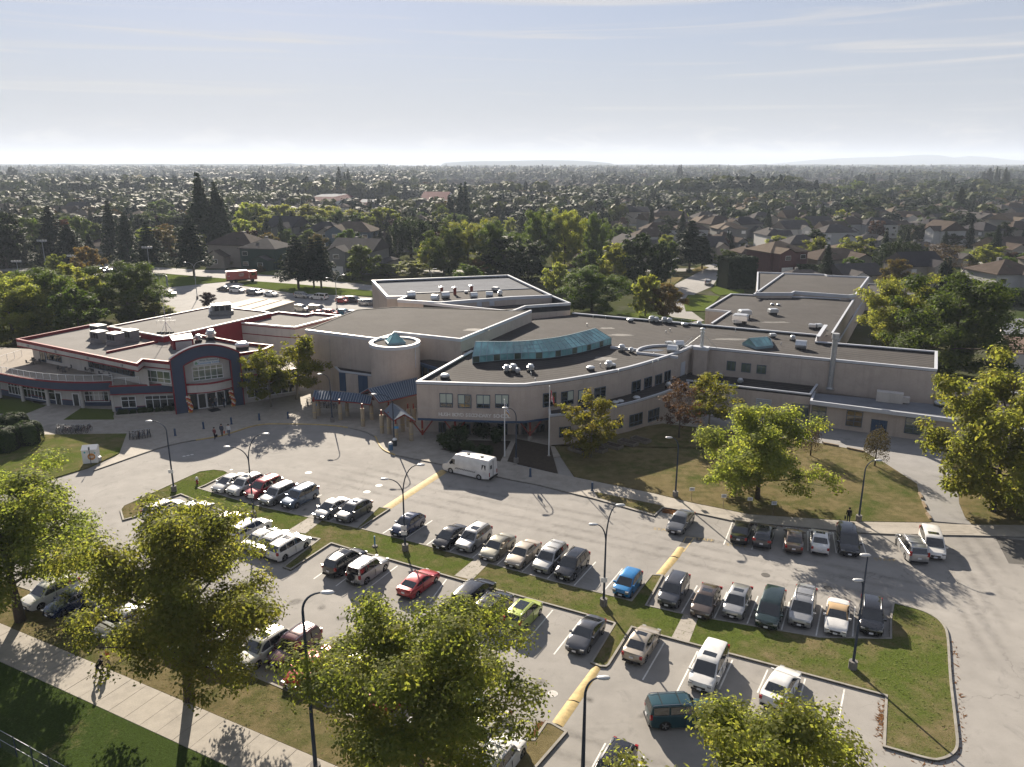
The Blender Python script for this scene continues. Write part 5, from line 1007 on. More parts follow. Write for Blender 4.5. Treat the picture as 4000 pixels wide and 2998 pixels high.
    for s_ in (-1, 1):
        P.append(('headlight', hm, (HL-.16, s_*(W_/2*.68), hz), None, False)); P.append(('taillight', tl, (-HL+.16, s_*(W_/2*.78), tz), None, False))
        P.append(('mirror', fin(M().box((0, s_*.06, 0), (.12, .22, .14)), 'mirror', PT['white']), (gh[0][0]-.22, s_*(W_/2*.97), zb+.1), None, True))
        if rails: P.append(('roof_rail', fin(M().tube([(gh[1][0]-.15, s_*W_/2*roofw*.9, zr+.0), (gh[1][0]-.3, s_*W_/2*roofw*.9, zr+.06), (gh[-2][0]+.2, s_*W_/2*roofw*.9, zr+.06), (gh[-2][0]+.05, s_*W_/2*roofw*.9, zr-.02)], .025, 5), 'roof_rail', TRIM if rails == 1 else CHROME), (0, 0, 0), None, False))
    if rails == 3:
        for f_ in (.3, .75): x = gh[1][0]*(1-f_)+gh[-2][0]*f_; P.append(('cross_bar', fin(M().tube([(x, -W_/2*roofw*.9, zr+.07), (x, W_/2*roofw*.9, zr+.07)], .028, 5), 'cross_bar', TRIM), (0, 0, 0), None, False))
    for xa, xb in sun:
        w_ = W_/2*roofw*.62; k = M(); 
        for x in (xb, xa):
            for t in (-1, 0, 1): z = seg_int(gh, x); k.v.append((x, t*w_, z+.036+(.03*(1-(t*.62)**2)-.03)))
        k.f = [(0, 1, 4, 3), (1, 2, 5, 4)]; k.m = [0, 0]; P.append(('sunroof', fin(k, 'sunroof', CGLASS), (0, 0, 0), None, False))
    P.append(('grille', fin(M().box((0, 0, 0), (.1, W_*.42, .16)), 'grille', TRIM), (HL-.055, 0, .52), None, False)); P.append(('lower_grille', fin(M().box((0, 0, 0), (.1, W_*.6, .11)), 'lower_grille', TRIM), (HL-.06, 0, .32), None, False))
    P.append(('number_plate', fin(M().box((0, 0, 0), (.02, .32, .15)), 'number_plate', PLATE), (HL+.005, 0, .42), None, False)); P.append(('number_plate', fin(M().box((0, 0, 0), (.03, .32, .15)), 'number_plate', PLATE), (-HL-.012, 0, .72 if not spare else .5), None, False))
    P.append(('rear_bumper_trim', fin(M().box((0, 0, 0), (.1, W_*.78, .14)), 'rear_bumper_trim', TRIM), (-HL+.045, 0, .34), None, False))
    if spare: P.append(('spare_wheel', fin(M().lathe([(.34, -.1), (.35, .1), (.05, .12)], n=16, ax=0), 'spare_wheel', TYRE), (-HL-.08, .1, .95), None, False))
    return P
def S(*pts): return [tuple(p) for p in pts]
def sedan_low(H=.0, L_=4.7):
    h = L_/2; return S((h-.08, .22), (h, .36), (h-.01, .55), (h-.12, .68), (h-.55, .79), (1.12, .93), (.3, .95), (-1.2, .98), (-h+.55, 1.0), (-h+.12, .97), (-h+.03, .84), (-h, .5), (-h+.08, .24))
def suv_low(h, hood=1.0, belt=1.06, cowl=1.15): return S((h-.10, .26), (h, .42), (h-.01, .68), (h-.12, .84), (h-.5, .94), (cowl, hood), (0, belt), (-h+.3, belt+.02), (-h+.06, belt), (-h+.01, .8), (-h, .5), (-h+.08, .28))
CARS = {
    'sedan': lambda: make_car(4.75, 1.80, sedan_low(), S((1.18, .92), (.42, 1.38), (.1, 1.445), (-.55, 1.44), (-.95, 1.38), (-1.72, .99)), pill=((.93, -.1), (-.17, -1.15))),
    'sedan_sunroof': lambda: make_car(4.75, 1.80, sedan_low(), S((1.18, .92), (.42, 1.38), (.1, 1.445), (-.55, 1.44), (-.95, 1.38), (-1.72, .99)), pill=((.93, -.1), (-.17, -1.15)), sun=((.12, -.35),)),
    'compact_sedan': lambda: make_car(4.45, 1.74, sedan_low(0, 4.45), S((1.3, .92), (.4, 1.37), (.0, 1.435), (-.5, 1.42), (-.9, 1.34), (-1.65, .99)), pill=((1.0, -.05), (-.12, -1.15)), wx=(1.36, -1.3)),
    'coupe': lambda: make_car(4.6, 1.80, sedan_low(0, 4.6), S((1.05, .92), (.25, 1.32), (-.05, 1.37), (-.55, 1.34), (-1.0, 1.24), (-1.85, .99)), pill=((.8, -.5), (-.58, -1.2)), wx=(1.38, -1.34)),
    'convertible': lambda: make_car(4.75, 1.82, sedan_low(), S((1.0, .92), (.22, 1.32), (-.05, 1.37), (-.6, 1.34), (-.95, 1.22), (-1.5, .99)), pill=((.76, -.55),), ghm=1),
    'suv': lambda: make_car(4.6, 1.84, suv_low(2.3), S((1.25, 1.0), (.6, 1.56), (.3, 1.65), (-1.0, 1.65), (-1.75, 1.58), (-2.2, 1.06)), pill=((1.0, .05), (-.02, -.95), (-1.05, -1.85)), wr=.36, roofw=.76, rails=2, tz=1.05, th=.4, hz=.72),
    'suv_sunroof': lambda: make_car(4.65, 1.86, suv_low(2.32), S((1.25, 1.0), (.6, 1.56), (.3, 1.65), (-1.0, 1.64), (-1.75, 1.56), (-2.22, 1.06)), pill=((1.0, .05), (-.02, -.95), (-1.05, -1.85)), wr=.37, roofw=.75, rails=1, sun=((.25, -.5),), tz=1.0, th=.3, hz=.72),
    'suv_racks': lambda: make_car(4.6, 1.84, suv_low(2.3), S((1.25, 1.0), (.6, 1.58), (.3, 1.68), (-1.1, 1.68), (-1.85, 1.62), (-2.22, 1.06)), pill=((1.0, .05), (-.02, -.95), (-1.05, -1.9)), wr=.36, roofw=.78, rails=3, tz=1.05, th=.4, hz=.72),
    'boxy_suv': lambda: make_car(4.4, 1.85, suv_low(2.2, 1.08, 1.12, .85), S((.85, 1.08), (.45, 1.7), (.2, 1.78), (-1.3, 1.79), (-1.95, 1.74), (-2.12, 1.12)), pill=((.68, -.05), (-.13, -.95), (-1.05, -1.9)), wr=.38, roofw=.80, rails=3, spare=True, tz=1.0, th=.36, wx=(1.35, -1.3), hl=(.2, .26, .2), hz=.85),
    'old_suv': lambda: make_car(4.85, 1.80, suv_low(2.42, 1.1, 1.12, 1.0), S((1.0, 1.1), (.5, 1.68), (.25, 1.76), (-1.6, 1.77), (-2.2, 1.72), (-2.36, 1.12)), pill=((.8, .0), (-.08, -.98), (-1.1, -2.1)), wr=.38, roofw=.80, rails=3, tz=1.0, th=.36, wx=(1.5, -1.35), hz=.85),
    'crossover': lambda: make_car(4.45, 1.83, suv_low(2.22, .98, 1.04, 1.2), S((1.3, .98), (.5, 1.5), (.15, 1.58), (-.8, 1.56), (-1.5, 1.46), (-2.15, 1.04)), pill=((1.0, .0), (-.07, -.95), (-1.05, -1.6)), wr=.35, roofw=.72, sun=((.1, -.45),), tz=1.0, th=.22, tw=.34, hz=.70),
    'minivan': lambda: make_car(5.1, 1.96, suv_low(2.55, 1.02, 1.08, 1.55), S((1.7, 1.0), (.75, 1.6), (.35, 1.72), (-1.4, 1.74), (-2.15, 1.66), (-2.48, 1.08)), pill=((1.3, .1), (.03, -1.1), (-1.18, -2.2)), wr=.35, roofw=.78, wx=(1.6, -1.45), tz=1.1, th=.42, hz=.72),
    'minivan_sunroof': lambda: make_car(5.1, 1.96, suv_low(2.55, 1.02, 1.08, 1.55), S((1.7, 1.0), (.75, 1.6), (.35, 1.72), (-1.4, 1.74), (-2.15, 1.66), (-2.48, 1.08)), pill=((1.3, .1), (.03, -1.1), (-1.18, -2.2)), wr=.35, roofw=.78, wx=(1.6, -1.45), tz=1.1, th=.42, hz=.72, sun=((.3, -.25),)),
    'minivan_racks': lambda: make_car(5.0, 1.96, suv_low(2.5, 1.0, 1.06, 1.5), S((1.65, 1.0), (.7, 1.58), (.3, 1.70), (-1.4, 1.72), (-2.1, 1.64), (-2.42, 1.06)), pill=((1.25, .1), (.03, -1.1), (-1.18, -2.15)), wr=.34, roofw=.78, wx=(1.55, -1.4), rails=3, tz=1.1, th=.4, hz=.70),
    'hatchback': lambda: make_car(3.75, 1.68, suv_low(1.87, .93, 1.0, 1.1), S((1.2, .93), (.45, 1.42), (.1, 1.52), (-.8, 1.50), (-1.4, 1.42), (-1.8, 1.0)), pill=((.9, .0), (-.07, -.85), (-.95, -1.4)), wr=.30, roofw=.76, wx=(1.15, -1.15), tz=.95, th=.3, hz=.72, hl=(.34, .28, .2)),
    'box_hatchback': lambda: make_car(4.1, 1.80, suv_low(2.05, .98, 1.06, 1.2), S((1.25, .98), (.6, 1.52), (.3, 1.6), (-1.0, 1.6), (-1.75, 1.55), (-1.98, 1.06)), pill=((1.0, .05), (-.02, -.9), (-1.0, -1.65)), wr=.34, roofw=.80, wx=(1.28, -1.25), rails=2, sun=((.3, -1.0),), tz=1.05, th=.4, hz=.70),
    'retro_hatchback': lambda: make_car(4.3, 1.72, S((2.05, .24), (2.15, .4), (2.12, .62), (1.95, .8), (1.4, .95), (.95, 1.02), (0, 1.02), (-1.8, 1.04), (-2.05, .98), (-2.13, .8), (-2.15, .5), (-2.06, .26)), S((1.05, 1.0), (.45, 1.48), (.1, 1.58), (-.7, 1.58), (-1.4, 1.46), (-2.0, 1.02)), pill=((.82, .0), (-.07, -.9), (-1.0, -1.6)), wr=.33, roofw=.74, wx=(1.32, -1.28), sun=((.1, -.4),), tz=.85, th=.3, hz=.74),
    'pickup': lambda: make_car(5.4, 1.92, suv_low(2.7, 1.08, 1.12, 1.3), S((1.3, 1.08), (.7, 1.7), (.4, 1.78), (-.6, 1.78), (-2.55, 1.76), (-2.66, 1.12)), pill=((1.05, .2), (.1, -.65), (-.9, -2.4)), wr=.39, roofw=.82, wx=(1.75, -1.65), tz=.95, th=.4, hz=.88),
}
_cc = {}
NAMES = {'sedan': ('sedan', 'car'), 'sedan_sunroof': ('sedan', 'car'), 'compact_sedan': ('sedan', 'car'), 'coupe': ('coupe', 'car'), 'convertible': ('convertible', 'car'), 'minivan': ('minivan', 'minivan'), 'minivan_sunroof': ('minivan', 'minivan'), 'minivan_racks': ('minivan', 'minivan'), 'hatchback': ('hatchback', 'car'), 'box_hatchback': ('hatchback', 'car'), 'retro_hatchback': ('hatchback', 'car'), 'pickup': ('pickup_truck', 'pickup'), 'crossover': ('crossover', 'car')}
def car(kind, pos, head, col, label, group='cars parked in the front lot', z=0.0):
    if kind not in _cc: _cc[kind] = CARS[kind]()
    nm, cat = NAMES.get(kind, ('suv', 'suv')); t = thing(nm, label, cat, (pos[0], pos[1], z), head, group); objs = []
    for name, me, loc, par, painted_ in _cc[kind]:
        if name == 'wheel': o = bpy.data.objects.new(name, None); COL.objects.link(o); o.parent = t; o.empty_display_size = .2; o.location = loc
        else:
            o = put(name, me, t if par is None else objs[par], loc)
            if painted_: o.material_slots[0].link = 'OBJECT'; o.material_slots[0].material = PT[col]
        objs.append(o)
    return t
def hd(a, b_): return math.atan2(b_.y-a.y, b_.x-a.x)
HU = math.atan2(-.875, -.485); HD = HU+math.pi
RZ = {'sedan': 1.44, 'sedan_sunroof': 1.44, 'compact_sedan': 1.43, 'coupe': 1.36, 'convertible': 1.36, 'hatchback': 1.52, 'crossover': 1.57, 'retro_hatchback': 1.58, 'box_hatchback': 1.6}
def park(kind, p, head, col, label, fwd=.3, **kw):       # p = function(z) giving the roof centre; the roof sits a little aft of the car's middle
    z = RZ.get(kind, 1.68); q = p(z); car(kind, (q.x+math.cos(head)*fwd, q.y+math.sin(head)*fwd), head, col, label, **kw)
def at(F, i, x, y): return lambda z: F(i, x, y, z)
e_ang = lambda a, b_: hd(a, b_)
h19 = hd(C(3, 185, 228), C(3, 110, 492)); h20 = hd(C(3, 466, 262), C(3, 415, 524)); h21 = hd(C(3, 752, 270), C(3, 730, 535)); h22 = h21+.03; h17 = hd(B(2, 1858, 1355), B(2, 1742, 1592)); h18 = hd(B(2, 2125, 1390), B(2, 2027, 1640))
en = hd(B(2, 1828, 948), B(2, 1905, 750)); en2 = hd(B(3, 130, 985), B(3, 160, 800)); en3 = hd(B(3, 345, 1000), B(3, 345, 830)); en4 = hd(B(3, 590, 1020), B(3, 560, 840)); en5 = hd(B(3, 850, 1030), B(3, 800, 880))
for row in (
    ('compact_sedan', at(B, 0, 2000, 345), HU, 'white', 'white compact sedan at the left end of the upper row, beside the hydrant lawn'),
    ('suv_sunroof', at(B, 0, 2135, 350), HU, 'white', 'white suv with sunroof between the white compact sedan and the red suv'),
    ('suv_racks', at(B, 1, 80, 375), HU, 'red', 'red suv with roof rack in the upper row, sun glinting on its windscreen'),
    ('suv', at(B, 1, 205, 428), HU, 'silver', 'silver crossover between the red suv and the blue-grey suv'),
    ('suv_racks', at(B, 1, 390, 450), HU, 'blue_grey', 'blue-grey suv with roof rack beside an empty bay'),
    ('compact_sedan', at(B, 1, 668, 560), HU, 'silver', 'silver sedan next to the grey crossover, left of the first turf finger'),
    ('crossover', at(B, 1, 858, 572), HU, 'grey', 'grey crossover beside the first turf finger'),
    ('retro_hatchback', at(B, 1, 1325, 690), HU, 'navy', 'dark navy retro-styled hatchback standing alone behind a lamp post'),
    ('compact_sedan', at(B, 1, 1690, 800), HU, 'black', 'black compact sedan next to the grey suv with a big sunroof'),
    ('suv_sunroof', at(B, 1, 1895, 795), HU, 'silver', 'grey suv with a big dark sunroof in the upper row'),
    ('sedan', at(B, 1, 2100, 885), HU, 'champagne', 'olive-champagne sedan right of the grey suv'),
    ('sedan', at(B, 2, 110, 942), HU, 'beige', 'old beige sedan between the olive sedan and a silver suv'),
    ('suv_racks', at(B, 2, 345, 965), HU, 'silver', 'small silver suv with roof bars beside the black suv'),
    ('suv_sunroof', at(B, 2, 535, 1022), HU, 'black', 'black suv with glinting headlights at the end of the middle run'),
    ('hatchback', at(B, 2, 1015, 1185), HU, 'blue', 'bright blue small hatchback beside the second turf finger'),
    ('suv', at(B, 2, 1415, 1232), h17, 'dark_grey', 'dark grey suv with roof rails right of the second turf finger'),
    ('crossover', at(B, 2, 1690, 1335), h18, 'brown', 'brown-grey crossover with sunroof, second from the second turf finger'),
    ('crossover', at(B, 2, 1960, 1335), h18, 'silver', 'silver crossover with dark sunroof between brown and dark green cars'),
    ('minivan', at(B, 3, 40, 1390), h19, 'dark_green', 'very dark green minivan beside the silver minivan'),
    ('minivan_racks', at(B, 3, 315, 1375), h20, 'silver', 'silver minivan with roof bars facing the camera beside the convertible'),
    ('convertible', at(B, 3, 608, 1478), h21, 'white', 'white convertible with a closed tan soft top'),
    ('suv', at(B, 3, 905, 1450), h22, 'black', 'black suv next to the big turf island at the row end'),
    ('suv', at(B, 0, 1385, 575), HD, 'white', 'white suv half hidden by the left maple, near the long kerb'),
    ('sedan', at(B, 0, 1630, 598), HD, 'silver', 'silver sedan half hidden by leaves below the hydrant lawn'),
    ('sedan', at(B, 0, 1925, 690), HD, 'beige', 'beige sedan seen through the maple top, lower row'),
    ('suv', at(B, 0, 2130, 742), HD, 'white', 'white suv just left of a double lamp post, lower row'),
    ('compact_sedan', at(B, 1, 40, 835), HD, 'white', 'white sedan with bright sun glint, two left of the white suv'),
    ('sedan', at(B, 1, 140, 865), HD, 'silver', 'silver sedan squeezed left of the white suv'),
    ('suv_sunroof', at(B, 1, 255, 890), HD, 'white', 'white suv with red tail lights, rear to the camera, by the turf finger'),
    ('suv_sunroof', at(B, 1, 745, 1012), HD, 'black', 'black suv with rear to the camera beside the silver boxy suv'),
    ('boxy_suv', at(B, 1, 945, 1082), HD, 'silver', 'silver boxy suv with spare wheel on its tail'),
    ('coupe', at(B, 1, 1385, 1215), HD, 'red', 'bright red coupe partly hidden by the middle tree'),
    ('minivan', at(B, 1, 1860, 1300), HD, 'black', 'black minivan next to the black suv behind the middle tree'),
    ('suv_racks', at(B, 1, 2030, 1400), HD, 'black', 'black suv with rack bars left of the lime hatchback'),
    ('box_hatchback', at(C, 2, 85, 255), HD, 'lime', 'lime green boxy hatchback with dark glass roof'),
    ('coupe', at(C, 2, 655, 415), HU, 'dark_grey', 'dark grey coupe with sunroof facing the camera beside the lower turf finger'),
    ('sedan_sunroof', at(C, 2, 1115, 515), HD, 'beige', 'pale beige sedan with sunroof, rear to the camera, right of the lower turf finger'),
    ('minivan_sunroof', at(C, 2, 1720, 665), HU-.0, 'white', 'white minivan with sunroof facing the camera in the lower right row'),
    ('sedan', at(C, 3, 110, 885), HD-.12, 'white', 'white sedan half hidden by the bottom right tree, nose to the kerb'),
    ('old_suv', at(C, 2, 1435, 1075), .08, 'teal', 'dark teal suv with roof rack crossing the lane'),
    ('suv', at(C, 2, 890, 1545), HU, 'black', 'black suv cut off by the bottom edge of the photo'),
    ('suv', at(C, 0, 450, 45), HU, 'white', 'white suv under the far left maple'),
    ('sedan', at(C, 0, 650, 120), HU, 'navy', 'dark blue sedan under the left maples, beside the white suv'),
    ('suv', at(C, 0, 850, 200), HU, 'dark_grey', 'dark grey suv behind the leaves, right of the dark blue sedan'),
    ('sedan', at(C, 0, 1090, 285), HU, 'silver', 'silver sedan glinting behind the big left maple'),
    ('sedan', at(C, 0, 1480, 350), HU, 'maroon', 'maroon sedan deep behind the big left maple'),
    ('sedan', at(C, 0, 1700, 440), HU, 'silver', 'silver sedan beside the white suv near the maple trunk'),
    ('suv', at(C, 0, 1985, 505), HU, 'white', 'white suv right of the big maple trunk, nose to the verge'),
    ('suv_sunroof', at(C, 1, 80, 505), HU, 'pearl', 'pearl white suv with glossy roof between white and dark red suvs'),
    ('suv_racks', at(C, 1, 350, 495), HU, 'maroon', 'dark red-black suv with roof bars beside the red car'),
    ('sedan', at(C, 1, 500, 690), HU, 'red', 'red sedan half under the middle tree'),
    ('sedan', at(C, 1, 745, 760), HU, 'silver', 'silver sedan with blinding glint under the middle tree'),
    ('hatchback', at(C, 1, 1180, 930), HU, 'red', 'red hatchback hidden behind the middle tree foliage'),
    ('suv', at(C, 1, 1560, 1030), HU, 'white', 'white suv hidden behind the middle tree foliage'),
    ('sedan', at(C, 1, 1800, 1130), HU, 'blue_grey', 'blue-grey sedan hidden low behind the middle tree'),
    ('sedan', at(C, 1, 1990, 1240), HU, 'pearl', 'pearl sedan peeping out right of the middle tree, by the turf finger'),
    ('boxy_suv', at(C, 1, 2085, 1490), HD, 'white', 'white boxy suv with rear window to the camera at the bottom edge'),
    ('sedan', at(B, 2, 1470, 672), hd(B(2, 1530, 640), B(2, 1400, 790)), 'grey', 'dark grey sedan parked askew near the small lawn signs'),
    ('sedan', at(B, 2, 1985, 770), en, 'black', 'black sedan, rear to the camera, leftmost of the shaded row by the tree'),
    ('crossover', at(B, 2, 2180, 800), en, 'dark_grey', 'dark grey crossover in tree shade, second of the shaded row'),
    ('sedan', at(B, 3, 232, 845), en3, 'brown', 'brown sedan in tree shade left of the white sedan'),
    ('sedan_sunroof', at(B, 3, 455, 852), en3+.0, 'white', 'white sedan, rear to the camera, in the shaded row'),
    ('minivan', at(B, 3, 695, 815), hd(B(3, 690, 770), B(3, 740, 990)), 'black', 'black minivan facing the camera at the end of the shaded row'),
    ('minivan_racks', at(B, 3, 1262, 895), hd(B(3, 1290, 1000), B(3, 1180, 830)), 'silver', 'silver minivan with roof rack, rear to the camera, touching the white van'),
    ('minivan_sunroof', at(B, 3, 1425, 840), hd(B(3, 1400, 780), B(3, 1490, 1030)), 'white', 'white minivan with two sunroofs facing the camera by the ramp'),
): park(*row)
BK = 'cars in the back car park'; HB = hd(A(1, 60, 300), A(1, 180, 310))
for row in (
    ('coupe', at(A, 0, 1455, 300), HB, 'silver', 'silver coupe alone at the left end of the back car park'), ('sedan', at(A, 0, 1940, 262), HB+math.pi, 'black', 'black sedan beside the white minivan in the back car park'),
    ('minivan', at(A, 0, 2040, 265), HB, 'white', 'white minivan in the back car park near the red truck'), ('suv', at(A, 0, 2180, 285), HB, 'grey', 'grey suv in the back car park between white minivan and dark car'),
    ('sedan', at(A, 1, 15, 285), HB, 'dark_grey', 'dark grey sedan in the back car park left of the white coupe'), ('coupe', at(A, 1, 120, 305), HB, 'white', 'white coupe in the back car park'), ('suv', at(A, 1, 385, 310), HB, 'silver', 'silver suv under the cedars in the back car park'),
    ('pickup', at(A, 1, 548, 325), HB+math.pi, 'white', 'white pickup with canopy in the back car park'), ('hatchback', at(A, 1, 735, 358), HB, 'red', 'red hatchback glinting by the back lamp post'), ('minivan', at(A, 1, 832, 348), HB, 'dark_grey', 'dark grey minivan right of the red hatchback'),
    ('hatchback', at(A, 1, 930, 375), HB, 'silver', 'silver hatchback close to the gym wall'), ('suv', at(A, 1, 985, 372), HB, 'grey', 'grey suv cut off by the gym wall'), ('suv', at(A, 1, 380, 420), HB, 'silver', 'silver suv behind the portable classroom'),
    ('pickup', at(A, 1, 530, 428), HB, 'dark_grey', 'dark grey pickup behind the red-trimmed roof'), ('sedan', at(A, 1, 540, 468), HB, 'red', 'red sedan just over the red roof edge'), ('hatchback', at(A, 1, 640, 462), HB, 'red', 'second red car over the roof edge, beside the pale blue one'),
    ('hatchback', at(A, 1, 750, 458), HB, 'pale_blue', 'pale blue hatchback behind the red roof edge'), ('sedan', at(A, 1, 828, 468), HB, 'white', 'white sedan at the right end behind the roof edge'),
    ('suv', at(A, 0, 805, 60), HB+.4, 'white', 'white suv on the far street left of the tall spruces'), ('sedan', at(A, 0, 855, 105), HB+.3, 'blue_grey', 'blue-grey sedan parked behind the left trees'), ('sedan', at(A, 0, 905, 100), HB+.3, 'silver', 'silver sedan parked behind the left trees'), ('suv', at(A, 0, 340, 122), HB+.5, 'silver', 'silver suv among the trees at far left'),
): park(*row, group=BK)
park('suv', at(A, 2, 1695, 203), hd(D(2, 1640, 1250), D(2, 1760, 1080)), 'silver', 'silver suv driving away on the side street', group='cars on the streets')
park('minivan', at(A, 3, 1705, 105), 1.2, 'white', 'white van glimpsed beside the tile-roofed house at right', group='cars on the streets')
for i, (x, y, col) in enumerate(((1150, 540, 'dark_grey'), (1205, 540, 'white'), (1320, 545, 'black'), (1295, 570, 'grey'), (1340, 578, 'navy'), (1395, 572, 'silver'), (1060, 555, 'white'), (1240, 566, 'red'))):
    park('sedan', at(D, 1, x, y), .1+i, col, ['dark grey car at the left of the plaza lot', 'white car at the back of the plaza lot', 'black car in the middle of the plaza lot', 'grey car near the white gabled hall', 'navy car near the white gabled hall', 'silver car touching the white gabled hall', 'white car at the left rim of the plaza lot', 'red car in the plaza lot'][i], group='cars at the shopping plaza')

# ---- white cargo van
def cargo_van():
    p = B(1, 1685, 335); q = B(1, 1925, 392); h_ = hd(q, p); c_ = (p+q)/2; d = Vector((math.cos(h_), math.sin(h_), 0)); s_ = Vector((-d.y, d.x, 0))
    c_ = c_+s_*(-.98 if s_.dot(-c_) < 0 else .98)*-1
    t = thing('cargo_van', 'tall white cargo van with black emblems beside the kerb', 'van', (c_.x, c_.y, 0), h_); W_ = 1.94
    low = S((3.25, .3), (3.4, .5), (3.38, .85), (3.2, 1.05), (2.55, 1.25), (1.75, 2.2), (1.45, 2.5), (.9, 2.6), (-3.2, 2.6), (-3.32, 2.5), (-3.36, 1.0), (-3.36, .4)); arch = []
    for cx in (-1.95, 2.1):
        for k in range(9): a = math.pi*1.08-math.pi*1.16*k/8; arch.append((cx+.42*math.cos(a), .34+.42*math.sin(a)))
    ol = low+arch; m = M(); T = (-1, -.95, -.7, 0, .7, .95, 1); n = len(ol)
    for t_ in T:
        for x, z in ol:
            k = 1-.14*max(0, (z-1.1))/1.5-.10*max(0, (x-2.3)/1.1)**2; m.v.append((x-(.06*t_*t_ if x > 2.8 else 0), t_*W_/2*k, z-(.05 if abs(t_) == 1 and z > 2.3 else 0)+(.04*(1-t_*t_) if z > 2.3 else 0)))
    for i in range(len(T)-1):
        for k in range(n): m.f.append((i*n+k, i*n+(k+1) % n, (i+1)*n+(k+1) % n, (i+1)*n+k)); m.m.append(0)
    m.f.append(tuple(range(n-1, -1, -1))); m.m.append(0); m.f.append(tuple(range(6*n, 7*n))); m.m.append(0)
    me = m.mesh('body', PT['white'], True); bm_ = bmesh.new(); bm_.from_mesh(me); bmesh.ops.recalc_face_normals(bm_, faces=bm_.faces); bm_.to_mesh(me); bm_.free(); me.set_sharp_from_angle(angle=R(35)); put('body', me, t)
    def ys(x, z): return W_/2*(1-.14*max(0, (z-1.1))/1.5-.10*max(0, (x-2.3)/1.1)**2)+.012
    M().poly([(2.5, -.82, 1.34), (2.5, .82, 1.34), (1.86, .74, 2.14), (1.86, -.74, 2.14)]).obj('windscreen', CGLASS, t)
    for s2 in (1, -1):
        M().poly([(x, s2*ys(x, z), z) for x, z in ((2.3, 1.32), (1.45, 1.32), (1.45, 1.95), (1.88, 1.95))][::s2]).obj('side_window', CGLASS, t)
        M().poly([(x, s2*(ys(x, z)+.004), z) for x, z in ((-2.35, 1.4), (-2.9, 1.4), (-2.9, 2.0), (-2.35, 2.0))][::s2]).obj('emblem', TRIM, t)
        M().poly([(x, s2*(ys(x, z)+.009), z) for x, z in ((-2.40, 1.4), (-2.82, 1.4), (-2.72, 1.7), (-2.66, 1.93), (-2.56, 1.93), (-2.52, 1.7))][::s2]).obj('emblem_figure', PT['white'], t)
        M().box((1.95, s2*1.08, 1.5), (.14, .2, .34)).obj('mirror', TRIM, t); M().box((3.2, s2*.62, .98), (.3, .3, .22)).obj('headlight', LAMPW, t); M().box((-3.33, s2*.82, .9), (.1, .16, .5)).obj('taillight', LAMPR, t)
        for k in range(26): 
            for r_ in (0, 1):
                if (k+r_) % 2 == 0: x = 1.4-k*.12 if k < 13 else 1.4-k*.12; 
                else: continue
                if -1.4 < x < 1.5: M().poly([(x2, s2*(ys(x2, z)+.004), z) for x2, z in ((x, .80+r_*.09), (x-.12, .80+r_*.09), (x-.12, .89+r_*.09), (x, .89+r_*.09))][::s2]).obj('check_mark', TRIM, t)
    M().box((-3.37, 0, 1.5), (.03, .03, 1.9)).obj('door_seam', TRIM, t); M().box((-3.375, .45, 1.75), (.02, .3, .45)).obj('emblem', TRIM, t); M().box((-3.4, 0, .42), (.12, 1.85, .18)).obj('bumper', TRIM, t); M().box((3.38, 0, .45), (.1, 1.5, .22)).obj('bumper', TRIM, t); M().box((-3.39, -.3, .75), (.02, .34, .16)).obj('number_plate', PLATE, t)
    for x in (-1.9, .0): M().box((x, .1, 2.68), (.3, .3, .12)).obj('roof_vent', TRIM, t)
    tm = M().lathe([(.22, -.1), (.34, -.1), (.36, 0), (.34, .1), (.22, .1)], n=18, ax=1).mesh('tyre', TYRE, True); rm = M().lathe([(.05, -.105), (.22, -.1), (.22, .1), (.05, .105)], n=14, ax=1).mesh('rim', GALVD)
    for x in (-1.95, 2.1):
        for s2 in (-1, 1): w_ = bpy.data.objects.new('wheel', None); COL.objects.link(w_); w_.parent = t; w_.location = (x, s2*.84, .36); put('tyre', tm, w_); put('rim', rm, w_)
cargo_van()
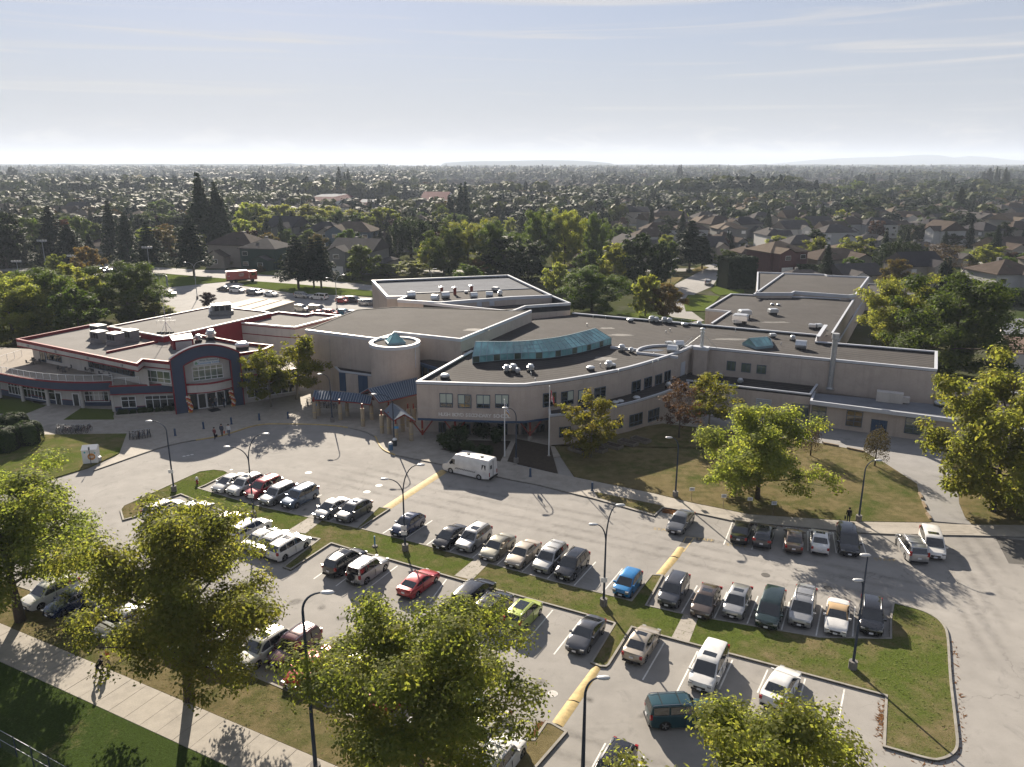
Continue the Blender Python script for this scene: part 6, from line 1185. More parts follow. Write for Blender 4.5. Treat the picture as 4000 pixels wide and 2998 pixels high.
# ---- red refuse truck on the back street
SILM = mat('faded_white_print', (.38, .34, .33), .6, var=.3, scale=3)
def truck():
    p = A(0, 2090, 225); h_ = hd(A(0, 2020, 225), A(0, 2170, 215)); t = thing('refuse_truck', 'red refuse truck turning on the street behind the car park', 'truck', (p.x, p.y, 0), h_); RD = paint('truck_red', (.30, .012, .02), .1, .4)
    M().prism([(-4.6, -1.25), (2.0, -1.25), (2.0, 1.25), (-4.6, 1.25)], 1.0, 3.5).obj('hopper_body', RD, t); M().prism([(-4.4, -1.2), (1.6, -1.2), (1.6, 1.2), (-4.4, 1.2)], 3.52, 3.62).obj('roof_panel', PLATE, t)
    for x in (-3.6, -2.2, -.8, .6):
        for s_ in (-1, 1): M().box((x, s_*1.28, 2.25), (.14, .08, 2.4)).obj('body_rib', RD, t)
    M().prism([(2.2, -1.2), (4.3, -1.2), (4.6, -1.0), (4.6, 1.0), (4.3, 1.2), (2.2, 1.2)], .7, 3.3).obj('cab', RD, t); M().box((4.61, 0, 2.4), (.04, 1.9, 1.0)).obj('windscreen', CGLASS, t)
    for s_ in (-1, 1): M().box((3.5, s_*1.21, 2.4), (1.2, .04, .8)).obj('side_window', CGLASS, t)
    M().prism([(-4.6, -.9), (4.4, -.9), (4.4, .9), (-4.6, .9)], .6, .98).obj('chassis', TRIM, t)
    for x, z, l in ((-.2, 2.7, 1.5), (-.2, 2.35, 1.7), (-.2, 2.05, 1.2), (-4.0, 2.2, .7)): M().box((x, -1.335, z), (l, .02, .16)).obj('pale_marking', SILM, t)
    tm = M().lathe([(.3, -.15), (.5, -.15), (.5, .15), (.3, .15)], n=16, ax=1).mesh('tyre', TYRE, True); rm = M().lathe([(.05, -.13), (.3, -.12), (.3, .12), (.05, .13)], n=12, ax=1).mesh('rim', GALVD)
    for x in (-3.2, -1.9, 3.1):
        for s_ in (-1, 1): w_ = bpy.data.objects.new('wheel', None); COL.objects.link(w_); w_.parent = t; w_.location = (x, s_*1.05, .5); put('tyre', tm, w_); put('rim', rm, w_)
truck()
# ================================================================ street furniture, canopy, people, bicycles
POLE = mat('dark_pole_paint', (.03, .042, .065), .5, var=.1, scale=2); POLEG = mat('grey_pole_paint', (.26, .28, .30), .5, .3, .08); LUM = mat('lamp_head_shell', (.45, .46, .47), .4, .2, .05); SIGNW = mat('white_sign', (.62, .62, .61), .5, var=.04); SIGNK = mat('dark_sign_print', (.08, .08, .09), .6)
PLINTH = mat('lamp_plinth', (.16, .15, .14), .9, var=.2, scale=3)
def lamp(base, heads, label, pole_m=POLE, plinth=True, r=.09, plates=0):
    t = thing('street_lamp', label, 'street lamp', (base.x, base.y, 0), 0, 'lamp posts around the school'); lz = [h.z for h in heads]; top = (min(lz)-1.6) if len(heads) > 1 else lz[0]-1.2
    if plinth: M().prism([(.32*math.cos(i*math.pi/4), .32*math.sin(i*math.pi/4)) for i in range(8)], -.02, .75).obj('plinth', PLINTH, t)
    M().tube([(0, 0, .0), (0, 0, top*.5), (0, 0, top)], [r*1.25, r, r*.75], 8).obj('pole', pole_m, t)
    for h in heads:
        v = h-Vector((base.x, base.y, 0)); d = Vector((v.x, v.y, 0)); pts = []
        for i in range(9):
            f_ = i/8; pts.append((d.x*f_**1.9, d.y*f_**1.9, top+(v.z-top)*math.sin(f_*math.pi/2)))
        M().tube(pts, [r*.75-(r*.3)*i/8 for i in range(9)], 6).obj('arm', pole_m, t)
        a = math.atan2(d.y, d.x); hd_ = M().lathe([(.06, -.42), (.15, -.3), (.2, 0), (.17, .25), (.06, .36)], (0, 0, 0), 8, ax=0); hd_.v = [(x, y, z*.55) for x, y, z in hd_.v]
        hd_.obj('lamp_head', LUM, t, (v.x+.2*math.cos(a), v.y+.2*math.sin(a), v.z), a, smooth=True)
    for i in range(plates): M().box((-.05, -.13, 2.55-i*.55), (.55, .04, .42)).obj('sign_plate', SIGNW, t)
    return t
def hp_(F, i, x, y, base): sy = {'A': 1000, 'B': 1700, 'C': 2248, 'D': 550}[F.__name__]+y*_k; return F(i, x, y, hgt(base.x, base.y, sy))
for base, heads, lab, kw in (
    (B(0, 1505, 492), ((A, 0, 1300, 1428),), 'curved single lamp on the lawn tip beside the hydrant', dict(plates=1)), (A(1, 660, 1440), ((A, 1, 560, 1022),), 'curved single lamp in front of the covered walk', {}),
    (B(1, 1195, 90), ((A, 1, 1030, 1196),), 'curved single lamp beside the small gabled canopy', {}), (B(2, 35, 245), ((A, 1, 2165, 1314),), 'curved single lamp between the flagpoles', {}),
    (B(2, 1410, 540), ((B, 2, 1370, 22),), 'single lamp on the dry lawn left of the round tree', {}), (B(3, 780, 750), ((B, 3, 940, 218),), 'single lamp on the lawn edge with its arm to the right', {}),
    (C(1, 520, 1720), ((C, 1, 590, 148),), 'tall curved lamp rising behind the middle tree', dict(r=.11)), (C(2, 608, 1810), ((C, 2, 765, 885),), 'single lamp at the bottom edge beside the yellow hump', dict(r=.11)),
    (D(1, 1515, 1240), ((D, 1, 1548, 1106),), 'small curved lamp behind the gym roof', dict(pole_m=POLEG, plinth=False)), (D(2, 1370, 1235), ((D, 2, 1425, 1017),), 'tall grey lamp at the mouth of the side street', dict(pole_m=POLEG, plinth=False)),
    (A(3, 1980, 610), ((A, 3, 1898, 380),), 'curved lamp on the far right service yard', dict(pole_m=POLE, plinth=False)), (A(3, 2030, 735), ((A, 3, 1968, 512),), 'second curved lamp on the service yard, in front of the sheds', dict(pole_m=POLE, plinth=False)),
    (B(0, 2195, 715), ((B, 0, 1975, 103), (B, 1, 70, -10)), 'double lamp in the left part of the median', dict(plates=1)), (B(1, 1290, 1005), ((B, 1, 1125, 380), (B, 1, 1408, 258)), 'double lamp with two sign plates in the median, left of centre', dict(plates=2)),
    (B(2, 790, 1480), ((B, 2, 720, 772), (B, 2, 918, 605)), 'double lamp in the median beside the blue hatchback', dict(plates=1)), (C(3, 728, 815), ((B, 3, 862, 1037), (B, 3, 800, 1254)), 'double lamp on the big right turf island', {}),
    (A(0, 1705, 372), ((A, 0, 1602, 56), (A, 0, 1747, 46)), 'tall double lamp in the back car park', dict(pole_m=POLEG)), (A(1, 702, 478), ((A, 1, 620, 190), (A, 1, 752, 165)), 'grey double lamp among the cars behind the gym', dict(pole_m=POLEG)),
): lamp(base, [hp_(*h, base) for h in heads], lab, **kw)
for bx, by, tx, ty, lab in ((400, 1105, 375, 872, 'floodlight mast at the far left in front of dark trees'), (640, 1120, 632, 1003, 'short floodlight mast above the left trees'), (1303, 1182, 1256, 930, 'floodlight mast beside the ball court fence'), (160, 1150, 140, 1050, 'leftmost floodlight mast, low against dark trees')):
    b_ = D(0, bx, by); h = hgt(b_.x, b_.y, 550+ty*_k); t = thing('floodlight_mast', lab, 'floodlight', (b_.x, b_.y, 0), 0, 'floodlight masts by the playing field'); M().tube([(0, 0, 0), (0, 0, h)], [.16, .1], 6).obj('mast', POLEG, t); M().box((0, 0, h), (3.2, .15, .15)).obj('cross_arm', POLEG, t)
    for k in range(4): M().box((-1.4+k*.93, -.1, h+.35), (.6, .35, .55)).obj('floodlight', LUM, t)
# ball court fence
NET, nt_, nb_ = nodes('chain_link'); nb_.inputs['Base Color'].default_value = (.30, .32, .32, 1); nb_.inputs['Alpha'].default_value = .10
t = thing('court_fence', 'tall chain-link court fence behind the left trees', 'fence', tuple(A(0, 1310, 230)))
for p, q in ((A(0, 1300, 240), A(0, 1440, 262)), (A(0, 1440, 262), A(0, 1455, 275))):
    M().poly([(p.x, p.y, 0), (q.x, q.y, 0), (q.x, q.y, 3.4), (p.x, p.y, 3.4)]).obj('mesh_panel', NET, t, world=True); M().tube([(p.x, p.y, 3.4), (q.x, q.y, 3.4)], .05, 4).obj('top_rail', POLEG, t, world=True)
    for i in range(6): r_ = p.lerp(q, i/5); M().tube([(r_.x, r_.y, 0), (r_.x, r_.y, 3.45)], .05, 5).obj('fence_post', POLEG, t, world=True)
# rail fence crossing the bottom left corner
p, q = C(0, -300, 1172, 1.55), C(0, 900, 1842, 1.55); t = thing('rail_fence', 'chain-link fence with pale rails across the bottom left corner', 'fence', (p.x, p.y, 0))
for z in (1.55, .75): M().tube([(p.x, p.y, z), (q.x, q.y, z)], .017, 6).obj('rail', POLEG, t, world=True)
for i in range(9): r_ = p.lerp(q, i/8); M().tube([(r_.x, r_.y, 0), (r_.x, r_.y, 1.62)], .035, 6).obj('fence_post', POLE, t, world=True)
M().poly([(p.x, p.y, .05), (q.x, q.y, .05), (q.x, q.y, 1.5), (p.x, p.y, 1.5)]).obj('mesh_panel', NET, t, world=True)

# ---- covered walk with gabled standing-seam roofs on concrete columns
SEAM = mat('blue_seam_roof', (.05, .08, .13), .5, .2, .06, 2); SEAML = mat('pale_roof_seam', (.20, .235, .28), .45, .2, .05)
TANC = mat('tan_concrete', (.32, .265, .19), .9, var=.12, scale=2, grime=.25); can = thing('covered_walk', 'blue ribbed canopy on concrete columns with red brackets at the school entrance', 'canopy', tuple(A(1, 925, 1475)))
def gable(rl, el, zr, ze, seam=.42, both=True):      # ridge plan points, front eave plan points
    rl = [Vn(p) for p in rl]; el = [Vn(p) for p in el]; bl = [r_*2-e_ for r_, e_ in zip(rl, el)]
    for ln in (el, bl):
        m = M(); n = len(rl)
        for r_, e_ in zip(rl, ln): m.v += [(*r_, zr), (*e_, ze), (*r_, zr-.08), (*e_, ze-.08)]
        for i in range(n-1): a = 4*i; m.f += [(a, a+1, a+5, a+4), (a+2, a+6, a+7, a+3), (a+1, a+3, a+7, a+5)]; m.m += [0]*3
        m.f += [(0, 2, 3, 1), (4*n-4, 4*n-3, 4*n-1, 4*n-2)]; m.m += [0, 0]
        m.obj('roof_slope', SEAM, can, world=True); tot = sum((rl[i+1]-rl[i]).length for i in range(n-1)); k = max(2, int(tot/seam)); sr = rs(rl, k); se = rs(ln, k)
        for i in range(k+1): M().tube([(*sr[i], zr+.06), (*se[i], ze+.06)], .065, 4).obj('roof_seam', SEAML, can, world=True)
        M().tube([(*p, ze-.12) for p in ln], .09, 4).obj('eave_beam', REDP, can, world=True)
    for e_i in (0, -1): M().tube([(*el[e_i], ze-.1), (*rl[e_i], zr-.1), (*bl[e_i], ze-.1)], .09, 4).obj('gable_truss', REDP, can, world=True)
gable([A(1, 508, 1164, 3.7), A(1, 640, 1170, 3.7), A(1, 780, 1180, 3.7), A(1, 900, 1193, 3.7), A(1, 1000, 1213, 3.7)], [A(1, 488, 1240, 2.9), A(1, 625, 1246, 2.9), A(1, 760, 1254, 2.9), A(1, 880, 1265, 2.9), A(1, 985, 1280, 2.9)], 3.7, 2.9)
gable([A(1, 970, 1150, 4.8), A(1, 1180, 1102, 4.8), A(1, 1390, 1053, 4.8)], [A(1, 1065, 1265, 3.4), A(1, 1240, 1228, 3.4), A(1, 1400, 1190, 3.4)], 4.8, 3.4)
gable([A(1, 1175, 1275, 3.9), A(1, 1280, 1368, 3.9)], [A(1, 1108, 1345, 3.0), A(1, 1188, 1422, 3.0)], 3.9, 3.0, .3)
for bx, by, ty in ((510, 1412, 1262), (545, 1385, 1255), (730, 1422, 1280), (790, 1388, 1272), (925, 1478, 1305), (1000, 1420, 1290), (1090, 1538, 1368), (1152, 1545, 1392), (1213, 1602, 1452), (1268, 1520, 1382), (1343, 1602, 1425), (1318, 1480, 1310), (1150, 1420, 1290), (1365, 1455, 1320)):
    p = A(1, bx, by); zt = max(2.0, min(2.75, hgt(p.x, p.y, 1000+ty*_k))); M().lathe([(.29, 0), (.29, zt)], (p.x, p.y, 0), 14).obj('column', TANC, can, world=True); M().lathe([(.295, 1.05), (.295, 1.15)], (p.x, p.y, 0), 14).obj('yellow_band', YEL, can, world=True)
    M().box((p.x, p.y, zt+.35), (.2, .2, .75)).obj('bracket', REDP, can, world=True)
for bx, by in ((510, 1275), (1213, 1470)): p = A(1, bx, by, 2.3); M().box((p.x, p.y-.33, 2.2), (.62, .05, .32)).obj('sign_plate', mat('blue_sign', (.06, .22, .42), .5), can, world=True)

# ---- small furniture
def bollard(p, lab):
    t = thing('bollard', lab, 'bollard', (p.x, p.y, .1), 0, 'dark blue bollards on the pavement'); M().lathe([(.13, 0), (.13, .95), (.1, 1.02)], n=10).obj('post', BLUEM, t); M().lathe([(.2, 0), (.2, .05)], n=10).obj('foot', BLUEM, t)
for q, lab in ((A(0, 1515, 1560), 'dark blue bollard left of the three people at the kerb'), (A(0, 1760, 1500), 'dark blue bollard directly behind the three people'), (A(0, 2000, 1460), 'dark blue bollard right behind the kerb group'), (A(1, 30, 1425), 'dark blue bollard left of the young trees shadow'), (A(1, 278, 1410), 'dark blue bollard under the young tree shadow'), (B(2, 158, 365), 'dark blue bollard in the shade right of the van'), (B(2, 692, 488), 'dark blue bollard by the kerb at the shadow edge')): bollard(q, lab)
def bin_(p, lab, body, lid):
    t = thing('litter_bin', lab, 'bin', (p.x, p.y, .1)); M().lathe([(.27, 0), (.3, .85)], n=12).obj('body', body, t); M().lathe([(.32, .85), (.3, .95), (.16, 1.08), (.05, 1.1)], n=12).obj('lid', lid, t)
BIND = mat('dark_bin', (.03, .035, .04), .6); BINB = mat('blue_bin', (.05, .12, .22), .5)
bin_(B(1, 1165, 135), 'blue and white litter bin at the kerb corner', BINB, SIGNW); bin_(B(1, 1200, 100), 'dark litter bin behind the blue one', BIND, SIGNW); bin_(A(0, 1605, 1352), 'dark bin left of the arched door', BIND, BIND); bin_(A(0, 2090, 1285), 'dark bin right of the arched door', BIND, BIND)
# hydrant
p = B(0, 1705, 428); t = thing('fire_hydrant', 'red fire hydrant with white top on the lawn tip', 'hydrant', (p.x, p.y, .1)); HR = mat('hydrant_red', (.22, .03, .03), .5)
M().lathe([(.17, 0), (.13, .06), (.13, .6)], n=10).obj('barrel', HR, t); M().lathe([(.17, .6), (.17, .68), (.12, .8), (.05, .86)], n=10).obj('bonnet', SIGNW, t)
for s_ in (-1, 1): M().lathe([(.07, 0), (.07, .12)], (0, 0, 0), 8, ax=0).obj('outlet', SIGNW, t, (s_*.15-.06, 0, .45))
# donation box
p = B(0, 785, 250); t = thing('donation_box', 'white clothing donation box with orange discs on the left lawn', 'donation box', (p.x-.1, p.y+.5, .14), .25); OR = mat('orange_print', (.45, .20, .05), .6); TL = mat('teal_print', (.10, .35, .38), .6)
M().prism([(-.85, -.65), (.85, -.65), (.85, .65), (-.85, .65)], 0, 1.75).obj('body', SIGNW, t); rf = M(); rf.v = [(-.9, -.7, 1.75), (.9, -.7, 1.75), (.9, .7, 1.75), (-.9, .7, 1.75), (-.9, .25, 2.15), (.9, .25, 2.15)]; rf.f = [(0, 1, 5, 4), (2, 3, 4, 5), (1, 2, 5), (3, 0, 4)]; rf.m = [0]*4; rf.obj('sloped_lid', SIGNW, t)
def disc(m_, c, r, ax, nm='disc', n=16): 
    k = M().poly([((c[0]+r*math.cos(i*2*math.pi/n), c[1], c[2]+r*math.sin(i*2*math.pi/n)) if ax == 1 else (c[0], c[1]+r*math.cos(i*2*math.pi/n), c[2]+r*math.sin(i*2*math.pi/n))) for i in range(n)]); return k.obj(nm, m_, t)
disc(OR, (.2, -.657, .85), .45, 1); disc(OR, (-.857, 0, .95), .42, 0); disc(TL, (-.5, -.657, 1.45), .12, 1); disc(TL, (.62, -.657, 1.3), .1, 1); M().box((.15, -.66, 1.5), (.8, .05, .3)).obj('chute', GALV, t)
for z_, l in ((.93, .5), (.83, .62), (.73, .42)): M().box((.2, -.663, z_), (l, .01, .05)).obj('print_line', SIGNW, t)
p = B(0, 790, 268); t = thing('sign_post', 'thin dark sign post in front of the donation box', 'sign post', (p.x, p.y, .1)); M().tube([(0, 0, 0), (0, 0, 2.4)], .035, 6).obj('post', POLE, t); M().box((0, 0, 2.2), (.04, .3, .4)).obj('sign_plate', POLE, t)
p = B(0, 858, 232); t = thing('small_drum', 'small grey tub beside the donation box', 'tub', (p.x, p.y, .14)); M().lathe([(.3, 0), (.33, .5)], n=12).obj('body', GALVD, t); M().lathe([(.35, .5), (.3, .56)], n=12).obj('rim', GALV, t)
for q, h, lab in ((B(2, 1548, 575), 1.6, 'small white reserved sign, leftmost on the lawn edge'), (B(2, 1822, 635), 1.6, 'small white reserved sign, second along the lawn edge'), (B(2, 2047, 662), 1.6, 'small white reserved sign at the tree shadow'), (B(3, 42, 700), 1.6, 'small white reserved sign inside the tree shadow')):
    t = thing('lawn_sign', lab, 'sign', (q.x, q.y, .14), 0, 'reserved signs along the lawn'); M().box((0, 0, .7), (.05, .05, 1.4)).obj('post', WOODT, t); M().box((0, -.03, 1.35), (.55, .03, .4)).obj('sign_board', SIGNW, t)
    for z_ in (1.43, 1.3): M().box((0, -.05, z_), (.36, .008, .06)).obj('print_line', SIGNK, t)
p = B(1, 1028, 972); t = thing('marker_post', 'short blue and white marker post on a round foot in the median', 'marker', (p.x, p.y, .12)); M().lathe([(.28, 0), (.25, .1)], n=12).obj('foot', PLINTH, t); M().box((0, 0, .6), (.12, .06, 1.0)).obj('panel', mat('blue_sign', (.06, .22, .42)), t)
# raised planters beside the curved wall
for (x, y), lab in zip(((575, 150), (735, 140), (868, 112), (1000, 85), (1110, 62)), ('empty wooden planter nearest the flagpole', 'wooden planter behind the small tree trunk', 'third wooden planter along the curved wall', 'fourth wooden planter along the curved wall', 'last wooden planter, farthest right by the curved wall')):
    q = B(2, x, y); t = thing('raised_planter', lab, 'planter', (q.x, q.y, .14), -.75, 'raised planters by the curved wall'); PB = mat('planter_boards', (.16, .14, .115), .9, var=.3, scale=2)
    for c_, d in (((0, -.6, .2), (2.6, .08, .4)), ((0, .6, .2), (2.6, .08, .4)), ((-1.26, 0, .2), (.08, 1.12, .4)), ((1.26, 0, .2), (.08, 1.12, .4))): M().box(c_, d).obj('board', PB, t)
    M().box((0, 0, .15), (2.4, 1.1, .3)).obj('soil', BARK_MULCH, t)
# flagpoles
FW = mat('flag_white', (.6, .6, .6), .8); FR_ = mat('flag_red', (.45, .03, .04), .8); FB = mat('flag_blue', (.04, .08, .28), .8); FO = mat('flag_gold', (.55, .33, .05), .8)
def flag(base, top_sy, lab, kind):
    h = hgt(base.x, base.y, top_sy); t = thing('flagpole', lab, 'flagpole', (base.x, base.y, .1)); M().tube([(0, 0, 0), (0, 0, h)], [.09, .05], 8).obj('pole', SIGNW, t); M().lathe([(.02, 0), (.09, .05), (.09, .12), (.02, .17)], n=8).obj('finial', GALV, t, (0, 0, h)); M().lathe([(.22, 0), (.2, .12)], n=10).obj('foot', CONC, t)
    bands = [(0, .25, FR_), (.25, .75, FW), (.75, 1, FR_)] if kind == 'leaf' else [(0, .16, FW), (.16, .3, FB), (.3, .5, FW), (.5, .62, FB), (.62, .82, FO), (.82, 1, FW)]
    def P_(u, v): return (.1+u*.42+.07*math.sin(u*7+v*2), .14*math.sin(u*9+v*1.5), h-.35-v*1.0-u*1.05)     # hanging in folds
    for i, (a, b_, m_) in enumerate(bands):
        m = M(); nu, nv = 4, 8
        for j in range(nv+1):
            for k in range(nu+1):
                f_ = a+(b_-a)*k/nu; m.v.append(P_(f_, j/nv) if kind == 'leaf' else P_(j/nv, f_))
        for j in range(nv):
            for k in range(nu): c_ = j*(nu+1)+k; m.f.append((c_, c_+1, c_+nu+2, c_+nu+1)); m.m.append(0)
        m.obj('flag_band', m_, t, smooth=True)
    if kind == 'leaf':
        lf = [(.5, .12), (.54, .26), (.62, .22), (.6, .4), (.7, .38), (.66, .52), (.73, .6), (.56, .7), (.52, .7), (.52, .85), (.48, .85), (.48, .7), (.44, .7), (.27, .6), (.34, .52), (.3, .38), (.4, .4), (.38, .22), (.46, .26)]
        for s_ in (-.012, .012): m = M().poly([(x, y+s_, z) for x, y, z in (P_(u, v) for u, v in lf)]); m.obj('leaf_emblem', FR_, t)
    return t
flag(B(2, 318, 188), 1000+1140*_k, 'white flagpole with a red and white maple leaf flag hanging limp', 'leaf'); flag(B(1, 2148, 198), 1000+1255*_k, 'white flagpole with a white, blue and gold striped flag hanging limp', 'waves')

# ---- bicycles in racks
def ring(r, w_, n=14, c=(0, 0, 0)):
    m = M(); m.tube([(c[0]+r*math.cos(i*2*math.pi/n), c[1], c[2]+r*math.sin(i*2*math.pi/n)) for i in range(n+1)], w_, 4, cap=False); return m
BT = mat('bike_tyre', (.02, .02, .02), .8); BFR = [mat('bike_frame_%s' % n, c, .35, .3, .05) for n, c in (('black', (.03, .03, .035)), ('blue', (.03, .045, .09)), ('silver', (.30, .31, .32)), ('maroon', (.08, .025, .025)))]
bw = ring(.33, .025).mesh('wheel', BT); bsad = M().prism([(-.14, -.08), (-.14, .08), (.14, .02), (.14, -.02)], .93, .98).mesh('saddle', BT); bbar = M().tube([(.45, -.3, 1.02), (.5, -.1, 1.0), (.5, .1, 1.0), (.45, .3, 1.02)], .018, 5).mesh('handlebar', GALVD)
fm_ = M(); 
for a, b_ in (((-.5, 0, .33), (-.12, 0, .3)), ((-.12, 0, .3), (-.22, 0, .92)), ((-.5, 0, .33), (-.2, 0, .75)), ((-.2, 0, .78), (.42, 0, .82)), ((-.12, 0, .3), (.42, 0, .76)), ((.52, 0, .33), (.42, 0, .8)), ((.42, 0, .76), (.48, 0, 1.0))): fm_.tube([a, b_], .025, 5)
def bike(p, rz, lab, grp):
    t = thing('bicycle', lab, 'bicycle', (p.x, p.y, .12), rz, grp); o = put('frame', bfm[random.randrange(4)], t); put('wheel', bw, t, (-.52, 0, .35)); put('wheel', bw, t, (.52, 0, .35)); put('saddle', bsad, t); put('handlebar', bbar, t)
bfm = [fm_.mesh('frame', m_) for m_ in BFR]
RK = mat('rack_steel', (.3, .31, .32), .4, .6)
def rack(p, q, n, lab, grp, rk):
    t = thing('bicycle_rack', rk, 'bike rack', (p.x, p.y, .1)); m = M().tube([(p.x, p.y, .5), (q.x, q.y, .5)], .03, 5); m.obj('rack_bar', RK, t, world=True)
    for f_ in (0, .5, 1): r_ = p.lerp(q, f_); M().tube([(r_.x, r_.y, .1), (r_.x, r_.y, .5)], .03, 5).obj('rack_leg', RK, t, world=True)
    d = hd(p, q)+math.pi/2
    for i in range(n): r_ = p.lerp(q, (i+.5)/n); bike(r_+Vector((random.uniform(-.1, .1), random.uniform(-.25, .25), 0)), d+random.uniform(-.22, .22)+(math.pi if random.random() < .3 else 0), lab, grp)
rack(A(0, 490, 1535), A(0, 790, 1525), 15, 'bicycle packed in the long rack beside the left lawn', 'bicycles in the long rack by the left lawn', 'long steel bike rack at the lawn edge')
rack(A(0, 1115, 1590), A(0, 1295, 1570), 10, 'bicycle packed in the short rack on the pavement corner', 'bicycles in the short rack', 'short steel bike rack on the pavement corner')
rack(A(1, 430, 1300), A(1, 500, 1290), 4, 'bicycle at the left end of the covered walk', 'bicycles by the covered walk', 'small rack at the left end of the covered walk')
rack(A(1, 560, 1310), A(1, 720, 1320), 7, 'bicycle under the ribbed canopy', 'bicycles under the canopy', 'bike rack under the ribbed canopy')
rack(A(1, 720, 1160), A(1, 850, 1165), 6, 'bicycle in deep shade by the blue double door', 'bicycles by the blue doors', 'bike rack in deep shade by the blue doors')

# ---- people
SKIN = mat('skin', (.42, .26, .19), .6, var=.05, co='obj'); HAIRD = mat('dark_hair', (.02, .015, .012), .7); CL = {k: mat('cloth_'+k, c, .9, var=.15, scale=4, co='obj') for k, c in dict(dark=(.02, .02, .025), navy=(.03, .04, .07), grey=(.16, .16, .17), white=(.55, .54, .52), orange=(.45, .10, .04), khaki=(.22, .19, .13), denim=(.05, .075, .13), maroon=(.12, .03, .035), black=(.012, .012, .014)).items()}
def person(p, rz, h, top, bot, lab, walk=.15, lean=0., arm=.12, hair='dark', cap=None, bag=None, grp=None, z=.1):
    s_ = h/1.75; t = thing('person', lab, 'person', (p.x, p.y, z), rz, grp)
    J = [(0, 0, .95), (lean*.5, 0, 1.18), (lean, 0, 1.40), (lean*1.15, 0, 1.50), (lean*1.35+.02, 0, 1.62), (lean*1.4+.02, 0, 1.71),
         (lean, .19, 1.40), (lean*.6-arm*.3, .24, 1.14), (lean*.4+arm, .25, .90), (lean*.4+arm*1.3, .25, .80), (lean, -.19, 1.40), (lean*.6+arm*.3, -.24, 1.14), (lean*.4-arm, -.25, .90), (lean*.4-arm*1.3, -.25, .80),
         (0, .10, .90), (walk*.55, .10, .50), (walk*.7, .10, .09), (walk*.7+.14, .10, .04), (0, -.10, .90), (-walk*.3, -.10, .50), (-walk*1.1, -.10, .09), (-walk*1.1+.14, -.10, .04)]
    Rr = [.15, .14, .15, .06, .10, .075, .065, .048, .036, .04, .065, .048, .036, .04, .10, .065, .045, .04, .10, .065, .045, .04]
    Ed = [(0, 1), (1, 2), (2, 3), (3, 4), (4, 5), (2, 6), (6, 7), (7, 8), (8, 9), (2, 10), (10, 11), (11, 12), (12, 13), (0, 14), (14, 15), (15, 16), (16, 17), (0, 18), (18, 19), (19, 20), (20, 21)]
    me = bpy.data.meshes.new('body'); me.from_pydata([(x*s_, y*s_, zz*s_) for x, y, zz in J], Ed, []); o = bpy.data.objects.new('body', me); COL.objects.link(o)
    md = o.modifiers.new('skin', 'SKIN'); o.modifiers.new('sub', 'SUBSURF').levels = 1
    for i, r_ in enumerate(Rr): sv = me.skin_vertices[0].data[i]; sv.radius = (r_*s_*(.85 if i < 3 else 1), r_*s_*(1.15 if i < 3 else 1)); sv.use_root = i == 0
    dg = bpy.context.evaluated_depsgraph_get(); m2 = bpy.data.meshes.new_from_object(o.evaluated_get(dg)); bpy.data.objects.remove(o)
    m2.materials.clear()
    for m_ in (CL[top], CL[bot], SKIN, CL['black'], HAIRD): m2.materials.append(m_)
    for f in m2.polygons:
        c_ = f.center/s_; f.use_smooth = True
        f.material_index = 3 if c_.z < .09 else (1 if c_.z < .93 and abs(c_.y) < .19 else (2 if c_.z > 1.47 or (abs(c_.y) > .19 and c_.z < .88) else 0))
    put('body', m2, t)
    hc = Vector((lean*1.4+.02, 0, 1.675))*s_; k = M().lathe([(.02, -.1), (.105, -.06), (.118, .0), (.09, .075), (.02, .105)], n=10); k.obj('hair' if not cap else 'cap', HAIRD if not cap else CL[cap], t, (hc.x-.025*s_, 0, hc.z), smooth=True)
    M().box((hc.x+.1*s_, 0, hc.z-.055*s_), (.04, .03, .05)).obj('nose', SKIN, t)
    if bag: M().box((.05, .33*s_, .55*s_), (.3, .14, .34)).obj('bag', CL[bag], t)
KG = None
person(A(0, 1858, 1590), -1.9, 1.68, 'maroon', 'dark', 'person in dark clothes with a bag, left of three at the kerb', .12, bag='black'); person(A(0, 1920, 1563), -1.5, 1.75, 'navy', 'dark', 'person in a dark jacket with a red bag, middle of three at the kerb', .15, bag='orange'); person(A(0, 1980, 1563), -1.3, 1.72, 'white', 'denim', 'person in a white jacket, right of three at the kerb', .14)
person(A(0, 1822, 1320), -1.2, 1.7, 'dark', 'dark', 'person in dark clothes inside the arched doorway, left', .1); person(A(0, 1868, 1310), -1.4, 1.65, 'grey', 'denim', 'person in a grey top inside the arched doorway', .12); person(A(0, 1938, 1315), -1.6, 1.72, 'dark', 'navy', 'person in dark clothes leaving the arched doorway, right', .15); person(A(0, 1845, 1332), -1.0, 1.2, 'navy', 'dark', 'child standing on the dark doormat of the arched entrance', .08)
person(C(0, 850, 880, .12), .6, 1.68, 'black', 'dark', 'person in black stooping over a child on the footpath', .25, lean=.28, arm=.2); person(C(0, 893, 845, .12), -2.2, 1.05, 'dark', 'navy', 'small child walking on the footpath beside the stooping person', .1); person(C(0, 945, 795, .12), -2.3, 1.72, 'orange', 'khaki', 'person in orange jacket, khaki trousers and white cap on the footpath', .14, cap='white')
person(B(3, 690, 768), 1.2, 1.75, 'black', 'dark', 'person in black with backpack behind the black minivan', .12, bag='black')
M().poly([(*Vn(A(0, x, y)), .112) for x, y in ((1790, 1335), (1830, 1358), (1915, 1340), (1880, 1318))]).obj('door_mat', BLACKM, cc, world=True)

